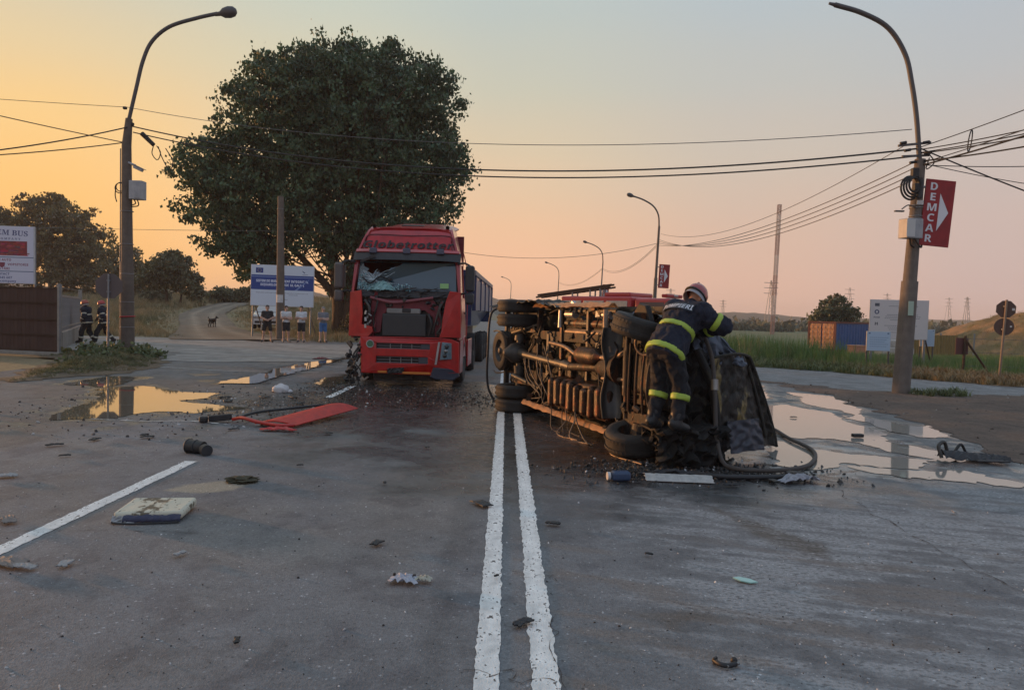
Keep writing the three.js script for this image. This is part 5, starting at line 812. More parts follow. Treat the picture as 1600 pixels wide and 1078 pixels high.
// ================= RED LORRY =================
{
  const t = thing('lorry', 'wrecked red lorry cab with torn-open front and shattered windscreen', 'lorry', [-2.33, 0, -16.5], R(-1.6));
  // local: x across, y up, z towards the viewer; front face near z = 0
  const half = y => y < 2.1 ? 1.215 : y < 2.85 ? mix(1.215, 1.17, (y - 2.1) / 0.75) : mix(1.17, 0.9, clamp((y - 2.85) / 0.85) ** 1.15);
  const front = y => y < 2.1 ? 0 : y < 2.85 ? mix(0, -0.13, (y - 2.1) / 0.75) : mix(-0.1, -0.62, ((y - 2.85) / 0.8) ** 1.25);
  // side walls
  const prof = []; for (let y = 1.05; y <= 2.1; y += 0.35) prof.push([0, y]); for (let y = 2.1; y <= 3.62; y += 0.1) prof.push([front(y), y]);
  const sideShape = [[-1.95, 1.05], [-1.75, 0.62], [-1.1, 0.62], [-0.98, 1.05], [-0.02, 1.05], [-0.01, 2.1], [-0.12, 2.8], [-0.18, 3.05], [-0.32, 3.3], [-0.5, 3.5], [-0.75, 3.62], [-1.95, 3.68]];
  for (const s of [-1, 1]) {
    const win = [[-0.28, 2.12], [-0.36, 2.72], [-0.98, 2.76], [-1.05, 2.02], [-0.7, 1.95]];
    const g = plate(sideShape.map(([z, y]) => [z, y]), 0.05, 0, [win]); // x->z
    warp(g, v => { const z = v.x, y = v.y, d = v.z; v.set(s * (half(y) - d), y, z); });
    part('cab_side', toCreasedNormals(g, 0.5), M.redPaint, t);
    part('side_window', warp(plate(win, 0.008), v => { const z = v.x, y = v.y, d = v.z; v.set(s * (half(y) - 0.02 - d), y, z); }), M.glassDark, t);
    const dr = part('door', [sheet((u, v) => [s * (half(mix(1.12, 2.0, v)) + 0.012 + 0.02 * Math.sin(v * Math.PI)), mix(1.12, 2.0, v), mix(-0.12, -1.08, u)], 6, 8, 0.012)], M.redPaint, t);
    part('door_handle', rbox(0.03, 0.05, 0.2, s * (half(1.7) + 0.045), 1.66, -0.92, 0.01), M.black, dr);
    part('wheel_arch', [sheet((u, v) => { const a = mix(0.15, Math.PI - 0.15, u); return [s * (1.235 - 0.22 * v), 0.52 + 0.6 * Math.sin(a), -1.42 + 0.62 * Math.cos(a)]; }, 18, 3, 0.02)], M.redPaint, t);
    part('air_fairing', sheet((u, v) => [s * (half(mix(1.1, 3.55, v)) + 0.015 - 0.04 * u), mix(1.1, 3.55, v), mix(-1.95, -2.45, u)], 4, 10, 0.02), M.redPaint, t);
  }
  // roof, back wall, floor, roof header
  part('roof', [sheet((u, v) => { const y = mix(2.86, 3.58, v ** 0.8), hw = half(y) + 0.005, x = mix(-hw, hw, u), e = Math.abs(u - 0.5) * 2; return [x, y - 0.03 * e ** 8, front(y) - 0.035 * e ** 6]; }, 28, 14, 0.03), sheet((u, v) => { const hw = mix(0.93, 0.88, v), e = Math.abs(u - 0.5) * 2; return [mix(-hw, hw, u), mix(3.575, 3.68, v ** 0.5) - 0.09 * e ** 6, mix(-0.5, -1.95, v)]; }, 24, 10, 0.03)], M.redPaint, t);
  const sp = part('roof_spoiler', [sheet((u, v) => { const e = Math.abs(u - 0.5) * 2, hw = 0.86; return [mix(-hw, hw, u) + 0.12 * v, 3.63 + 0.2 * v ** 1.3 - 0.1 * e ** 5, mix(-0.72, -1.9, v)]; }, 20, 8, 0.03)], M.redPaint, t);
  part('hatch_slot', rbox(0.52, 0.02, 0.2, 0.0, 3.665, -0.86, 0.008, 0.2), M.black, sp);
  for (const s of [-1, 1]) part('air_horn', [at(lathe([[0.015, 0], [0.02, 0.25], [0.05, 0.36]], 14), s * 0.84, 3.56, -0.9, Math.PI / 2 - 0.1)], M.steel, t);
  part('back_wall', box(2.2, 2.5, 0.05, 0, 2.3, -1.97), M.redDull, t);
  part('floor', box(2.3, 0.06, 1.9, 0, 1.08, -1.0), M.black, t);
  // sign panel above windscreen
  const pz = y => front(y) + 0.03;
  const frame = part('name_panel', [sheet((u, v) => { const y = mix(3.03, 3.36, v); return [mix(-0.98, 0.98, u) * (1 - 0.04 * v), y, pz(y)]; }, 10, 4, 0.02)], std([0.5, 0.014, 0.02], 0.4, { map: T.grunge }), t);
  part('panel_trim', [tube([[-1.0, 3.03, pz(3.03) + 0.01], [-0.99, 3.3, pz(3.3) + 0.012], [-0.94, 3.37, pz(3.37) + 0.01], [0, 3.38, pz(3.38) + 0.01], [0.94, 3.37, pz(3.37) + 0.01], [0.99, 3.3, pz(3.3) + 0.012], [1.0, 3.03, pz(3.03) + 0.01]], 0.016, 50, 6)], M.redDull, frame);
  part('lettering', at(text('Globetrotter', 0.175, 0.012, 0.22, 1.38), 0, 3.16, pz(3.16) + 0.026, R(-24)), M.black, frame);
  // sun visor with lamps
  part('sun_visor', [sheet((u, v) => { const e = Math.abs(u - 0.5) * 2; return [mix(-1.2, 1.2, u), mix(2.8, 3.0, v) - 0.02 * e ** 4, mix(0.1, -0.04, v) - 0.14 * e ** 5]; }, 24, 5, 0.02)], M.darkPlastic, t);
  part('visor_ledge', [sheet((u, v) => { const e = Math.abs(u - 0.5) * 2; return [mix(-1.16, 1.16, u), 2.985 + 0.06 * v, mix(0.0, -0.08, v) - 0.12 * e ** 5]; }, 20, 3, 0.02)], M.redPaint, t);
  for (const x of [-0.75, 0, 0.75]) part('marker_lamp', rbox(0.17, 0.12, 0.07, x, 3.0, 0.0, 0.02), std([0.05, 0.06, 0.1], 0.25), t);
  part('bent_visor_arm', bar([-1.0, 2.74, 0.07], [-0.68, 2.88, 0.1], 0.05, 0.03), M.darkPlastic, t);
  // windscreen: real pane with a broken-out corner, crazed area and shards
  const wz = y => front(y) - 0.01;
  const hole = [[-0.98, 2.74], [-0.98, 2.66], [-0.85, 2.6], [-0.92, 2.52], [-0.76, 2.48], [-0.72, 2.55], [-0.55, 2.5], [-0.42, 2.55], [-0.36, 2.63], [-0.22, 2.66], [-0.12, 2.71], [-0.1, 2.745]];
  const ws = part('windscreen', warp(plate([[-1.12, 2.13], [1.12, 2.13], [1.08, 2.77], [-1.08, 2.77]], 0.006, 0, [hole.slice().reverse()]), v => { v.z = wz(v.y) + v.z - 0.05 * Math.abs(v.x) ** 4; }), phys([0.1, 0.19, 0.25], 0.05, { transmission: 0.6, thickness: 0, ior: 1.7 }), t);  // bluish half-opaque tint: sky reflection put into the glass colour
  { // cracks
    const g = mulberry(9), gs = []; const cx = -0.72, cy = 2.36;
    for (let k = 0; k < 34; k++) { let a = g() * 6.28, x = cx, y = cy; const L = 0.2 + g() * 0.55, n = 7; for (let i = 0; i < n; i++) { const nx = x + Math.cos(a) * L / n * 1.3, ny = y + Math.sin(a) * L / n * 0.6; a += (g() - 0.5) * 0.9; if (Math.abs(nx) < 1.09 && ny > 2.14 && ny < 2.6) gs.push(bar([x, y, wz(y) + 0.009 - 0.05 * x ** 4], [nx, ny, wz(ny) + 0.009 - 0.05 * nx ** 4], 0.003 + g() * 0.006, 0.002)); x = nx; y = ny; } }
    part('crack_web', gs, std([0.42, 0.55, 0.6], 0.3), ws).userData.kind = 'stuff';
    const sh = []; for (let k = 0; k < 330; k++) { const x = -1.08 + g() * (g() < 0.6 ? 0.75 : 1.2), y = 2.14 + Math.abs(g() - g()) * (x < -0.9 ? 0.36 : 0.17); const s = 0.008 + g() * 0.022; const b = plate([[0, 0], [s * 2, s * 0.4], [s * 0.9, s * 1.6]], 0.004); at(b, x, y, wz(y) + 0.012 - 0.05 * x ** 4, g() - 0.5, g() - 0.5, g() * 6); sh.push(b); }
    part('glass_shards', sh, phys([0.16, 0.34, 0.38], 0.15, { clearcoat: 1 }), ws).userData.kind = 'stuff';
    part('sagging_glass', sheet((u, v) => [mix(-0.82, -0.22, u), 2.13 + 0.2 * Math.sin(Math.PI * u) * v + 0.015 * N2(u * 9, v * 9), wz(2.2) + 0.02 + 0.09 * Math.sin(Math.PI * u) * (1 - v) + 0.02 * N2(u * 12, v * 7)], 22, 10, 0.006), phys([0.22, 0.4, 0.4], 0.35, { bumpMap: T.bumpy, bumpScale: 0.01 }), ws);
    part('crushed_pillar_trim', [tube([[-0.98, 2.4, wz(2.4) + 0.03], [-0.8, 2.28, wz(2.3) + 0.05], [-0.6, 2.42, wz(2.4) + 0.04], [-0.42, 2.38, wz(2.4) + 0.02]], 0.018), at(new THREE.SphereGeometry(0.05, 10, 8), -0.36, 2.36, 0.02)], M.black, ws);
  }
  part('permit_card', box(0.19, 0.11, 0.003, 0.85, 2.25, wz(2.25) + 0.005 - 0.03), std([0.3, 0.55, 0.22], 0.6), t);
  part('seat', [rbox(0.5, 0.75, 0.16, 0.58, 2.0, -1.1, 0.06), rbox(0.26, 0.2, 0.12, 0.58, 2.48, -1.12, 0.05)], M.darkPlastic, t); part('seat', [rbox(0.5, 0.75, 0.16, -0.58, 2.0, -1.1, 0.06), rbox(0.26, 0.2, 0.12, -0.58, 2.48, -1.12, 0.05)], M.darkPlastic, t);
  part('steering_wheel', at(new THREE.TorusGeometry(0.22, 0.018, 8, 28), 0.58, 2.0, -0.45, R(-50)), M.black, t);
  part('dashboard', rbox(2.2, 0.28, 0.4, 0, 1.95, -0.28, 0.08), M.darkPlastic, t);
  for (const [a, b] of [[[-0.35, 2.08, 0.03], [0.25, 2.2, 0.03]], [[0.3, 2.07, 0.03], [0.72, 2.2, 0.03]]]) { const w = part('wiper', [rod(a, b, 0.012, 0.008, 8)], M.black, t); part('wiper_blade', bar([b[0] - 0.34, b[1] - 0.03, 0.035], [b[0] + 0.28, b[1] - 0.05, 0.02], 0.02, 0.02), M.black, w); }
  // torn-open front: bulkhead, radiator, hoses, brackets
  const bulk = part('bulkhead', sheet((u, v) => [mix(-1.05, 1.05, u), mix(1.1, 2.1, v), -0.12 + 0.02 * N2(u * 6, v * 6)], 24, 12, 0.02), M.black, t);
  part('scuttle_panel', [sheet((u, v) => [mix(-1.08, 1.08, u), mix(1.98, 2.12, v) + 0.02 * N2(u * 7, 1), 0.02 - 0.06 * v + 0.03 * N2(u * 9, v * 3)], 30, 4, 0.015)], M.darkPlastic, t);
  part('front_crossbeam', [plate([[-0.75, 1.92], [0.6, 1.93], [0.78, 1.72], [0.88, 1.2], [0.68, 1.12], [0.62, 1.55], [0.44, 1.7], [-0.4, 1.7], [-0.52, 1.55], [-0.56, 1.2], [-0.8, 1.14], [-0.78, 1.6]].map(([x, y]) => [x, y]), 0.05, 0.008)].map(g => at(g, 0, 0, -0.07)), std([0.2, 0.016, 0.03], 0.55, { map: T.grunge }), t);
  part('bent_rail', [tube([[-0.78, 1.96, 0.04], [-0.3, 1.86, 0.08], [0.1, 1.9, 0.06], [0.62, 1.98, 0.04]], 0.035, 24)], std([0.22, 0.06, 0.07], 0.6), t);
  const rad = part('radiator', [rbox(0.98, 0.5, 0.1, -0.02, 1.36, -0.02, 0.02)], std([0.05, 0.058, 0.062], 0.6, { map: T.grunge }), t);
  part('radiator_fin', Array.from({ length: 26 }, (_, i) => box(0.94, 0.006, 0.012, -0.02, 1.14 + i * 0.0175, 0.036)), std([0.1, 0.105, 0.11], 0.5, { metalness: 0.5 }), rad).userData.kind = 'stuff';
  part('radiator_tank', rbox(0.76, 0.12, 0.1, -0.04, 1.67, -0.01, 0.03), std([0.28, 0.28, 0.27], 0.5, { map: T.grunge }), t);
  part('fan_opening', rbox(0.2, 0.09, 0.1, 0.03, 1.68, 0.0, 0.02), M.black, t);
  const hz = [[[0.62, 1.2, 0.04], [0.7, 1.5, 0.08], [0.78, 1.85, 0.04]], [[0.55, 1.15, 0.05], [0.6, 1.4, 0.1], [0.52, 1.62, 0.04]], [[-0.9, 1.9, 0.05], [-0.78, 1.7, 0.1], [-0.84, 1.45, 0.05]], [[-0.6, 1.95, 0.06], [-0.64, 1.7, 0.09], [-0.7, 1.5, 0.05], [-0.66, 1.2, 0.05]], [[0.85, 1.9, 0.02], [0.76, 1.7, 0.1], [0.84, 1.4, 0.06], [0.72, 1.2, 0.03]]];
  hz.forEach((h, i) => part('hose', tube(h, 0.022 + 0.006 * (i % 3), 20, 8), i % 2 ? M.black : M.greySteel, t));
  const g8 = mulberry(31);
  for (let k = 0; k < 62; k++) { const s = k % 2 ? 1 : -1, top = k % 3 === 0, x = top ? (g8() - 0.5) * 1.9 : s * (0.6 + g8() * 0.44), y = top ? 1.76 + g8() * 0.28 : 1.12 + g8() * 0.9; part('torn_bracket', at(rbox(0.03 + g8() * 0.1, 0.02 + g8() * 0.1, 0.02 + g8() * 0.06, 0, 0, 0, 0.006), x, y, -0.02 + g8() * 0.08, g8() * 3, g8() * 3, g8() * 3), [M.black, M.greySteel, M.redDull, M.darkPlastic][k % 4], t); }
  // corner panels (red plastic) left and right of the opening
  const corner = s => { const P = s < 0 ? [[-1.22, 2.06], [-0.98, 2.1], [-0.94, 1.6], [-0.96, 1.35], [-0.72, 1.3], [-0.7, 1.2], [-0.8, 1.1], [-1.24, 1.1]] : [[1.22, 2.1], [1.0, 2.12], [0.92, 1.9], [0.86, 1.5], [0.84, 1.24], [0.8, 1.12], [1.24, 1.12]]; return warp(plate(P, 0.05, 0.012), v => { v.z += 0.09 - 0.28 * Math.max(0, Math.abs(v.x) - 0.85) ** 1.2 + 0.02 * N2(v.x * 5, v.y * 5); }); };
  const cl = part('corner_panel', corner(-1), M.redPlastic, t); part('smashed_lamp', [0, 1, 2, 3, 4, 5, 6].map(i => at(rbox(0.05, 0.09, 0.03, 0, 0, 0, 0.008), -0.86 + 0.05 * (i % 3), 1.4 + 0.05 * i - 0.08, 0.13, i, i * 2, i)), M.alu, cl);
  part('corner_panel', corner(1), M.redPlastic, t);
  // bumper with two grille openings
  const bx0 = -0.92, bx1 = 1.16;
  const holes = [rrect(-0.62, 0.82, 0.6, 0.97, 0.03), rrect(-0.62, 0.5, 0.56, 0.68, 0.03)];
  part('bumper', warp(plate([[bx0, 0.3], [bx0 - 0.03, 1.08], [0.78, 1.09], [1.05, 1.06], [1.2, 1.0], [1.22, 0.34], [0.6, 0.28]], 0.06, 0.014, holes), v => { v.z += 0.1 - 0.3 * Math.max(0, v.x - 0.75) ** 1.4 - 0.1 * Math.max(0, -v.x - 0.7) + 0.012 * N2(v.x * 4, v.y * 4); }), M.redPlastic, t);
  for (const [y0, y1, xe] of [[0.82, 0.97, 0.6], [0.5, 0.68, 0.56]]) {
    part('grille_backing', box(1.3, y1 - y0 + 0.06, 0.02, -0.02, (y0 + y1) / 2, 0.05), M.black, t);
    for (let k = 0; k < 3; k++) part('grille_slat', rbox(1.2, 0.018, 0.05, -0.02, mix(y0, y1, (k + 0.5) / 3), 0.11, 0.006), std([0.14, 0.14, 0.15], 0.5), t);
    for (let k = 0; k < 4; k++) part('grille_divider', rbox(0.012, y1 - y0, 0.05, -0.3 + k * 0.24, (y0 + y1) / 2, 0.118, 0.003), std([0.3, 0.3, 0.28], 0.5), t);
    part('grille_end', rbox(0.26, y1 - y0 - 0.01, 0.06, xe - 0.1, (y0 + y1) / 2, 0.12, 0.02), std([0.05, 0.056, 0.07], 0.5), t);
  }
  part('round_badge', [at(plate(disc(0.075, 24), 0.02, 0.004), -0.74, 0.93, 0.155)], std([0.05, 0.14, 0.07], 0.4), t);
  part('badge_ring', at(new THREE.TorusGeometry(0.078, 0.012, 8, 28), -0.74, 0.93, 0.176), M.alu, t);
  part('light_blade', warp(box(0.045, 0.5, 0.03, 0, 0, 0), v => { v.x += v.y * 0.14; }).translate(0.76, 0.76, 0.2), M.alu, t);
  const hl = part('headlight', warp(plate([[0.82, 0.62], [1.06, 0.64], [1.05, 0.98], [0.86, 1.0]], 0.02, 0.006), v => { v.z += 0.17 - 0.3 * Math.max(0, v.x - 0.75) ** 1.3; }), M.alu, t);
  for (let k = 0; k < 3; k++) part('lamp_bowl', at(new THREE.SphereGeometry(0.05, 14, 10), 0.94 + 0.02 * (k - 1), 0.71 + k * 0.1, 0.17), [M.blackGloss, M.steel, M.blackGloss][k], hl);
  part('lens', warp(plate([[0.81, 0.61], [1.07, 0.63], [1.06, 0.99], [0.85, 1.01]], 0.005), v => { v.z += 0.215 - 0.3 * Math.max(0, v.x - 0.75) ** 1.3; }), M.glass, hl);
  part('bumper_corner', warp(plate([[0.62, 0.24], [0.68, 0.42], [1.18, 0.4], [1.22, 0.26], [1.1, 0.18], [0.72, 0.2]], 0.05, 0.02), v => { v.z += 0.1 - 0.3 * Math.max(0, v.x - 0.75) ** 1.3; }), std([0.03, 0.035, 0.055], 0.45), t);
  part('reflector_strip', rbox(0.62, 0.05, 0.02, 0.3, 0.31, 0.18, 0.006), std([0.55, 0.17, 0.02], 0.4), t);
  part('reflector_strip', rbox(0.2, 0.05, 0.02, -0.46, 0.32, 0.17, 0.006), std([0.55, 0.17, 0.02], 0.4), t);
  part('plate_holder', [sheet((u, v) => [mix(-0.34, 0.02, u), mix(0.28, 0.4, v) + 0.03 * u, 0.19 + 0.03 * N2(u * 4, v * 3)], 8, 4, 0.006)], M.darkPlastic, t);
  part('underrun_beam', [rbox(1.5, 0.16, 0.12, 0.05, 0.2, -0.1, 0.02), bar([-0.7, 0.12, -0.02], [0.2, 0.2, 0.05], 0.05, 0.12)], std([0.12, 0.07, 0.045], 0.6, { map: T.burnt }), t);
  // crushed left corner: dangling torn parts
  const g9 = mulberry(55);
  for (let k = 0; k < 46; k++) { const y = 0.06 + g9() * 1.0, x = -1.05 + (g9() - 0.5) * (0.34 + 0.2 * (1 - y)); part('torn_debris', at(rbox(0.03 + g9() * 0.13, 0.02 + g9() * 0.13, 0.02 + g9() * 0.06, 0, 0, 0, 0.006), x, y, -0.05 + g9() * 0.24, g9() * 3, g9() * 3, g9() * 3), [M.darkPlastic, M.rustPale, M.greySteel, M.burnt2][k % 4], t); }
  for (let k = 0; k < 6; k++) part('dangling_strip', tube([[-1.1 + g9() * 0.25, 0.95, 0.0], [-1.15 + g9() * 0.3, 0.6, 0.1], [-1.2 + g9() * 0.3, 0.25, 0.12], [-1.2 + g9() * 0.4, 0.03, 0.16]], 0.014, 16, 6), k % 2 ? M.black : M.greySteel, t);
  // mirrors
  for (const s of [-1, 1]) {
    const m = part('mirror_housing', [rbox(0.2, 0.58, 0.22, s * (1.43 + (s < 0 ? 0.05 : 0)), 2.42, 0.06, 0.06), rbox(0.19, 0.26, 0.22, s * (1.43 + (s < 0 ? 0.05 : 0)), 1.98, 0.06, 0.06)], s < 0 ? std([0.09, 0.075, 0.07], 0.5) : M.darkPlastic, t);
    part('mirror_arm', [tube([[s * 1.14, 2.74, -0.05], [s * 1.3, 2.76, 0.02], [s * 1.43, 2.7, 0.05]], 0.022), tube([[s * 1.18, 2.05, -0.05], [s * 1.32, 2.1, 0.05], [s * 1.42, 2.05, 0.06]], 0.022)], M.black, m);
    part('mirror_glass', [box(0.15, 0.48, 0.01, s * 1.44, 2.42, -0.056)], M.steel, m);
  }
  // side skirts, steps, chassis
  part('step_panel', [sheet((u, v) => [1.235, mix(0.3, 1.04, v), mix(-0.1, -0.8, u)], 4, 6, 0.02)], M.redPaint, t);
  part('skirt', [rbox(0.04, 0.68, 1.25, 1.22, 0.66, -2.85, 0.015)], M.redPaint, t); part('skirt', [rbox(0.04, 0.68, 1.25, -1.22, 0.66, -2.85, 0.015)], M.redPaint, t);
  for (const x of [-0.42, 0.42]) part('chassis_rail', rbox(0.09, 0.26, 5.6, x, 0.85, -3.2, 0.01), M.black, t);
  part('engine_block', rbox(0.9, 0.8, 1.2, 0, 0.9, -1.0, 0.08), M.black, t); part('front_axle', rod([-1.0, 0.5, -1.42], [1.0, 0.5, -1.42], 0.07), M.black, t);
  part('fuel_tank', rod([0.85, 0.62, -2.4], [0.85, 0.62, -3.3], 0.28, 0.28, 18), M.greySteel, t);
  wheel(t, 'wheel', 0.5, 0.3, [1.07, 0.5, -1.42], [0, 0, -Math.PI / 2]); wheel(t, 'wheel', 0.5, 0.3, [-1.07, 0.5, -1.42], [0, 0, Math.PI / 2]);
  for (const s of [-1, 1]) wheel(t, 'wheel', 0.5, 0.56, [s * 0.92, 0.5, -5.1], [0, 0, -s * Math.PI / 2]);
  part('rear_mudguard', [1, -1].map(s => sheet((u, v) => { const a = mix(0.2, Math.PI - 0.2, u); return [s * (1.22 - 0.6 * v), 0.5 + 0.6 * Math.sin(a), -5.1 + 0.6 * Math.cos(a)]; }, 14, 2, 0.02)), M.black, t);
}
// tipper trailer behind the cab
{
  const t = thing('tipper_trailer', 'dark blue tipper trailer coupled behind the red lorry cab', 'trailer', [-2.33, 0, -16.5], R(-1.6));
  const blue = phys([0.02, 0.055, 0.16], 0.4, { map: rep(T.grunge, 0.4), clearcoat: 0.3 }), top = std([0.32, 0.3, 0.31], 0.5, { map: T.grunge });
  const z0 = -3.6, z1 = -13.2, L = z0 - z1;
  part('tub', [sheet((u, v) => { const a = mix(-1, 1, u), s = Math.sign(a), b = Math.abs(a), x = s * Math.min(1.24, 0.75 + 1.2 * Math.max(0, b - 0.35)), y = b < 0.35 ? 1.25 : b < 0.62 ? mix(1.25, 1.72, (b - 0.35) / 0.27) : mix(1.72, 2.72, (b - 0.62) / 0.38); return [x * (b < 0.35 ? b / 0.35 : 1), y, mix(z0, z1, v)]; }, 40, 8, 0.03), box(2.4, 1.35, 0.04, 0, 2.02, z0 + 0.03), box(2.4, 1.35, 0.04, 0, 2.02, z1 - 0.03)], blue, t);
  for (const s of [-1, 1]) { part('top_rail', rbox(0.12, 0.14, L + 0.1, s * 1.25, 2.76, (z0 + z1) / 2, 0.02), top, t); for (let k = 0; k < 5; k++) part('side_rib', bar([s * 1.262, 1.74, z0 - 0.1 - k * (L - 0.2) / 4], [s * 1.27, 2.7, z0 - 0.1 - k * (L - 0.2) / 4], 0.1, 0.05), blue, t); part('side_panel', box(0.012, 0.85, L - 0.5, s * 1.272, 2.18, (z0 + z1) / 2), std([0.2, 0.24, 0.3], 0.45, { map: rep(T.grunge, 0.5) }), t); }
  part('front_beam', rbox(2.5, 0.18, 0.1, 0, 2.74, z0 + 0.06, 0.02), blue, t);
  for (const x of [-0.5, 0.5]) part('frame_rail', rbox(0.12, 0.3, L - 1, x, 1.02, z1 + L / 2 - 0.3, 0.01), M.black, t);
  for (let k = 0; k < 3; k++) for (const s of [-1, 1]) wheel(t, 'wheel', 0.5, 0.38, [s * 1.02, 0.5, -9.2 - k * 1.25], [0, 0, -s * Math.PI / 2]);
  for (const s of [-1, 1]) part('landing_leg', rbox(0.12, 1.0, 0.12, s * 0.7, 0.6, -6.2, 0.01), M.greySteel, t);
}
// ================= OVERTURNED BURNT VAN =================
// local: x towards its front, y up (it lies on its side), z out of its underside
const VAN = { pos: [0.15, 0, -12.7], rot: R(-70) };
{
  const t = thing('overturned_van', 'burnt-out van lying on its side with its rusty underside and twin rear wheels exposed', 'van', VAN.pos, VAN.rot);
  const g = mulberry(404), q = (a, b) => a + (b - a) * g();
  const paleSteel = std([0.13, 0.12, 0.105], 0.5, { metalness: 0.55, map: rep(T.grunge, 2), bumpMap: T.bumpy, bumpScale: 0.003 });
  const cream = std([0.75, 0.66, 0.5], 0.55, { map: rep(T.burnt, 1.6), bumpMap: T.bumpy, bumpScale: 0.004 });
  const burntTyre = std([0.03, 0.028, 0.026], 0.75, { map: rep(T.grunge, 2.5), bumpMap: T.bumpy, bumpScale: 0.008 });
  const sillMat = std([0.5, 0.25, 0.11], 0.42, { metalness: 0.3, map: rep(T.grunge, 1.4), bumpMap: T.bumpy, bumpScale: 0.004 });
  // wheels: axle upright
  for (const [y, n] of [[0.115, 0], [0.35, 1], [1.56, 2], [1.8, 3]]) { const w = wheel(t, 'wheel', 0.36, 0.215, [0, y, 0.02], [n < 2 ? Math.PI : 0, n, 0], M.burnt2, burntTyre); }
  const fw = wheel(t, 'wheel', 0.36, 0.25, [4.2, 1.53, 0.06], [-0.12, 0.4, -0.2], M.burnt2, burntTyre); fw.scale.set(1, 1, 1);
  wheel(t, 'wheel', 0.37, 0.27, [4.15, 0.22, 0.06], [Math.PI + 0.18, 0, 0.12], M.burnt2, burntTyre);
  // rear axle, differential, springs
  part('rear_axle', [rod([0, 0.3, -0.02], [0, 1.62, -0.02], 0.06, 0.06, 14), rod([0, 0.5, -0.02], [0, 0.78, -0.02], 0.075, 0.1, 14), rod([0, 1.22, -0.02], [0, 1.45, -0.02], 0.1, 0.075, 14)], M.greySteel, t);
  part('differential', at(lathe([[0.001, -0.19], [0.09, -0.17], [0.16, -0.1], [0.18, 0], [0.16, 0.1], [0.1, 0.17], [0.06, 0.24], [0.001, 0.25]], 18), 0.02, 1.0, 0.04, Math.PI / 2, 0, 0), M.greySteel, t);
  part('pinion_nose', rod([0.12, 1.0, 0.02], [0.36, 0.99, 0.0], 0.1, 0.06, 14), M.greySteel, t);
  for (const y of [0.52, 1.4]) { part('leaf_spring', [0, 1, 2].map(k => sheet((u, v) => [mix(-0.75 + 0.12 * k, 0.75 - 0.12 * k, u), y - 0.035 + 0.07 * v, -0.14 + 0.14 * Math.sin(Math.PI * u) + 0.016 * k], 14, 1, 0.012)), M.burnt, t); parts('spring_bolt', [-0.07, 0.07].map(x => at(new THREE.TorusGeometry(0.06, 0.012, 6, 14, Math.PI), x, y, 0.06, 0, Math.PI / 2, 0)), M.greySteel, t); }
  for (const [a, b] of [[[0.0, 0.62, 0.1], [0.75, 0.46, -0.1]], [[-0.05, 1.34, 0.1], [0.6, 1.5, -0.1]]]) part('shock_absorber', [rod(a, [mix(a[0], b[0], 0.55), mix(a[1], b[1], 0.55), mix(a[2], b[2], 0.55)], 0.038), rod(a, b, 0.02)], paleSteel, t);
  // driveshaft and gearbox
  part('driveshaft', [rod([0.34, 0.99, 0.02], [2.0, 0.93, 0.0], 0.055, 0.055, 14), rod([1.9, 0.935, 0.0], [2.12, 0.92, 0.0], 0.075, 0.06, 12)], paleSteel, t);
  part('centre_bearing', rbox(0.14, 0.34, 0.1, 2.04, 0.92, -0.06, 0.03), M.burnt, t);
  part('driveshaft', rod([2.1, 0.92, 0.0], [3.1, 0.98, 0.0], 0.055, 0.05, 12), M.burnt, t);
  part('gearbox', [rod([3.05, 0.99, -0.04], [3.6, 1.0, -0.06], 0.13, 0.22, 14), rbox(0.34, 0.42, 0.3, 3.75, 1.0, -0.16, 0.06)], M.burnt2, t);
  // frame
  for (const y of [0.66, 1.34]) part('frame_rail', [rbox(5.4, 0.075, 0.16, 1.85, y, -0.2, 0.012), rbox(5.4, 0.14, 0.014, 1.85, y, -0.118, 0.004)], M.burnt2, t);
  for (const [x, y0, y1, w, m] of [[-0.92, 0.2, 1.8, 0.1, M.greySteel], [-0.45, 0.62, 1.4, 0.07, M.burnt2], [0.62, 0.3, 1.75, 0.08, M.burnt2], [1.05, 0.62, 1.4, 0.09, M.greySteel], [1.55, 0.12, 1.76, 0.08, M.burnt], [2.45, 0.62, 1.74, 0.07, cream], [3.05, 0.62, 1.72, 0.07, M.burnt]]) part('crossmember', [rbox(w, y1 - y0, 0.08, x, (y0 + y1) / 2, -0.12, 0.012)], m, t);
  for (const [y, m] of [[1.73, cream], [1.55, cream], [1.42, M.rustPale]]) part('floor_rib', [sheet((u, v) => [mix(1.6, 3.2, u), y - 0.05 + 0.1 * v, -0.14 + 0.03 * Math.sin(v * Math.PI) + 0.008 * N2(u * 12, y * 9)], 24, 5, 0.01)], m, t);
  part('bracket_row', [1.95, 2.12, 2.29].map(x => rod([x, 1.78, -0.08], [x, 1.7, -0.05], 0.022)), M.black, t).userData.kind = 'stuff';
  part('floor_pan', [sheet((u, v) => [mix(-1.15, 4.3, u), mix(0.04, 1.8, v), -0.36 + 0.02 * Math.sin(v * 40) + 0.03 * N2(u * 9, v * 6)], 60, 50, 0.015)], M.soot, t);
  // body behind the floor, charred
  part('cargo_body', [sheet((u, v) => [mix(-1.15, 2.3, u), 1.8 + 0.03 * N2(u * 5, v * 3) - 0.12 * v * v, mix(-0.36, -1.45, v)], 24, 8, 0.02), sheet((u, v) => [mix(-1.15, 2.3, u), 0.02, mix(-0.36, -1.45, v)], 10, 4, 0.02), sheet((u, v) => [-1.15 + 0.04 * N2(u * 5, v * 5), mix(0.02, 1.76, u), mix(-0.3, -1.45, v)], 16, 8, 0.02), sheet((u, v) => [mix(-1.15, 2.3, u), mix(0.02, 1.66, v), -1.45 + 0.05 * N2(u * 4, v * 4)], 20, 12, 0.02)], M.soot, t);
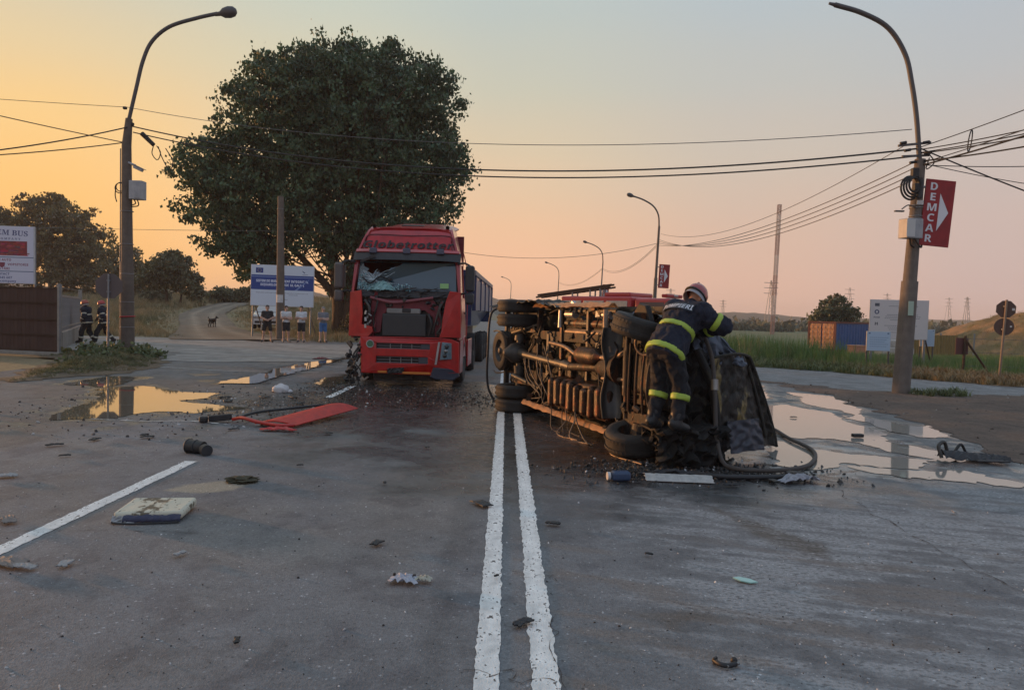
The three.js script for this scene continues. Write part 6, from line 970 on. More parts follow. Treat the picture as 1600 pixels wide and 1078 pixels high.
  part('sill', [sheet((u, v) => [mix(0.55, 3.98, u), 0.17 + 0.09 * Math.sin(v * Math.PI * 0.9) - 0.06 * u + 0.012 * N2(u * 14, v * 2), 0.02 + 0.12 * v - 0.04 * u], 50, 6, 0.012)], sillMat, t);
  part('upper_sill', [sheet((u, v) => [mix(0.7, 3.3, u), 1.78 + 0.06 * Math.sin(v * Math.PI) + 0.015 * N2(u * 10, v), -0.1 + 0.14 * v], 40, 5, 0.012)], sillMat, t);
  part('rear_bumper_bar', [tube([[-1.05, 0.05, 0.06], [-1.12, 0.3, 0.16], [-1.12, 1.0, 0.18], [-1.1, 1.7, 0.12], [-1.0, 1.78, 0.0]], 0.022, 30, 7), tube([[-1.0, 0.08, 0.0], [-0.6, 0.22, 0.06], [-0.3, 0.28, 0.02]], 0.018)], M.black, t);
  // spare wheel slung under the rear
  { const s = wheel(t, 'spare_wheel', 0.35, 0.2, [-0.72, 1.0, 0.02], [Math.PI / 2, 0, 0], M.greySteel, burntTyre); }
  parts('spare_carrier', [tube([[-0.98, 1.34, 0.12], [-0.72, 1.36, 0.16], [-0.5, 1.34, 0.14], [-0.42, 1.25, 0.05]], 0.014), tube([[-0.98, 0.62, 0.1], [-0.7, 0.6, 0.14], [-0.4, 0.64, 0.1]], 0.014)], M.greySteel, t);
  // ribbed fuel tank / heat shield
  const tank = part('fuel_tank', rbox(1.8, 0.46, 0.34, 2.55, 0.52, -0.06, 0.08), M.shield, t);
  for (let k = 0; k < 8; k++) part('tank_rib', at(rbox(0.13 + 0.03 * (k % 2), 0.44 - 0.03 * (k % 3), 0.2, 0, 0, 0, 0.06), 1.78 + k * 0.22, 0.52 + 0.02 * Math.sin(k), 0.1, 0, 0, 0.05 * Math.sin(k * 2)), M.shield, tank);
  // exhaust
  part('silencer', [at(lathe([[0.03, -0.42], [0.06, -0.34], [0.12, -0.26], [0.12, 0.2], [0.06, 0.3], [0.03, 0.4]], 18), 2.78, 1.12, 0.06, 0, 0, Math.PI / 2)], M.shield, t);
  part('exhaust_pipe', [tube([[3.15, 1.12, 0.06], [3.5, 1.14, 0.04], [3.8, 1.24, 0.02]], 0.035, 16, 8), tube([[2.38, 1.12, 0.06], [2.0, 1.2, 0.04], [1.4, 1.24, 0.02]], 0.03, 16, 8)], M.rustPale, t);
  part('exhaust_pipe', tube([[3.2, 0.85, 0.04], [3.5, 0.86, 0.03], [3.9, 0.9, 0.0]], 0.028, 12, 8), M.rustPale, t);
  // sooty tangle of pipes, brackets and melted harness
  for (let k = 0; k < 64; k++) { const x = q(-0.5, 3.5), y = q(0.2, 1.7), z = q(-0.2, 0.08); k % 2 ? part('melted_harness', tube([[x, y, z], [x + q(-0.2, 0.3), y + q(-0.25, 0.25), z + q(-0.03, 0.06)], [x + q(0, 0.6), y + q(-0.4, 0.4), z + q(-0.05, 0.05)]].map(p => [p[0], clamp(p[1], 0.1, 1.75), p[2]]), q(0.008, 0.02), 12, 6), k % 3 ? M.black : M.burnt2, t) : part('sooty_bracket', at(plate([[0, 0], [q(0.06, 0.2), 0.02], [q(0.08, 0.18), q(0.06, 0.2)], [0.02, q(0.05, 0.12)]], 0.012), x, y, z, q(-0.8, 0.8), q(-0.8, 0.8), q(0, 6)), k % 4 ? M.sootDark : M.burnt2, t); }
  // boxy junction pieces between rails
  for (let k = 0; k < 26; k++) { const x = q(1.7, 3.1), y = q(1.0, 1.8); part('underbody_fitting', at(rbox(q(0.04, 0.2), q(0.03, 0.14), q(0.03, 0.1), 0, 0, 0, 0.012), x, y, q(-0.26, -0.12), q(-0.3, 0.3), q(-0.3, 0.3), q(-0.6, 0.6)), [M.burnt, M.burnt2, M.black, M.alu, cream, M.black][k % 6], t); }
  for (let k = 0; k < 30; k++) { const x = q(-0.4, 1.6), y = q(0.45, 1.5); part('underbody_fitting', at(rbox(q(0.03, 0.14), q(0.03, 0.2), q(0.03, 0.09), 0, 0, 0, 0.01), x, y, q(-0.28, -0.1), q(-0.3, 0.3), q(-0.3, 0.3), q(-0.6, 0.6)), [M.greySteel, M.burnt2, M.black, M.black][k % 4], t); }
  parts('canister', [rod([1.75, 1.68, -0.1], [2.02, 1.68, -0.1], 0.06, 0.06, 12), rod([2.9, 1.68, -0.12], [3.1, 1.68, -0.12], 0.055, 0.055, 12), rod([1.66, 1.74, -0.02], [1.66, 1.48, -0.02], 0.028, 0.035, 10)], M.alu, t);
  // subframe channel
  const chan = part('subframe_channel', [sheet((u, v) => { const w = 0.11 + 0.02 * Math.sin(v * 9), o = 0.06 * sstep(0.3, 0.0, v) - 0.07 * sstep(0.55, 0.8, v); const q1 = mix(-w, w, u), dp = -0.06 * (1 - (2 * u - 1) ** 4); return [3.55 - 0.35 * q1 - 0.1 * (1 - v) + o + 0.9 * dp, mix(0.36, 1.52, v), 0.06 + 0.94 * q1 + 0.35 * dp]; }, 14, 30, 0.012)], std([0.12, 0.125, 0.125], 0.45, { metalness: 0.5, map: rep(T.grunge, 2) }), t);
  part('channel_lip', [-1, 1].map(s => tube(Array.from({ length: 12 }, (_, i) => { const v = i / 11, w = 0.11 + 0.02 * Math.sin(v * 9), o = 0.06 * sstep(0.3, 0.0, v) - 0.07 * sstep(0.55, 0.8, v); return [3.55 - 0.35 * s * w - 0.1 * (1 - v) + o, mix(0.36, 1.52, v), 0.06 + 0.94 * s * w]; }), 0.01, 30, 6)), paleSteel, chan);
  part('strut_brace', [tube([[3.25, 1.74, 0.05], [3.32, 1.5, 0.08], [3.4, 1.2, 0.04]], 0.035, 16, 8)], M.rustPale, t);
  // front suspension and engine cradle
  part('steering_rack', [rod([3.88, 0.42, 0.06], [3.88, 1.58, 0.06], 0.035, 0.035, 10), rod([3.88, 0.7, 0.06], [3.88, 1.25, 0.06], 0.055, 0.055, 12)], M.burnt, t);
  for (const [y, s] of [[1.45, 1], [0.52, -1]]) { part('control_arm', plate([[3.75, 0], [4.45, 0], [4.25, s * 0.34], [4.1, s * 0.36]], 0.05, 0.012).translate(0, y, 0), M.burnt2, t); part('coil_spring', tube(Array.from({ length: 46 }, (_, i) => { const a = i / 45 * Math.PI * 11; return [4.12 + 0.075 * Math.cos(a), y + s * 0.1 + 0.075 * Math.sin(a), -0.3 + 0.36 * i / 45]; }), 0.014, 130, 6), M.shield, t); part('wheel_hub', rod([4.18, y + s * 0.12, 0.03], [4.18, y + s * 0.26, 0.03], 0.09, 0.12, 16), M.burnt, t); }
  for (let k = 0; k < 5; k++) part('radiator_bar', tube([[4.0 + 0.14 * k, 0.52, 0.1 - 0.02 * k], [4.03 + 0.14 * k + 0.03 * Math.sin(k), 0.85, 0.12], [4.02 + 0.14 * k, 1.35, 0.1 - 0.02 * k]], 0.016 + 0.004 * (k % 2), 16, 7), M.burnt, t);
  part('oil_pan', [rbox(0.6, 0.5, 0.3, 4.05, 0.98, -0.14, 0.08)], M.burnt2, t);
  part('tow_loop', at(new THREE.TorusGeometry(0.12, 0.018, 8, 20), 4.32, 1.34, 0.1, 0.2, 0.4), M.rustPale, t);
  for (let k = 0; k < 40; k++) { const y = k < 20 ? q(0.3, 0.75) : q(1.2, 1.66), x = q(3.65, 4.6); part('burnt_fragment', at(rbox(q(0.03, 0.13), q(0.03, 0.13), q(0.02, 0.07), 0, 0, 0, 0.008), x, y, q(-0.15, 0.12), q(0, 3), q(0, 3), q(0, 3)), [M.burnt, M.rustPale, M.burnt2, M.sootDark, M.shield][k % 5], t); }
  // wheel arches, crumpled
  part('front_wing', sheet((u, v) => { const a = mix(0.1, Math.PI - 0.1, u); return [4.2 + 0.5 * Math.cos(a), 1.68 + 0.05 * N2(u * 4, v * 3) - 0.1 * v, -0.1 - 0.42 * Math.sin(a) * v]; }, 18, 8, 0.012), std([0.06, 0.07, 0.09], 0.45, { metalness: 0.3, map: T.burnt }), t);
  part('crumpled_wing', sheet((u, v) => [3.45 + 0.5 * u, 1.7 - 0.16 * v + 0.05 * N2(u * 6, v * 5), -0.02 + 0.1 * N2(u * 5 + 3, v * 4)], 14, 8, 0.01), std([0.11, 0.13, 0.17], 0.35, { metalness: 0.4, map: T.grunge }), t);
  part('torn_side_skin', sheet((u, v) => [mix(0.35, 1.75, u), 1.84 + 0.04 * N2(u * 7, v * 5) + 0.05 * Math.sin(u * 5), mix(0.2, -0.35, v) - 0.1 * u], 24, 10, 0.008), std([0.26, 0.28, 0.27], 0.42, { metalness: 0.4, map: rep(T.burnt, 1.2) }), t);
  part('torn_side_skin', sheet((u, v) => [mix(-1.5, -0.5, u), 1.8 - 0.05 * u + 0.12 * (1 - u) * v + 0.02 * N2(u * 6, v), mix(0.05, -0.4, v)], 16, 6, 0.008), M.sootDark, t);
  part('lower_wing', sheet((u, v) => { const a = mix(0, Math.PI, u); return [4.2 + 0.52 * Math.cos(a), 0.06 + 0.34 * v, -0.05 - 0.36 * Math.sin(a) + 0.05 * N2(u * 5, v * 4)]; }, 20, 8, 0.012), M.sootDark, t);
  // cab front, burnt down: firewall, pillars, heaps
  part('firewall', sheet((u, v) => [4.42 + 0.07 * N2(u * 6, v * 6) - 0.05 * v, mix(0.02, 1.28, v) + 0.04 * N2(u * 7, 2), mix(0.02, -0.95, u)], 26, 26, 0.02), M.sootDark, t);
  part('cab_shell', [sheet((u, v) => [mix(2.3, 4.3, u), 1.72 - 0.3 * sstep(0.4, 1, v) * u + 0.04 * N2(u * 7, v * 5), mix(-0.36, -0.72, v)], 24, 10, 0.015), sheet((u, v) => [mix(2.3, 4.3, u), mix(0.02, 1.45, v), -0.74 + 0.06 * N2(u * 5, v * 5)], 18, 16, 0.015)], M.sootDark, t);
  part('windscreen_pillar', tube([[4.5, 1.3, -0.5], [4.62, 0.95, -0.62], [4.66, 0.5, -0.7], [4.6, 0.05, -0.75]], 0.05, 20, 8), M.sootDark, t);
  part('front_panel', sheet((u, v) => [4.72 + 0.08 * N2(u * 5, v * 5) - 0.1 * v, mix(0.0, 0.6, v) * (0.85 + 0.2 * N2(u * 4, 3)), mix(0.12, -0.75, u)], 24, 16, 0.02), M.sootDark, t);
  for (let k = 0; k < 30; k++) { const w = q(0.12, 0.34), h = q(0.08, 0.3); part('charred_scrap', at(sheet((u, v) => [mix(-w, w, u) * 0.5, 0.09 * N2(u * 4 + k * 7, v * 3) * h * 4, mix(-h, h, v) * 0.5 + 0.04 * N2(u * 6, k)], 8, 6, 0.008), q(4.4, 4.95), q(0.04, 0.36), q(-0.75, 0.1), q(-1.2, 1.2), q(0, 3), q(-1.2, 1.2)), k % 6 ? M.sootDark : M.black, t); }
  part('collapsed_bumper', [sheet((u, v) => [4.85 + 0.1 * N2(u * 4, v * 3) + 0.12 * Math.sin(Math.PI * u), 0.02 + 0.42 * v + 0.05 * N2(u * 6, 4), mix(0.2, -0.7, u)], 24, 10, 0.02), sheet((u, v) => [mix(4.45, 4.95, v), 0.4 + 0.04 * N2(u * 6, v * 5), mix(0.2, -0.7, u)], 20, 8, 0.02)], M.sootDark, t);
  // big scorched bonnet hanging open beyond the cab
  const bon = part('bonnet', sheet((u, v) => { const w = mix(1.24, 0.7, v ** 1.3), a = mix(-0.8 + 0.08 * v, -0.8 - w, u); const k = (a + 0.8) / 1.2; return [4.58 + 0.44 * k + 0.1 * Math.sin(Math.PI * u) - 0.12 * v + 0.02 * N2(u * 7, v * 7) - 0.07 * sstep(0.72, 0.8, u) * sstep(0.98, 0.9, u), 0.1 + 1.1 * v + 0.05 * Math.sin(Math.PI * u) - 0.07 * u * (1 - v), a]; }, 44, 40, 0.015), std([1.15, 1.05, 0.82], 0.55, { map: (() => { const tx = T.soot.clone(); tx.repeat.set(0.55, 0.3); tx.needsUpdate = true; return tx; })(), bumpMap: rep(T.bumpy, 2), bumpScale: 0.02, metalness: 0.2 }), t);
  const bp = (u, v) => { const w = mix(1.24, 0.7, v ** 1.3), a = mix(-0.8 + 0.08 * v, -0.8 - w, u), k = (a + 0.8) / 1.2; return [4.58 + 0.44 * k + 0.1 * Math.sin(Math.PI * u) - 0.12 * v, 0.1 + 1.1 * v + 0.05 * Math.sin(Math.PI * u) - 0.07 * u * (1 - v), a]; };
  part('bonnet_edge', [tube(Array.from({ length: 10 }, (_, i) => bp(1, i / 9)), 0.02, 30, 7), tube(Array.from({ length: 10 }, (_, i) => bp(i / 9, 1)), 0.018, 30, 7)], M.soot, bon);
  part('bonnet_rib', [tube(Array.from({ length: 8 }, (_, i) => { const p = bp(0.72, 0.1 + i / 9); return [p[0] + 0.02, p[1], p[2]]; }), 0.022, 24, 7)], M.soot, bon);
  part('grey_panel', sheet((u, v) => { const p = bp(mix(0.12, 0.62, u), mix(0.02, 0.36, v)); return [p[0] + 0.07 + 0.025 * N2(u * 3, v * 3), p[1] - 0.06, p[2]]; }, 36, 30, 0.01), std([0.05, 0.055, 0.075], 0.55, { map: rep(T.grunge, 2), bumpMap: T.bumpy, bumpScale: 0.01 }), t);
  // hanging wires
  for (let k = 0; k < 9; k++) { const x = q(1.4, 3.9), y = q(0.25, 0.6); part('hanging_wire', tube([[x, y, 0.1], [x + q(0, 0.3), y - q(0.1, 0.25), q(0.12, 0.22)], [x + q(0.2, 0.6), 0.03, q(0.2, 0.35)], [x + q(0.5, 1.0), 0.015, q(0.2, 0.4)]], q(0.006, 0.012), 20, 6), k % 3 ? M.black : M.rustPale, t); }
  for (let k = 0; k < 7; k++) { const x = q(0.2, 1.5); part('brake_line', tube([[x, q(0.9, 1.2), 0.03], [x + q(0.1, 0.4), q(0.6, 0.9), q(0.04, 0.1)], [x + q(0.3, 0.8), q(0.25, 0.5), 0.04], [x + q(0.1, 0.5), q(0.15, 0.3), 0.02]], 0.011, 20, 6), k % 2 ? M.black : M.greySteel, t); }
}
// grey airbag cloth slumped on the wreck
{
  const t = solo('airbag_cloth', sheet((u, v) => { const pk = Math.exp(-(((u - 0.3) / 0.34) ** 2)); return [mix(-0.3, 0.32, u), 0.02 + v * (0.12 + 0.36 * pk) + 0.012 * N2(u * 6, v * 5), 0.16 * (1 - v) + 0.05 * N2(u * 4 + 9, v * 2.4) + 0.03 * Math.sin(u * 16 + v * 3)]; }, 36, 24, 0.02), std([0.13, 0.15, 0.19], 0.8, { map: rep(T.cloth, 8), bumpMap: rep(T.fabricBump, 2), bumpScale: 0.02 }), 'crumpled blue-grey airbag cloth slumped on top of the scorched bonnet', 'airbag');
  t.position.set(2.5, 1.1, -8.98);
}
// ================= PEOPLE, DOG =================
// surface nets over a signed distance field (negative inside)
function surfNet(f, lo, hi, h) {
  const n = [0, 1, 2].map(k => Math.max(2, Math.ceil((hi[k] - lo[k]) / h) + 1)), [nx, ny, nz] = n, val = new Float32Array(nx * ny * nz), id = (i, j, k) => (k * ny + j) * nx + i;
  for (let k = 0; k < nz; k++) for (let j = 0; j < ny; j++) for (let i = 0; i < nx; i++) val[id(i, j, k)] = f(lo[0] + i * h, lo[1] + j * h, lo[2] + k * h);
  const vid = new Int32Array(nx * ny * nz).fill(-1), P = [], I = [];
  const E = [[0, 1], [0, 2], [0, 4], [1, 3], [1, 5], [2, 3], [2, 6], [3, 7], [4, 5], [4, 6], [5, 7], [6, 7]];
  for (let k = 0; k < nz - 1; k++) for (let j = 0; j < ny - 1; j++) for (let i = 0; i < nx - 1; i++) {
    const v = []; let m = 0; for (let c = 0; c < 8; c++) { v.push(val[id(i + (c & 1), j + (c >> 1 & 1), k + (c >> 2))]); if (v[c] < 0) m |= 1 << c; }
    if (m === 0 || m === 255) continue;
    let x = 0, y = 0, z = 0, q = 0; for (const [a, b] of E) if ((v[a] < 0) !== (v[b] < 0)) { const t = v[a] / (v[a] - v[b]); x += mix(a & 1, b & 1, t); y += mix(a >> 1 & 1, b >> 1 & 1, t); z += mix(a >> 2, b >> 2, t); q++; }
    vid[id(i, j, k)] = P.length / 3; P.push(lo[0] + (i + x / q) * h, lo[1] + (j + y / q) * h, lo[2] + (k + z / q) * h);
  }
  for (let k = 1; k < nz - 1; k++) for (let j = 1; j < ny - 1; j++) for (let i = 1; i < nx - 1; i++) {
    const a = val[id(i, j, k)] < 0;
    const quad = (A, B, C, D, flip) => { if (A < 0 || B < 0 || C < 0 || D < 0) return; flip ? I.push(A, C, B, A, D, C) : I.push(A, B, C, A, C, D); };
    if (a !== (val[id(i + 1, j, k)] < 0)) quad(vid[id(i, j - 1, k - 1)], vid[id(i, j, k - 1)], vid[id(i, j, k)], vid[id(i, j - 1, k)], !a);
    if (a !== (val[id(i, j + 1, k)] < 0)) quad(vid[id(i - 1, j, k - 1)], vid[id(i - 1, j, k)], vid[id(i, j, k)], vid[id(i, j, k - 1)], !a);
    if (a !== (val[id(i, j, k + 1)] < 0)) quad(vid[id(i - 1, j - 1, k)], vid[id(i, j - 1, k)], vid[id(i, j, k)], vid[id(i - 1, j, k)], !a);
  }
  const g = new THREE.BufferGeometry(); g.setAttribute('position', new THREE.Float32BufferAttribute(P, 3)); g.setIndex(I); g.computeVertexNormals(); return g;
}
const smin = (a, b, k) => { const h = Math.max(k - Math.abs(a - b), 0) / k; return Math.min(a, b) - h * h * k * 0.25; };
// bones: [a, b, ra, rb, flat?] ; capsule with taper
const sdBone = (p, q, ra, rb, x, y, z) => { const ex = q[0] - p[0], ey = q[1] - p[1], ez = q[2] - p[2], wx = x - p[0], wy = y - p[1], wz = z - p[2], t = clamp((wx * ex + wy * ey + wz * ez) / (ex * ex + ey * ey + ez * ez + 1e-9)); return Math.hypot(wx - ex * t, wy - ey * t, wz - ez * t) - mix(ra, rb, t); };
const fieldOf = (bones, k = 0.05) => (x, y, z) => { let d = 1e3; for (const [p, q, ra, rb] of bones) d = smin(d, sdBone(p, q, ra, rb, x, y, z), k); return d; };
function bounds(bones, pad) { const lo = [9, 9, 9], hi = [-9, -9, -9]; for (const [p, q, ra, rb] of bones) for (const [v, r] of [[p, ra], [q, rb]]) for (let k = 0; k < 3; k++) { lo[k] = Math.min(lo[k], v[k] - r - pad); hi[k] = Math.max(hi[k], v[k] + r + pad); } return [lo, hi]; }
const cut = (b, t) => [b[0], b[1].map((v, k) => mix(b[0][k], v, t)), b[2], mix(b[2], b[3], t)];
const vadd = (a, b, s = 1) => a.map((v, k) => v + b[k] * s), vsub = (a, b) => a.map((v, k) => v - b[k]), vlen = a => Math.hypot(...a), vnorm = a => { const l = vlen(a) || 1; return a.map(v => v / l); }, vcross = (a, b) => [a[1] * b[2] - a[2] * b[1], a[2] * b[0] - a[0] * b[2], a[0] * b[1] - a[1] * b[0]];
// hand as palm + five jointed fingers; dir = forearm direction, up = back of hand
function handBones(w, dir, up, side, curl, s = 1) {
  const d = vnorm(dir), r = vnorm(vcross(d, up)), u = vnorm(vcross(r, d)), B = [];
  const pt = (f, o, h) => vadd(vadd(vadd(w, d, f * s), r, o * s * side), u, h * s);
  B.push([pt(0.0, 0, 0), pt(0.05, 0, 0), 0.024 * s, 0.022 * s]);
  for (const [o, l] of [[-0.03, 0.95], [-0.01, 1.05], [0.012, 1], [0.032, 0.8]]) {
    B.push([pt(0.02, o * 0.7, 0), pt(0.085, o, 0), 0.015 * s, 0.011 * s]);
    let p = pt(0.085, o, 0), a = 0; for (const [seg, q] of [[0.036 * l, curl], [0.026 * l, curl * 1.2], [0.02 * l, curl * 0.8]]) { a += q; const e = vadd(vadd(p, d, seg * s * Math.cos(a)), u, -seg * s * Math.sin(a)); B.push([p, e, 0.0095 * s, 0.0085 * s]); p = e; }
  }
  const t0 = pt(0.02, -0.03, -0.008), t1 = pt(0.055, -0.055, -0.02), t2 = pt(0.085, -0.058, -0.03 - 0.01 * curl); B.push([pt(0.0, -0.015, 0), t0, 0.017 * s, 0.014 * s], [t0, t1, 0.013 * s, 0.011 * s], [t1, t2, 0.011 * s, 0.009 * s]);
  return B;
}
const SK = [[0.42, 0.24, 0.17], [0.36, 0.2, 0.14], [0.44, 0.26, 0.19]].map(c => std(c, 0.6));
function makePerson(o) {
  const t = thing('person', o.label, 'person', o.pos, o.rot, o.group), J = o.J, c = o.cell || 0.022, fat = o.fat || 0;
  const hd = vnorm(vsub(J.head, J.neck)), fw = o.look || [0, 0, 1];
  const torso = [[J.pelvis, J.waist, 0.125 + fat * 0.5, 0.125 + fat], [J.waist, J.chest, 0.125 + fat, 0.14 + fat * 0.3], [vadd(J.pelvis, [0.05, 0, 0]), vadd(J.pelvis, [-0.05, 0, 0]), 0.12, 0.12], [J.shL, J.shR, 0.075, 0.075], [vadd(J.chest, [0.07, 0, 0]), vadd(J.chest, [-0.07, 0, 0]), 0.12, 0.12]];
  const belly = fat ? [[vadd(J.waist, [0, 0, 0.05]), vadd(J.waist, [0, 0.02, 0.1]), 0.12 + fat, 0.1 + fat]] : [];
  const arm = s => [[J['sh' + s], J['el' + s], 0.056, 0.043], [J['el' + s], J['wr' + s], 0.043, 0.029]];
  const leg = s => [[J['hip' + s], J['kn' + s], 0.088, 0.06], [J['kn' + s], J['an' + s], 0.06, 0.04]];
  const foot = s => [[J['an' + s], J['to' + s], 0.045, 0.036], [vadd(J['an' + s], vsub(J['to' + s], J['an' + s]), -0.3), J['an' + s], 0.036, 0.042]];
  const neck = [[J.neck, vadd(J.head, hd, -0.04), 0.055, 0.052]];
  const bodyB = [...torso, ...belly, ...arm('L'), ...arm('R'), ...leg('L'), ...leg('R'), ...foot('L'), ...foot('R'), ...neck];
  const mesh = (B, k, inf, clip, noise, cell = c) => { const f = fieldOf(B, k), [lo, hi] = bounds(B, inf + 0.05); return surfNet((x, y, z) => { let d = f(x, y, z) - inf; if (noise && d < 0.1) d += noise * (N3(x * 9, y * 6, z * 9) + 0.6 * N3(x * 21, y * 15, z * 21)); if (clip) d = Math.max(d, clip(x, y, z)); return d; }, lo, hi, cell); };
  // head with brow, nose, chin, ears
  const H = J.head, side = vnorm(vcross(hd, fw)), hp = (u, f, s) => vadd(vadd(vadd(H, hd, u), fw, f), side, s);
  const headB = [[hp(0.05, -0.015, 0), hp(0.02, 0.01, 0), 0.083, 0.08], [hp(-0.03, 0.03, 0), hp(-0.075, 0.05, 0), 0.062, 0.042], [hp(0.015, 0.07, 0.03), hp(0.015, 0.07, -0.03), 0.022, 0.022], [hp(0.01, 0.085, 0), hp(-0.03, 0.108, 0), 0.01, 0.014], [hp(-0.06, 0.08, 0.014), hp(-0.06, 0.08, -0.014), 0.013, 0.013], [hp(0.0, -0.005, 0.078), hp(-0.03, 0.0, 0.078), 0.018, 0.012], [hp(0.0, -0.005, -0.078), hp(-0.03, 0.0, -0.078), 0.018, 0.012], [hp(-0.05, -0.01, 0), vadd(J.neck, hd, 0.0), 0.055, 0.056]];
  const hc = o.fine ? 0.006 : 0.011;
  const handL = handBones(J.wrL, o.hdL || vsub(J.wrL, J.elL), o.hu || [0, 0, 1], 1, o.curl ?? 0.35), handR = handBones(J.wrR, o.hdR || vsub(J.wrR, J.elR), o.hu || [0, 0, 1], -1, o.curl ?? 0.35);
  const parts3 = [mesh(bodyB, 0.06, 0), mesh(headB, 0.02, 0, null, 0, hc), mesh(handL, 0.008, 0, null, 0, o.fine ? 0.0045 : 0.007), mesh(handR, 0.008, 0, null, 0, o.fine ? 0.0045 : 0.007)];
  const skin = SK[o.skin || 0];
  part('body', parts3, skin, t);
  parts('eye', [hp(0.012, 0.086, 0.03), hp(0.012, 0.086, -0.03)].map(p => at(new THREE.SphereGeometry(0.011, 8, 6), ...p)), std([0.05, 0.04, 0.035], 0.3), t);
  if (o.hair) part('hair', mesh([[hp(0.06, -0.02, 0), hp(0.035, -0.005, 0), 0.09, 0.088]], 0.02, 0.004, (x, y, z) => { const q = vsub([x, y, z], H), a = q[0] * hd[0] + q[1] * hd[1] + q[2] * hd[2], b = q[0] * fw[0] + q[1] * fw[1] + q[2] * fw[2]; return Math.max(b - 0.055 - Math.max(0, a - 0.05) * 0.8, -(a + 0.03 + b * 0.5)) ; }, 0.004, hc), o.hair, t);
  const G = { torso, belly, arm, leg, foot, neck, mesh, hp, handL, handR, bodyB };
  o.dress(t, G, J); return t;
}
const cloth = (c, s = 5) => std(c, 0.85, { map: rep(T.cloth, s), bumpMap: rep(T.fabricBump, 2.5), bumpScale: 0.012 });
const stand = (d = {}) => ({ pelvis: [0, 0.96, 0], waist: [0, 1.12, 0], chest: [0, 1.33, 0], neck: [0, 1.5, 0], head: [0, 1.65, 0.02], shL: [0.18, 1.43, 0], shR: [-0.18, 1.43, 0], elL: [0.24, 1.15, -0.02], elR: [-0.24, 1.15, -0.02], wrL: [0.25, 0.9, 0.06], wrR: [-0.25, 0.9, 0.06], hipL: [0.09, 0.92, 0], hipR: [-0.09, 0.92, 0], knL: [0.11, 0.5, 0.02], knR: [-0.11, 0.5, 0.02], anL: [0.13, 0.085, -0.01], anR: [-0.13, 0.085, -0.01], toL: [0.16, 0.04, 0.14], toR: [-0.16, 0.04, 0.14], ...d });
const crossed = { elL: [0.24, 1.17, 0.08], elR: [-0.24, 1.17, 0.08], wrL: [-0.04, 1.2, 0.2], wrR: [0.05, 1.15, 0.2] };
function casual(shirtC, shortC, shoeC, extra) {
  return (t, G, J) => {
    part('shirt', G.mesh([...G.torso, ...G.belly, cut(G.arm('L')[0], 0.62), cut(G.arm('R')[0], 0.62)], 0.06, 0.014, (x, y, z) => Math.max(0.9 - y, y - 1.52), 0.006), cloth(shirtC), t);
    part('shorts', G.mesh([...G.torso.slice(0, 1), G.torso[2], cut(G.leg('L')[0], 0.95), cut(G.leg('R')[0], 0.95)], 0.05, 0.02, (x, y, z) => Math.max(y - 1.0, 0.53 - y), 0.006), cloth(shortC), t);
    for (const s of ['L', 'R']) part('shoe', G.mesh(G.foot(s), 0.02, 0.012, (x, y, z) => Math.max(y - 0.12, -y), 0), std(shoeC, 0.7), t);
    if (extra) extra(t, G, J);
  };
}
const dark = std([0.03, 0.022, 0.018], 0.8);
makePerson({ label: 'person in black T-shirt and long black shorts standing left of the utility pole', pos: [-11.68, 0.02, -36.0], rot: R(15), fat: 0.05, J: stand({ elL: [0.28, 1.18, 0.02], wrL: [0.1, 1.1, 0.22], elR: [-0.28, 1.18, 0.02], wrR: [-0.12, 1.12, 0.22], anL: [0.2, 0.085, 0], anR: [-0.2, 0.085, 0], knL: [0.16, 0.5, 0.02], knR: [-0.16, 0.5, 0.02], toL: [0.26, 0.04, 0.13], toR: [-0.26, 0.04, 0.13] }), hair: std([0.06, 0.05, 0.045], 0.8), skin: 0, group: 'bystanders below the billboard', dress: casual([0.025, 0.022, 0.024], [0.022, 0.022, 0.024], [0.03, 0.03, 0.03], (t) => part('white_stripe', rbox(0.02, 0.42, 0.08, -0.265, 0.78, 0.01, 0.008, 0, 0, -0.1), M.white, t)) });
makePerson({ label: 'person in white T-shirt and dark shorts standing against the utility pole', pos: [-10.95, 0.02, -36.6], rot: R(35), J: stand({ ...crossed }), hair: dark, skin: 2, group: 'bystanders below the billboard', dress: casual([0.8, 0.79, 0.77], [0.04, 0.035, 0.035], [0.2, 0.18, 0.16]) });
makePerson({ label: 'person in white T-shirt with folded arms standing below the billboard edge', pos: [-10.22, 0.02, -36.7], rot: R(4), fat: 0.02, J: stand({ ...crossed }), hair: dark, skin: 0, group: 'bystanders below the billboard', dress: casual([0.82, 0.82, 0.84], [0.025, 0.025, 0.03], [0.1, 0.09, 0.08]) });
makePerson({ label: 'person in grey T-shirt and blue shorts standing by the great tree trunk', pos: [-9.2, 0.02, -36.9], rot: R(25), fat: 0.02, J: stand({ ...crossed }), hair: std([0.2, 0.19, 0.18], 0.8), skin: 2, group: 'bystanders below the billboard', dress: casual([0.24, 0.24, 0.26], [0.07, 0.2, 0.45], [0.05, 0.05, 0.05]) });
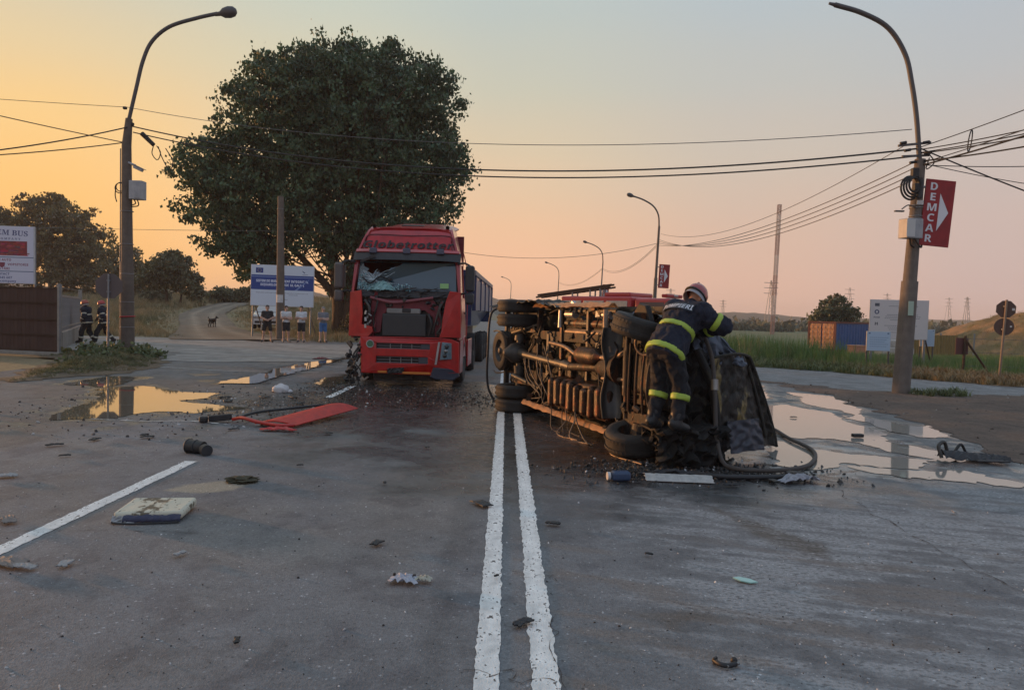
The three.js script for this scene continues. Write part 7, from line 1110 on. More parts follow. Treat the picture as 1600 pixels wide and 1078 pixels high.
// firefighters
const navy = cloth([0.012, 0.017, 0.038]), navyDark = cloth([0.013, 0.014, 0.02]), lime = std([0.5, 0.66, 0.08], 0.5, { map: rep(T.cloth, 14) }), silver = std([0.66, 0.6, 0.46], 0.4, { map: rep(T.cloth, 14) }), boot = std([0.018, 0.018, 0.018], 0.5);
function helmet(t, G, J, hd, fw, bright, red) {
  const c = G.hp(0.055, -0.012, 0), q = new THREE.Quaternion().setFromRotationMatrix(new THREE.Matrix4().makeBasis(V(...vnorm(vcross(hd, fw))), V(...hd), V(...vnorm(vcross(vnorm(vcross(hd, fw)), hd)))));
  const sh = lathe([[0.135, -0.045], [0.138, -0.02], [0.128, 0.04], [0.1, 0.09], [0.055, 0.118], [0.001, 0.126]], 28); sh.scale(0.92, 1, 1.1); sh.applyQuaternion(q); sh.translate(...c);
  const h = part('helmet', [sh], red, t);
  const brim = new THREE.TorusGeometry(0.134, 0.012, 8, 32); brim.rotateX(Math.PI / 2); brim.scale(0.94, 1, 1.14); brim.applyQuaternion(q); brim.translate(...vadd(c, hd, -0.04)); part('brim', brim, M.black, h);
  const crest = rbox(0.03, 0.035, 0.2, 0, 0.105, 0, 0.012); crest.applyQuaternion(q); crest.translate(...c); part('crest', crest, red, h);
  const nk = sheet((u, v) => { const a = mix(-1.9, 1.9, u); return [0.118 * Math.sin(a) * (1 + 0.1 * v), -0.03 - 0.07 * v, -0.135 * Math.cos(a) * (1 + 0.12 * v)]; }, 18, 4, 0.006); nk.applyQuaternion(q); nk.translate(...c); part('neck_flap', nk, bright, h);
}
const band = (G, B, inf, at0, dir, hw, k = 0.06) => G.mesh(B, k, inf, (x, y, z) => Math.abs((x - at0[0]) * dir[0] + (y - at0[1]) * dir[1] + (z - at0[2]) * dir[2]) - hw, 0);
function turnout(t, G, J, o) {
  const jb = [...G.torso, ...G.arm('L'), ...G.arm('R')], td = vnorm(vsub(J.chest, J.pelvis));
  const hem = vadd(J.pelvis, td, o.hem ?? -0.12);
  const below = (x, y, z) => -((x - hem[0]) * td[0] + (y - hem[1]) * td[1] + (z - hem[2]) * td[2]);
  const JB = [...jb, [vadd(J.pelvis, td, -0.1), J.waist, 0.15, 0.14]];
  const jk = part('jacket', G.mesh(JB, 0.08, o.fine ? 0.047 : 0.035, below, 0.016, o.cell), navy, t);
  const legs = [...G.leg('L'), ...G.leg('R'), G.torso[2]];
  const tr = part('trousers', G.mesh(legs, 0.05, 0.032, (x, y, z) => 0.14 - y, 0.016, o.cell), navyDark, t);
  for (const s of ['L', 'R']) { part('boot', G.mesh([...G.foot(s), [J['an' + s], vadd(J['an' + s], vsub(J['kn' + s], J['an' + s]), 0.3), 0.05, 0.062]], 0.03, 0.014, (x, y, z) => -y - 1, 0), boot, t); }
  for (const [B, n] of [[G.handL, 'L'], [G.handR, 'R']]) part('glove', G.mesh(B, 0.01, 0.004, null, 0, o.fine ? 0.006 : 0.012), o.glove || M.black, t);
  const tb = [...G.torso, [vadd(J.pelvis, td, -0.1), J.waist, 0.15, 0.14]];
  for (const d of o.torsoBands) part('reflective_band', band(G, tb, o.fine ? 0.066 : 0.055, vadd(J.pelvis, td, d), td, 0.034, 0.07), o.band, jk);
  for (const s of ['L', 'R']) {
    const a = G.arm(s), ad = vnorm(vsub(a[0][1], a[0][0])), fd = vnorm(vsub(a[1][1], a[1][0]));
    part('sleeve_band', G.mesh([a[0]], 0.03, o.fine ? 0.068 : 0.055, (x, y, z) => { const p = vadd(a[0][0], vsub(a[0][1], a[0][0]), 0.72); return Math.abs((x - p[0]) * ad[0] + (y - p[1]) * ad[1] + (z - p[2]) * ad[2]) - 0.034; }, 0), o.band, jk);
    part('sleeve_band', G.mesh([a[1]], 0.03, o.fine ? 0.064 : 0.052, (x, y, z) => { const p = vadd(a[1][0], vsub(a[1][1], a[1][0]), 0.72); return Math.abs((x - p[0]) * fd[0] + (y - p[1]) * fd[1] + (z - p[2]) * fd[2]) - 0.028; }, 0), o.band2 || o.band, jk);
    const l = G.leg(s)[1], ld = vnorm(vsub(l[1], l[0])); part('leg_band', G.mesh([l], 0.03, 0.056, (x, y, z) => { const p = vadd(l[0], vsub(l[1], l[0]), o.legBand ?? 0.35); return Math.abs((x - p[0]) * ld[0] + (y - p[1]) * ld[1] + (z - p[2]) * ld[2]) - 0.036; }, 0), o.band, tr);
  }
  part('collar', G.mesh([[vadd(J.neck, vnorm(vsub(J.neck, J.chest)), -0.02), vadd(J.neck, vnorm(vsub(J.head, J.neck)), 0.05), 0.075, 0.07]], 0.02, 0.01, null, 0.004), navy, jk);
}
{ // bending over the wreck, seen from behind
  const J = { pelvis: [0, 0.93, -0.02], waist: [0, 1.06, 0.08], chest: [0, 1.26, 0.24], neck: [0, 1.42, 0.38], head: [0, 1.53, 0.5], shL: [0.19, 1.38, 0.34], shR: [-0.2, 1.36, 0.32], elL: [0.3, 1.2, 0.52], elR: [-0.38, 1.22, 0.5], wrL: [0.06, 1.18, 0.66], wrR: [-0.1, 1.16, 0.6], hipL: [0.1, 0.88, -0.02], hipR: [-0.1, 0.88, -0.02], knL: [0.14, 0.47, 0.06], knR: [-0.13, 0.46, 0.1], anL: [0.15, 0.09, -0.06], anR: [-0.14, 0.09, 0.0], toL: [0.18, 0.04, 0.1], toR: [-0.17, 0.04, 0.16] };
  const hd = vnorm(vsub(J.head, J.neck)), fw = vnorm([0.0, -0.75, 0.66]);
  const p = makePerson({ label: 'firefighter in navy jacket with lime bands and red helmet bending over the van wreck', pos: [1.7, 0.42, -8.08], rot: R(131), J, look: fw, fine: true, cell: 0.017, hu: [0, 1, 0.2], curl: 0.75, hdL: [-0.8, -0.3, 0.3], hdR: [0.8, -0.35, 0.2], dress: (t, G) => {
    turnout(t, G, J, { cell: 0.015, fine: true, torsoBands: [-0.06, 0.27], band: lime, legBand: 0.18, hem: -0.13, glove: std([0.03, 0.03, 0.032], 0.7) });
    helmet(t, G, J, hd, fw, std([0.3, 0.3, 0.32], 0.5), phys([0.3, 0.022, 0.015], 0.25, { clearcoat: 0.6 }));
    // lettering across the shoulders: a cloth patch laid onto the jacket
    const td = vnorm(vsub(J.chest, J.pelvis)), nb = vnorm([0, 0.62, -0.78]), fj = fieldOf([...G.torso, ...G.arm('L'), ...G.arm('R')], 0.07);
    const tex = canvasTex(512, 128, (c, w, h) => { c.fillStyle = '#10131f'; c.fillRect(0, 0, w, h); c.fillStyle = '#c4c8ce'; c.font = 'bold 104px sans-serif'; c.textAlign = 'center'; c.textBaseline = 'middle'; c.fillText('POMPIERI', w / 2, h / 2 + 4, w - 16); });
    const nu = 16, nv = 6, P = [], uv = [], I = [], c0 = vadd(J.chest, td, 0.07);
    for (let j = 0; j <= nv; j++) for (let i = 0; i <= nu; i++) { let q = vadd(vadd(vadd(c0, [-1, 0, 0], mix(0.21, -0.21, i / nu)), td, mix(-0.05, 0.07, j / nv)), nb, 0.4); for (let s = 0; s < 40; s++) { const d = fj(...q) - 0.066; q = vadd(q, nb, -d * 0.9); if (Math.abs(d) < 1e-4) break; } P.push(...q); uv.push(1 - i / nu, j / nv); if (i < nu && j < nv) { const a = j * (nu + 1) + i; I.push(a, a + 1, a + nu + 2, a, a + nu + 2, a + nu + 1); } }
    const g = new THREE.BufferGeometry(); g.setAttribute('position', new THREE.Float32BufferAttribute(P, 3)); g.setAttribute('uv', new THREE.Float32BufferAttribute(uv, 2)); g.setIndex(I); g.computeVertexNormals();
    part('back_lettering', g, new THREE.MeshStandardMaterial({ map: tex, roughness: 0.6 }), t, true);
  } });
  p.scale.setScalar(0.96);
}
const stride = (s, lean = 0.04) => ({ pelvis: [0, 0.93, 0], waist: [0, 1.08, 0.01], chest: [0, 1.3, lean], neck: [0, 1.47, lean + 0.02], head: [0, 1.61, lean + 0.05], shL: [0.2, 1.4, lean], shR: [-0.2, 1.4, lean], elL: [0.27, 1.15, lean - 0.1 * s], elR: [-0.27, 1.15, lean + 0.1 * s], wrL: [0.22, 1.0, lean + 0.1 - 0.1 * s], wrR: [-0.22, 1.02, lean + 0.16 + 0.1 * s], hipL: [0.1, 0.9, 0], hipR: [-0.1, 0.9, 0], knL: [0.11, 0.48, 0.18 * s + 0.04], knR: [-0.11, 0.48, -0.1 * s + 0.04], anL: [0.11, 0.1, 0.3 * s], anR: [-0.11, 0.13, -0.36 * s], toL: [0.12, 0.05, 0.3 * s + 0.16], toR: [-0.12, 0.04, -0.36 * s + 0.15] });
[['firefighter walking in front with open face towards the brown fence', [-17.4, 0.02, -30.7], 1, 0, [0.34, 0.07, 0.04]], ['firefighter walking close behind a colleague beside the octagonal road sign', [-16.85, 0.02, -30.95], 1.0, 1, [0.4, 0.045, 0.04]]].forEach(([label, pos, s, k, rc]) => {
  const J = stride(k ? 1 : 0.7, 0.05), hd = vnorm(vsub(J.head, J.neck));
  makePerson({ label, pos, rot: R(-88 + k * 8), J, look: [0, 0, 1], skin: 0, group: 'firefighters walking to the fence', cell: 0.024, dress: (t, G) => { turnout(t, G, J, { cell: 0.024, torsoBands: [-0.08, 0.24], band: silver, legBand: 0.6, hem: -0.14 }); helmet(t, G, J, hd, [0, 0, 1], std([0.35, 0.3, 0.27], 0.5), phys(rc, 0.35)); } });
});
// dog on the track
{
  const y0 = terr(-20.7, -52), t = thing('dog', 'dark dog standing on the dirt track', 'dog', [-20.7, y0 + 0.03, -52], R(160));
  const B = [[[0, 0.5, 0.24], [0, 0.5, -0.2], 0.115, 0.09], [[0, 0.52, 0.26], [0, 0.66, 0.42], 0.075, 0.055], [[0, 0.68, 0.44], [0, 0.67, 0.5], 0.065, 0.055], [[0, 0.66, 0.52], [0, 0.63, 0.62], 0.036, 0.026], [[0, 0.48, 0.2], [0, 0.45, 0.1], 0.12, 0.1], [[0.04, 0.73, 0.42], [0.06, 0.79, 0.4], 0.02, 0.008], [[-0.04, 0.73, 0.42], [-0.06, 0.79, 0.4], 0.02, 0.008], [[0, 0.54, -0.24], [0, 0.66, -0.38], 0.026, 0.02], [[0, 0.66, -0.38], [0, 0.76, -0.34], 0.02, 0.012]];
  for (const s of [-1, 1]) B.push([[s * 0.08, 0.46, 0.24], [s * 0.085, 0.26, 0.22], 0.055, 0.034], [[s * 0.085, 0.26, 0.22], [s * 0.085, 0.05, 0.24], 0.03, 0.024], [[s * 0.085, 0.04, 0.24], [s * 0.085, 0.03, 0.29], 0.026, 0.022], [[s * 0.08, 0.48, -0.18], [s * 0.09, 0.3, -0.1], 0.075, 0.045], [[s * 0.09, 0.3, -0.1], [s * 0.09, 0.17, -0.27], 0.036, 0.024], [[s * 0.09, 0.17, -0.27], [s * 0.09, 0.05, -0.24], 0.024, 0.022], [[s * 0.09, 0.04, -0.24], [s * 0.09, 0.03, -0.19], 0.025, 0.022]);
  const [lo, hi] = bounds(B, 0.04); part('body', surfNet(fieldOf(B, 0.05), lo, hi, 0.015), std([0.03, 0.025, 0.022], 0.85, { bumpMap: T.fabricBump, bumpScale: 0.01 }), t);
}
// ================= CAR AND FIRE ENGINE IN THE BACKGROUND =================
{
  const y0 = terr(-17, -52), t = thing('parked_car', 'white car parked behind the billboard beside the dirt track', 'car', [-16.9, y0 + 0.02, -52.5], R(12));
  const white = phys([0.62, 0.62, 0.62], 0.3, { clearcoat: 0.6 });
  // local: front towards +z
  const pr = [[-2.1, 0.35], [-2.15, 0.95], [-1.95, 1.1], [-1.5, 1.52], [0.1, 1.55], [0.75, 1.1], [1.75, 0.95], [2.05, 0.75], [2.1, 0.35]];
  part('body', warp(toCreasedNormals(plate(pr, 1.7, 0.03).translate(0, 0, -0.85), 0.6), v => { const z = v.x, x = v.z; v.set(x * (v.y > 1.1 ? 1 - 0.22 * (v.y - 1.1) / 0.45 : 1), v.y, z); }), white, t);
  part('windscreen', sheet((u, v) => [mix(-0.72, 0.72, u) * (1 - 0.12 * v), mix(1.12, 1.5, v), mix(0.78, 0.18, v)], 6, 4, 0.01), M.glassDark, t);
  for (const s of [-1, 1]) { part('side_window', sheet((u, v) => [s * (0.88 - 0.16 * v), mix(1.12, 1.46, v), mix(-1.4, 0.5 - 0.4 * v, u)], 4, 3, 0.01), M.glassDark, t); part('headlight', rbox(0.34, 0.15, 0.06, s * 0.62, 0.8, 2.07, 0.03), M.alu, t); part('mirror', rbox(0.18, 0.12, 0.1, s * 0.98, 1.1, 0.6, 0.03), white, t); }
  part('grille', rbox(0.8, 0.14, 0.04, 0, 0.78, 2.1, 0.02), M.black, t); part('lower_grille', rbox(1.4, 0.16, 0.04, 0, 0.48, 2.13, 0.02), M.black, t); part('number_plate', rbox(0.52, 0.11, 0.02, 0, 0.6, 2.14, 0.006), M.white, t);
  for (const s of [-1, 1]) for (const z of [-1.35, 1.3]) wheel(t, 'wheel', 0.32, 0.22, [s * 0.78, 0.32, z], [0, 0, -s * Math.PI / 2], M.alu);
}
{
  const t = thing('fire_engine', 'red fire engine with roof ladder standing on the road behind the overturned van', 'fire engine', [5.7, 0, -36.6], R(48));
  // local: front towards +z
  const red = phys([0.4, 0.012, 0.02], 0.35, { clearcoat: 0.5 }), wh = M.white;
  part('cab', rbox(2.35, 1.75, 1.9, 0, 1.72, 2.3, 0.14), red, t);
  part('body', rbox(2.4, 1.9, 4.2, 0, 1.72, -0.9, 0.1), red, t);
  part('white_band', [rbox(2.42, 0.3, 4.0, 0, 1.2, -0.9, 0.02)], wh, t);
  part('windscreen', rbox(2.05, 0.72, 0.04, 0, 2.08, 3.26, 0.02), phys([0.45, 0.5, 0.52], 0.06, { transmission: 0.6, thickness: 0 }), t);
  for (const s of [-1, 1]) { part('side_window', rbox(0.04, 0.6, 1.3, s * 1.175, 2.1, 2.3, 0.02), M.glassDark, t); for (let k = 0; k < 3; k++) part('locker_shutter', rbox(0.04, 1.1, 1.2, s * 1.21, 1.9, -2.3 + k * 1.35, 0.02), M.alu, t); for (const z of [-1.7, 2.0]) wheel(t, 'wheel', 0.48, 0.3, [s * 1.02, 0.48, z], [0, 0, -s * Math.PI / 2]); part('headlight', rbox(0.3, 0.2, 0.05, s * 0.85, 1.1, 3.26, 0.03), M.alu, t); part('mirror', rbox(0.12, 0.4, 0.2, s * 1.32, 2.1, 3.1, 0.03), M.black, t); }
  part('front_bumper', rbox(2.4, 0.4, 0.3, 0, 0.7, 3.2, 0.05), wh, t);
  part('light_bar', [rbox(1.5, 0.16, 0.3, 0, 2.72, 2.7, 0.05)], std([0.35, 0.015, 0.02], 0.3), t);
  part('light_bar_lens', rbox(0.4, 0.12, 0.31, 0.1, 2.73, 2.71, 0.04), M.alu, t);
  part('roof_tank', rbox(2.1, 0.22, 1.5, 0, 2.76, 0.3, 0.08), red, t);
  // ladder on the roof, overhanging the rear
  const lad = part('ladder', [[-0.75, 0], [-0.3, 0], [-0.62, 0.12], [-0.42, 0.12]].map(([x, y]) => bar([x, 2.62 + y, -5.0], [x, 3.14 + y, -0.3], 0.05, 0.09)), M.wood, t);
  for (let k = 0; k < 15; k++) { const u = (k + 0.5) / 15; part('rung', rod([-0.75, mix(2.62, 3.14, u), mix(-5, -0.3, u)], [-0.3, mix(2.62, 3.14, u), mix(-5, -0.3, u)], 0.018), M.galv, lad); }
  for (const z of [-0.9, -1.5, -2.6]) part('ladder_rest', [rod([-0.75, 2.6, z], [-0.75, mix(2.62, 3.14, (z + 5) / 4.7), z], 0.04), rod([-0.3, 2.6, z], [-0.3, mix(2.62, 3.14, (z + 5) / 4.7), z], 0.04), rod([-0.8, 2.68, z], [-0.25, 2.68, z], 0.03)], M.galv, t);
}
// ================= DEBRIS ON THE ROAD =================
const gd = mulberry(909), dq = (a, b) => a + (b - a) * gd();
const crumple = (w, h, amp, seed, th = 0.006, nu = 18, nv = 14) => sheet((u, v) => [mix(-w / 2, w / 2, u) * (1 + 0.25 * N2(seed, v * 3)), Math.max(0.006, 0.02 + amp * (0.6 + 0.7 * N2(u * 3.5 + seed, v * 3.5)) * Math.sin(Math.PI * u) ** 0.5), mix(-h / 2, h / 2, v) * (1 + 0.25 * N2(u * 3, seed))], nu, nv, th);
{ // torn red bodywork panel
  const t = thing('torn_bodywork', 'long torn red bodywork panel lying on the road before the lorry', 'panel', [-3.05, 0, -10.9], 0);
  part('skin', sheet((u, v) => { const a = [[-0.95, 0.06, 0.25], [-0.05, 0.03, 0.86], [0.62, 0.15, -0.72], [0.1, 0.2, -0.45]]; const p = [mix(mix(-0.55, 0.1, u), mix(0.22, 0.7, u), v), 0, mix(mix(0.65, 0.75, u), mix(-0.75, -0.95, u), v)]; return [p[0], 0.05 + 0.14 * v * (1 - 0.6 * u) + 0.05 * Math.sin(Math.PI * u), p[2]]; }, 16, 24, 0.015), phys([0.62, 0.025, 0.012], 0.5, { map: rep(T.grunge, 1.5) }), t);
  part('flange', tube([[-1.0, 0.05, 0.32], [-0.8, 0.1, 0.48], [-0.5, 0.07, 0.66], [-0.1, 0.05, 0.82], [0.08, 0.05, 0.78]], 0.028, 30, 7), M.redPlastic, t);
  part('frame_loop', tube([[-0.95, 0.07, 0.34], [-0.75, 0.12, 0.0], [-0.3, 0.14, -0.5], [0.1, 0.16, -0.85], [0.22, 0.18, -0.8]], 0.022, 30, 7), M.darkPlastic, t);
  part('black_bracket', [rbox(0.34, 0.1, 0.08, -1.2, 0.07, 0.32, 0.02, 0, 0.2, 0.1), rbox(0.12, 0.1, 0.1, -1.42, 0.05, 0.42, 0.03)], M.black, t);
  t.scale.setScalar(0.92);
}
solo('red_fragment', at(crumple(0.42, 0.16, 0.03, 4), 0, 0, 0), M.redPlastic, 'small red plastic fragment lying beside the long torn red panel', 'fragment').position.set(-3.12, 0, -9.95);
solo('red_fragment', crumple(0.5, 0.3, 0.05, 14), std([0.16, 0.02, 0.025], 0.6), 'dark red fragment lying among puddles on the far side road', 'fragment').position.set(-6.2, 0, -24.6);
{ // dirty seat cushion
  const t = thing('seat_cushion', 'dirty cream foam cushion with blue-grey edge lying on the left lane', 'cushion', [-2.8, 0, -5.8], R(8)); t.scale.set(0.84, 0.9, 0.84);
  const f = (x, z) => 1 - Math.pow(Math.abs(x) / 0.3, 5) - Math.pow(Math.abs(z) / 0.26, 5);
  part('foam', warp(new RoundedBoxGeometry(0.58, 0.08, 0.5, 8, 0.035), v => { v.y += 0.055 + (v.y > 0 ? 0.02 * N2(v.x * 5, v.z * 5) + 0.025 * Math.sin((v.x + 0.3) * 5) : 0); v.x *= 1 + 0.06 * N2(v.z * 4, 1); v.z *= 1 - 0.12 * (v.x + 0.3) + 0.05 * N2(v.x * 4, 8); if (v.y < 0.01) v.y = 0.01; }), std([0.66, 0.66, 0.63], 0.9, { map: dataTex(256, (u, w) => { const a = tfbm(u, w, 4, 15, 5), b = tfbm(u, w, 22, 17, 3), s = sstep(0.08, 0.28, a + 0.2 * b), d = sstep(0.36, 0.42, b); return [mix(mix(236, 128, s), 50, d), mix(mix(230, 118, s), 46, d), mix(mix(210, 100, s), 40, d)]; }), bumpMap: T.fabricBump, bumpScale: 0.01 }), t);
  part('cloth_edge', sheet((u, v) => [mix(-0.2, 0.29, u), 0.012 + 0.055 * v + 0.008 * N2(u * 7, v), 0.262 + 0.02 * Math.sin(v * 3) + 0.012 * N2(u * 6, 2) + 0.03 * (1 - v)], 24, 6, 0.008), std([0.07, 0.075, 0.13], 0.8, { map: rep(T.cloth, 8) }), t);
  part('torn_cover', [sheet((u, v) => [mix(-0.3, -0.1, u), 0.01 + 0.05 * v, 0.25 + 0.05 * (1 - v) + 0.02 * N2(u * 8, v * 3)], 12, 5, 0.006)], std([0.3, 0.3, 0.3], 0.8), t);
  part('piping', tube([[-0.3, 0.02, 0.2], [-0.29, 0.015, 0.3], [-0.15, 0.012, 0.335], [0.05, 0.012, 0.33], [0.28, 0.015, 0.31]], 0.008, 24, 6), M.black, t);
}
{ // cylinder part
  const t = thing('engine_cylinder', 'black cylindrical engine part lying at the end of the white lane dash', 'engine part', [-3.52, 0, -8.3], R(-15));
  part('housing', rod([-0.12, 0.075, 0], [0.08, 0.07, 0.0], 0.075, 0.068, 20), M.black, t); part('neck', rod([0.08, 0.07, 0], [0.14, 0.06, 0.02], 0.045, 0.045, 16), M.black, t); part('flange', rod([0.12, 0.06, 0.04], [0.2, 0.06, 0.1], 0.062, 0.062, 18), M.darkPlastic, t);
  parts('rim_ring', [at(new THREE.TorusGeometry(0.072, 0.01, 8, 24), -0.12, 0.075, 0, 0, Math.PI / 2), at(new THREE.TorusGeometry(0.071, 0.008, 8, 24), -0.02, 0.073, 0, 0, Math.PI / 2)], M.darkPlastic, t);
}
{ // rag with plastic
  const t = thing('plastic_rag', 'crumpled grey plastic scrap with white tag lying mid-lane left of the double line', 'scrap', [-0.66, 0, -4.45], R(-10));
  part('film', crumple(0.17, 0.12, 0.022, 21, 0.003), std([0.36, 0.37, 0.42], 0.4), t); part('tag', crumple(0.09, 0.06, 0.02, 23, 0.003).translate(0.11, 0, -0.03), std([0.42, 0.4, 0.32], 0.6), t); parts('clip', [rbox(0.02, 0.03, 0.02, 0.05, 0.03, -0.04, 0.005), rbox(0.015, 0.04, 0.015, -0.08, 0.02, -0.05, 0.004)], M.black, t);
}
solo('white_bag', [warp(new THREE.SphereGeometry(0.2, 18, 12), v => { v.y = Math.max(-0.1, v.y) * 0.9; v.multiplyScalar(1 + 0.25 * N3(v.x * 6, v.y * 6, v.z * 6)); v.x *= 1.3; v.y += 0.09; }), warp(new THREE.SphereGeometry(0.1, 12, 8), v => { v.y = Math.max(-0.05, v.y) * 0.7; v.x += 0.28; v.y += 0.04; })], std([0.55, 0.53, 0.52], 0.6), 'small crumpled white plastic bag lying between puddle and lorry', 'bag').position.set(-4.5, 0, -14.6); scene.children[scene.children.length - 1].scale.setScalar(0.62);
{ // aluminium profile strip and blue tub beside the van
  const t = thing('metal_strip', 'torn white ribbed metal strip lying in front of the van wreck', 'metal strip', [1.72, 0, -7.45], R(-4));
  part('profile', [sheet((u, v) => [mix(-0.34, 0.34, u) + 0.02 * N2(v * 4, 2), 0.015 + 0.03 * v + 0.02 * Math.abs(Math.sin(v * 9)), mix(0.08, -0.09, v) + 0.02 * N2(u * 8, 4) * v], 30, 14, 0.006)], std([0.52, 0.52, 0.5], 0.45, { map: rep(T.grunge, 3) }), t); part('torn_edge', crumple(0.5, 0.1, 0.05, 33, 0.004).translate(-0.05, 0.02, -0.14), M.black, t);
}
{
  const t = thing('blue_canister', 'small dark blue plastic canister lying in front of the van wreck', 'canister', [1.1, 0, -7.42], R(8));
  part('can', rbox(0.2, 0.1, 0.12, 0.02, 0.052, 0, 0.035), std([0.03, 0.055, 0.11], 0.5), t); part('lid', rod([-0.09, 0.05, 0], [-0.12, 0.05, 0], 0.042, 0.042, 16), std([0.45, 0.45, 0.45], 0.5), t);
}
solo('glass_shard', at(plate([[-0.07, -0.01], [-0.04, 0.02], [0.03, 0.022], [0.08, 0.0], [0.04, -0.03], [-0.02, -0.03]], 0.006, 0.001), 0, 0.014, 0, -Math.PI / 2 + 0.1, 0, -0.45), phys([0.3, 0.52, 0.46], 0.2, { clearcoat: 0.6 }), 'pale green glass shard lying on the right lane', 'shard').position.set(1.47, 0, -4.6);
{
  const t = thing('broken_clip', 'small broken black and silver metal clip lying on the right lane', 'metal clip', [1.02, 0, -3.46], R(20));
  part('arm', tube([[-0.05, 0.02, -0.04], [-0.045, 0.02, 0.01], [-0.02, 0.02, 0.03], [0.03, 0.02, 0.025]], 0.012, 18, 8), M.black, t); part('knob', at(new THREE.SphereGeometry(0.017, 12, 10), 0.045, 0.018, -0.01), M.black, t); part('pin', rod([-0.03, 0.02, 0.035], [0.05, 0.018, 0.02], 0.008), M.steel, t); part('bracket', rbox(0.03, 0.035, 0.012, -0.045, 0.02, -0.035, 0.004, 0, 0.4), M.greySteel, t);
}
{ // torn bumper part on the dirt edge
  const t = thing('torn_bumper', 'twisted dark bumper piece lying where the puddles meet the bare earth', 'car part', [5.62, 0.02, -8.95], R(-8));
  part('shell', sheet((u, v) => [mix(-0.3, 0.45, u), 0.03 + 0.08 * Math.sin(Math.PI * v) * (1 - 0.6 * u) + 0.03 * N2(u * 6, v * 4), mix(0.12, -0.14, v)], 24, 10, 0.01), M.darkPlastic, t); part('bracket', tube([[-0.32, 0.02, 0.05], [-0.34, 0.16, 0.0], [-0.26, 0.2, -0.05], [-0.2, 0.06, -0.08]], 0.022, 20, 7), M.greySteel, t); part('strap', tube([[-0.1, 0.05, -0.15], [0.0, 0.16, -0.2], [0.08, 0.06, -0.24]], 0.018, 16, 6), M.black, t); part('slat', rbox(0.4, 0.02, 0.06, 0.2, 0.03, 0.18, 0.008, 0, 0.15), M.black, t);
}
// fire hose from the nozzle down to the ground and round to the right
{
  const t = thing('fire_hose', 'dark fire hose hanging from the bending firefighter and looping over the wet road', 'hose');
  part('hose', tube([[2.18, 1.52, -8.5], [2.27, 1.25, -8.4], [2.3, 0.8, -8.3], [2.32, 0.3, -8.22], [2.38, 0.06, -8.12], [2.5, 0.035, -7.98], [2.85, 0.035, -7.95], [3.25, 0.035, -8.15], [3.58, 0.035, -8.6], [3.85, 0.035, -9.3], [3.9, 0.035, -10.2], [4.0, 0.035, -11.2], [3.9, 0.035, -12.4], [3.4, 0.035, -13.4]], 0.025, 140, 9), std([0.1, 0.085, 0.075], 0.8, { map: rep(T.cloth, 20) }), t);
  part('nozzle', [rod([2.13, 1.66, -8.56], [2.18, 1.5, -8.5], 0.035, 0.03, 14), rod([2.1, 1.74, -8.6], [2.13, 1.66, -8.56], 0.045, 0.035, 14)], M.black, t); part('coupling', rod([2.3, 0.98, -8.34], [2.3, 0.86, -8.32], 0.042, 0.042, 14), M.steel, t);
}
solo('burst_hose', tube([[1.9, 0.03, -7.75], [2.2, 0.03, -7.6], [2.7, 0.03, -7.62], [3.05, 0.03, -7.7]], 0.028, 40, 8), M.black, 'flattened black hose lying along the scorched road edge before the bonnet', 'hose');
solo('plastic_sheet', crumple(0.42, 0.14, 0.06, 44, 0.003).rotateY(0.35), phys([0.45, 0.46, 0.5], 0.35, { transmission: 0.4, thickness: 0 }), 'clear crumpled plastic sheet lying near the hose end', 'plastic').position.set(2.98, 0, -7.55);
solo('black_block', rbox(0.16, 0.05, 0.08, 0, 0.025, 0, 0.012, 0, 0.1), M.black, 'black oblong block lying in the puddle right of the hose', 'fragment').position.set(5.05, 0.014, -10.6);
solo('soil_clod', warp(new THREE.IcosahedronGeometry(0.11, 3), v => { v.multiplyScalar(1 + 0.4 * N3(v.x * 20, v.y * 20, v.z * 20)); v.y = Math.max(-0.02, v.y * 0.3) + 0.02; v.x *= 1.3; }), std([0.05, 0.045, 0.025], 0.95), 'dark clod of soil on the patch of spilled sand', 'soil').position.set(-2.55, 0, -6.98);
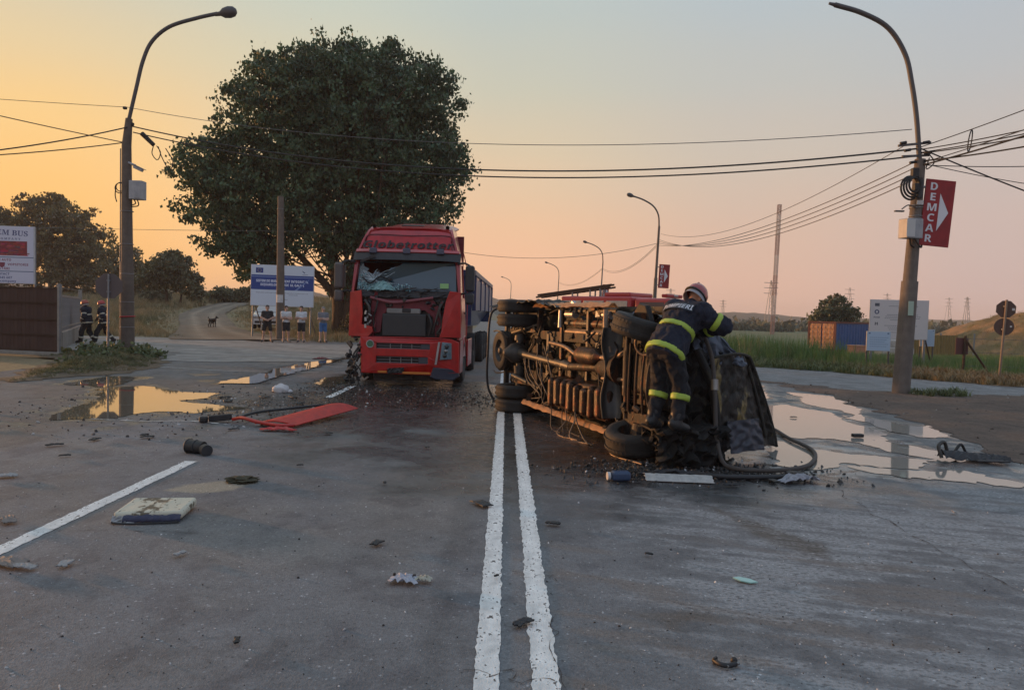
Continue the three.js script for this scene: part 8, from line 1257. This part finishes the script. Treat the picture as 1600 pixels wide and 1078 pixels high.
// scattered pieces one can pick out
const fragMats = [M.black, M.darkPlastic, M.greySteel, std([0.3, 0.29, 0.28], 0.7), std([0.2, 0.17, 0.15], 0.8)];
const spots = [[-3.16, -4.58, 0.22, 4], [-3.02, -4.52, 0.16, 3], [-2.8, -4.59, 0.11, 3], [-3.77, -5.5, 0.2, 4], [-4.73, -6.9, 0.18, 3], [-2.19, -4.83, 0.08, 3], [-1.36, -3.57, 0.06, 0], [-5.23, -8.48, 0.16, 0], [-4.5, -9.16, 0.14, 0], [-4.77, -7.9, 0.1, 0], [-3.9, -9.0, 0.12, 0], [-5.0, -8.9, 0.15, 0], [-4.6, -9.3, 0.1, 0], [-3.7, -9.9, 0.12, 1], [-2.4, -9.75, 0.12, 0], [0.33, -5.75, 0.1, 0], [0.05, -3.86, 0.11, 1], [0.95, -5.05, 0.05, 0], [-1.2, -7.0, 0.05, 0], [-0.95, -5.15, 0.1, 1], [-0.25, -6.3, 0.18, 1], [-4.9, -12.9, 0.22, 0], [-4.5, -13.6, 0.2, 1], [-4.2, -12.4, 0.16, 0], [-5.15, -13.4, 0.2, 0], [-3.6, -12.8, 0.2, 0], [-4.0, -13.7, 0.24, 1], [-2.7, -12.3, 0.12, 3], [4.6, -13.0, 0.12, 0], [4.9, -12.6, 0.1, 0], [4.2, -12.5, 0.09, 0], [3.9, -6.4, 0.06, 3], [5.4, -10.0, 0.12, 3], [-1.0, -8.9, 0.06, 0], [-6.8, -9.6, 0.24, 0], [-7.6, -10.9, 0.2, 0], [-0.1, -4.55, 0.03, 0], [-2.2, -7.7, 0.06, 0], [2.2, -7.25, 0.14, 0], [3.1, -7.9, 0.2, 2], [2.7, -7.5, 0.12, 2], [1.4, -7.7, 0.14, 0]];
spots.forEach(([x, z, s, m], i) => { const o = solo('road_fragment', crumple(s, s * dq(0.35, 0.6), s * 0.07, i * 3.1, 0.01, 10, 8).rotateY(dq(0, 3)), fragMats[m], m >= 3 ? 'pale grey broken fragment lying loose on the road' : 'dark broken fragment lying loose on the road', 'fragment', m >= 3 ? 'pale fragments scattered on the road' : 'dark fragments scattered on the road'); o.position.set(x, 0, z); });
// uncountable crumbs: charred bits before the lorry and round the wreck, grit on the lanes
function crumbs(name, label, n, place, size, tint, rough = 0.85) {
  const g = new THREE.IcosahedronGeometry(1, 0), im = new THREE.InstancedMesh(g, std([1, 1, 1], rough), n), c = new THREE.Color(); im.name = name; im.castShadow = im.receiveShadow = true;
  for (let i = 0; i < n; i++) { const [x, z] = place(i), s = size(i); dummy.position.set(x, s * 0.35, z); dummy.rotation.set(dq(0, 3), dq(0, 6), dq(0, 3)); dummy.scale.set(s * dq(0.6, 1.6), s * dq(0.3, 0.7), s * dq(0.6, 1.4)); dummy.updateMatrix(); im.setMatrixAt(i, dummy.matrix); tint(c); im.setColorAt(i, c); }
  tag(im, label, 'debris', null, 'stuff'); scene.add(im);
}
const gq = () => (gd() + gd() + gd() - 1.5) * 0.9;
crumbs('charred_crumbs', 'carpet of charred crumbs and glass between the red lorry and the van', 5200, i => i % 5 === 0 ? [-3.6 + gq() * 1.1, -15.6 + gq() * 1.5] : [-1.4 + gq() * 2.6, -14.3 + gq() * 2.1], () => 0.004 + 0.018 * gd() ** 4, c => { const k = dq(0.4, 1.4), p = gd(); p < 0.06 ? c.setRGB(0.5, 0.5, 0.48) : p < 0.3 ? c.setRGB(0.16 * k, 0.09 * k, 0.07 * k) : c.setRGB(0.045 * k, 0.038 * k, 0.034 * k); });
crumbs('wreck_crumbs', 'burnt crumbs and splinters strewn round the foot of the van wreck', 2600, () => [2.0 + gq() * 1.5, -8.0 + gq() * 0.75], () => 0.004 + 0.02 * gd() ** 4, c => { const p = gd(), k = dq(0.4, 1.3); p < 0.05 ? c.setRGB(0.55, 0.55, 0.56) : c.setRGB(0.04 * k, 0.038 * k, 0.036 * k); }, 0.6);
crumbs('road_grit', 'fine light and dark grit scattered over the asphalt', 2600, () => { const d = 2.9 + 9 * gd() ** 1.4; return [(gd() - 0.5) * 1.5 * d, -d]; }, () => 0.0022 + 0.006 * gd() ** 4, c => { const p = gd(), k = dq(0.7, 1.2); p < 0.42 ? c.setRGB(0.55 * k, 0.54 * k, 0.52 * k) : c.setRGB(0.045 * k, 0.042 * k, 0.04 * k); });
crumbs('verge_rubble', 'loose stones and rubble along the left puddle edge and forecourt', 1500, () => { let p; do { p = [-5.2 + gq() * 3, -12.3 + gq() * 3.2]; } while (puddles.some(q => sdPoly(q, p[0], p[1]) > -0.08)); return p; }, () => 0.004 + 0.022 * gd() ** 5, c => { const k = dq(0.5, 1.3); gd() < 0.15 ? c.setRGB(0.5, 0.48, 0.45) : c.setRGB(0.1 * k, 0.085 * k, 0.075 * k); });
crumbs('earth_clods', 'small stones and clods of reddish earth on the bare shoulder by the leaning lamp post', 2600, () => { let p; do { p = [6 + gd() * 8, -5 - gd() * 15]; } while (sdPoly(dirtR, p[0], p[1]) < -0.1 || puddles.some(q => sdPoly(q, p[0], p[1]) > -0.1)); return p; }, () => 0.006 + 0.03 * gd() ** 4, c => { const k = dq(0.5, 1.3); gd() < 0.2 ? c.setRGB(0.32 * k, 0.29 * k, 0.26 * k) : c.setRGB(0.13 * k, 0.1 * k, 0.085 * k); });
const renderer = new THREE.WebGLRenderer({ antialias: true });
renderer.setSize(1024, 689);
renderer.toneMapping = THREE.LinearToneMapping; renderer.toneMappingExposure = EXPOSURE;
renderer.shadowMap.enabled = true; renderer.shadowMap.type = THREE.PCFSoftShadowMap;
renderer.render(scene, camera);
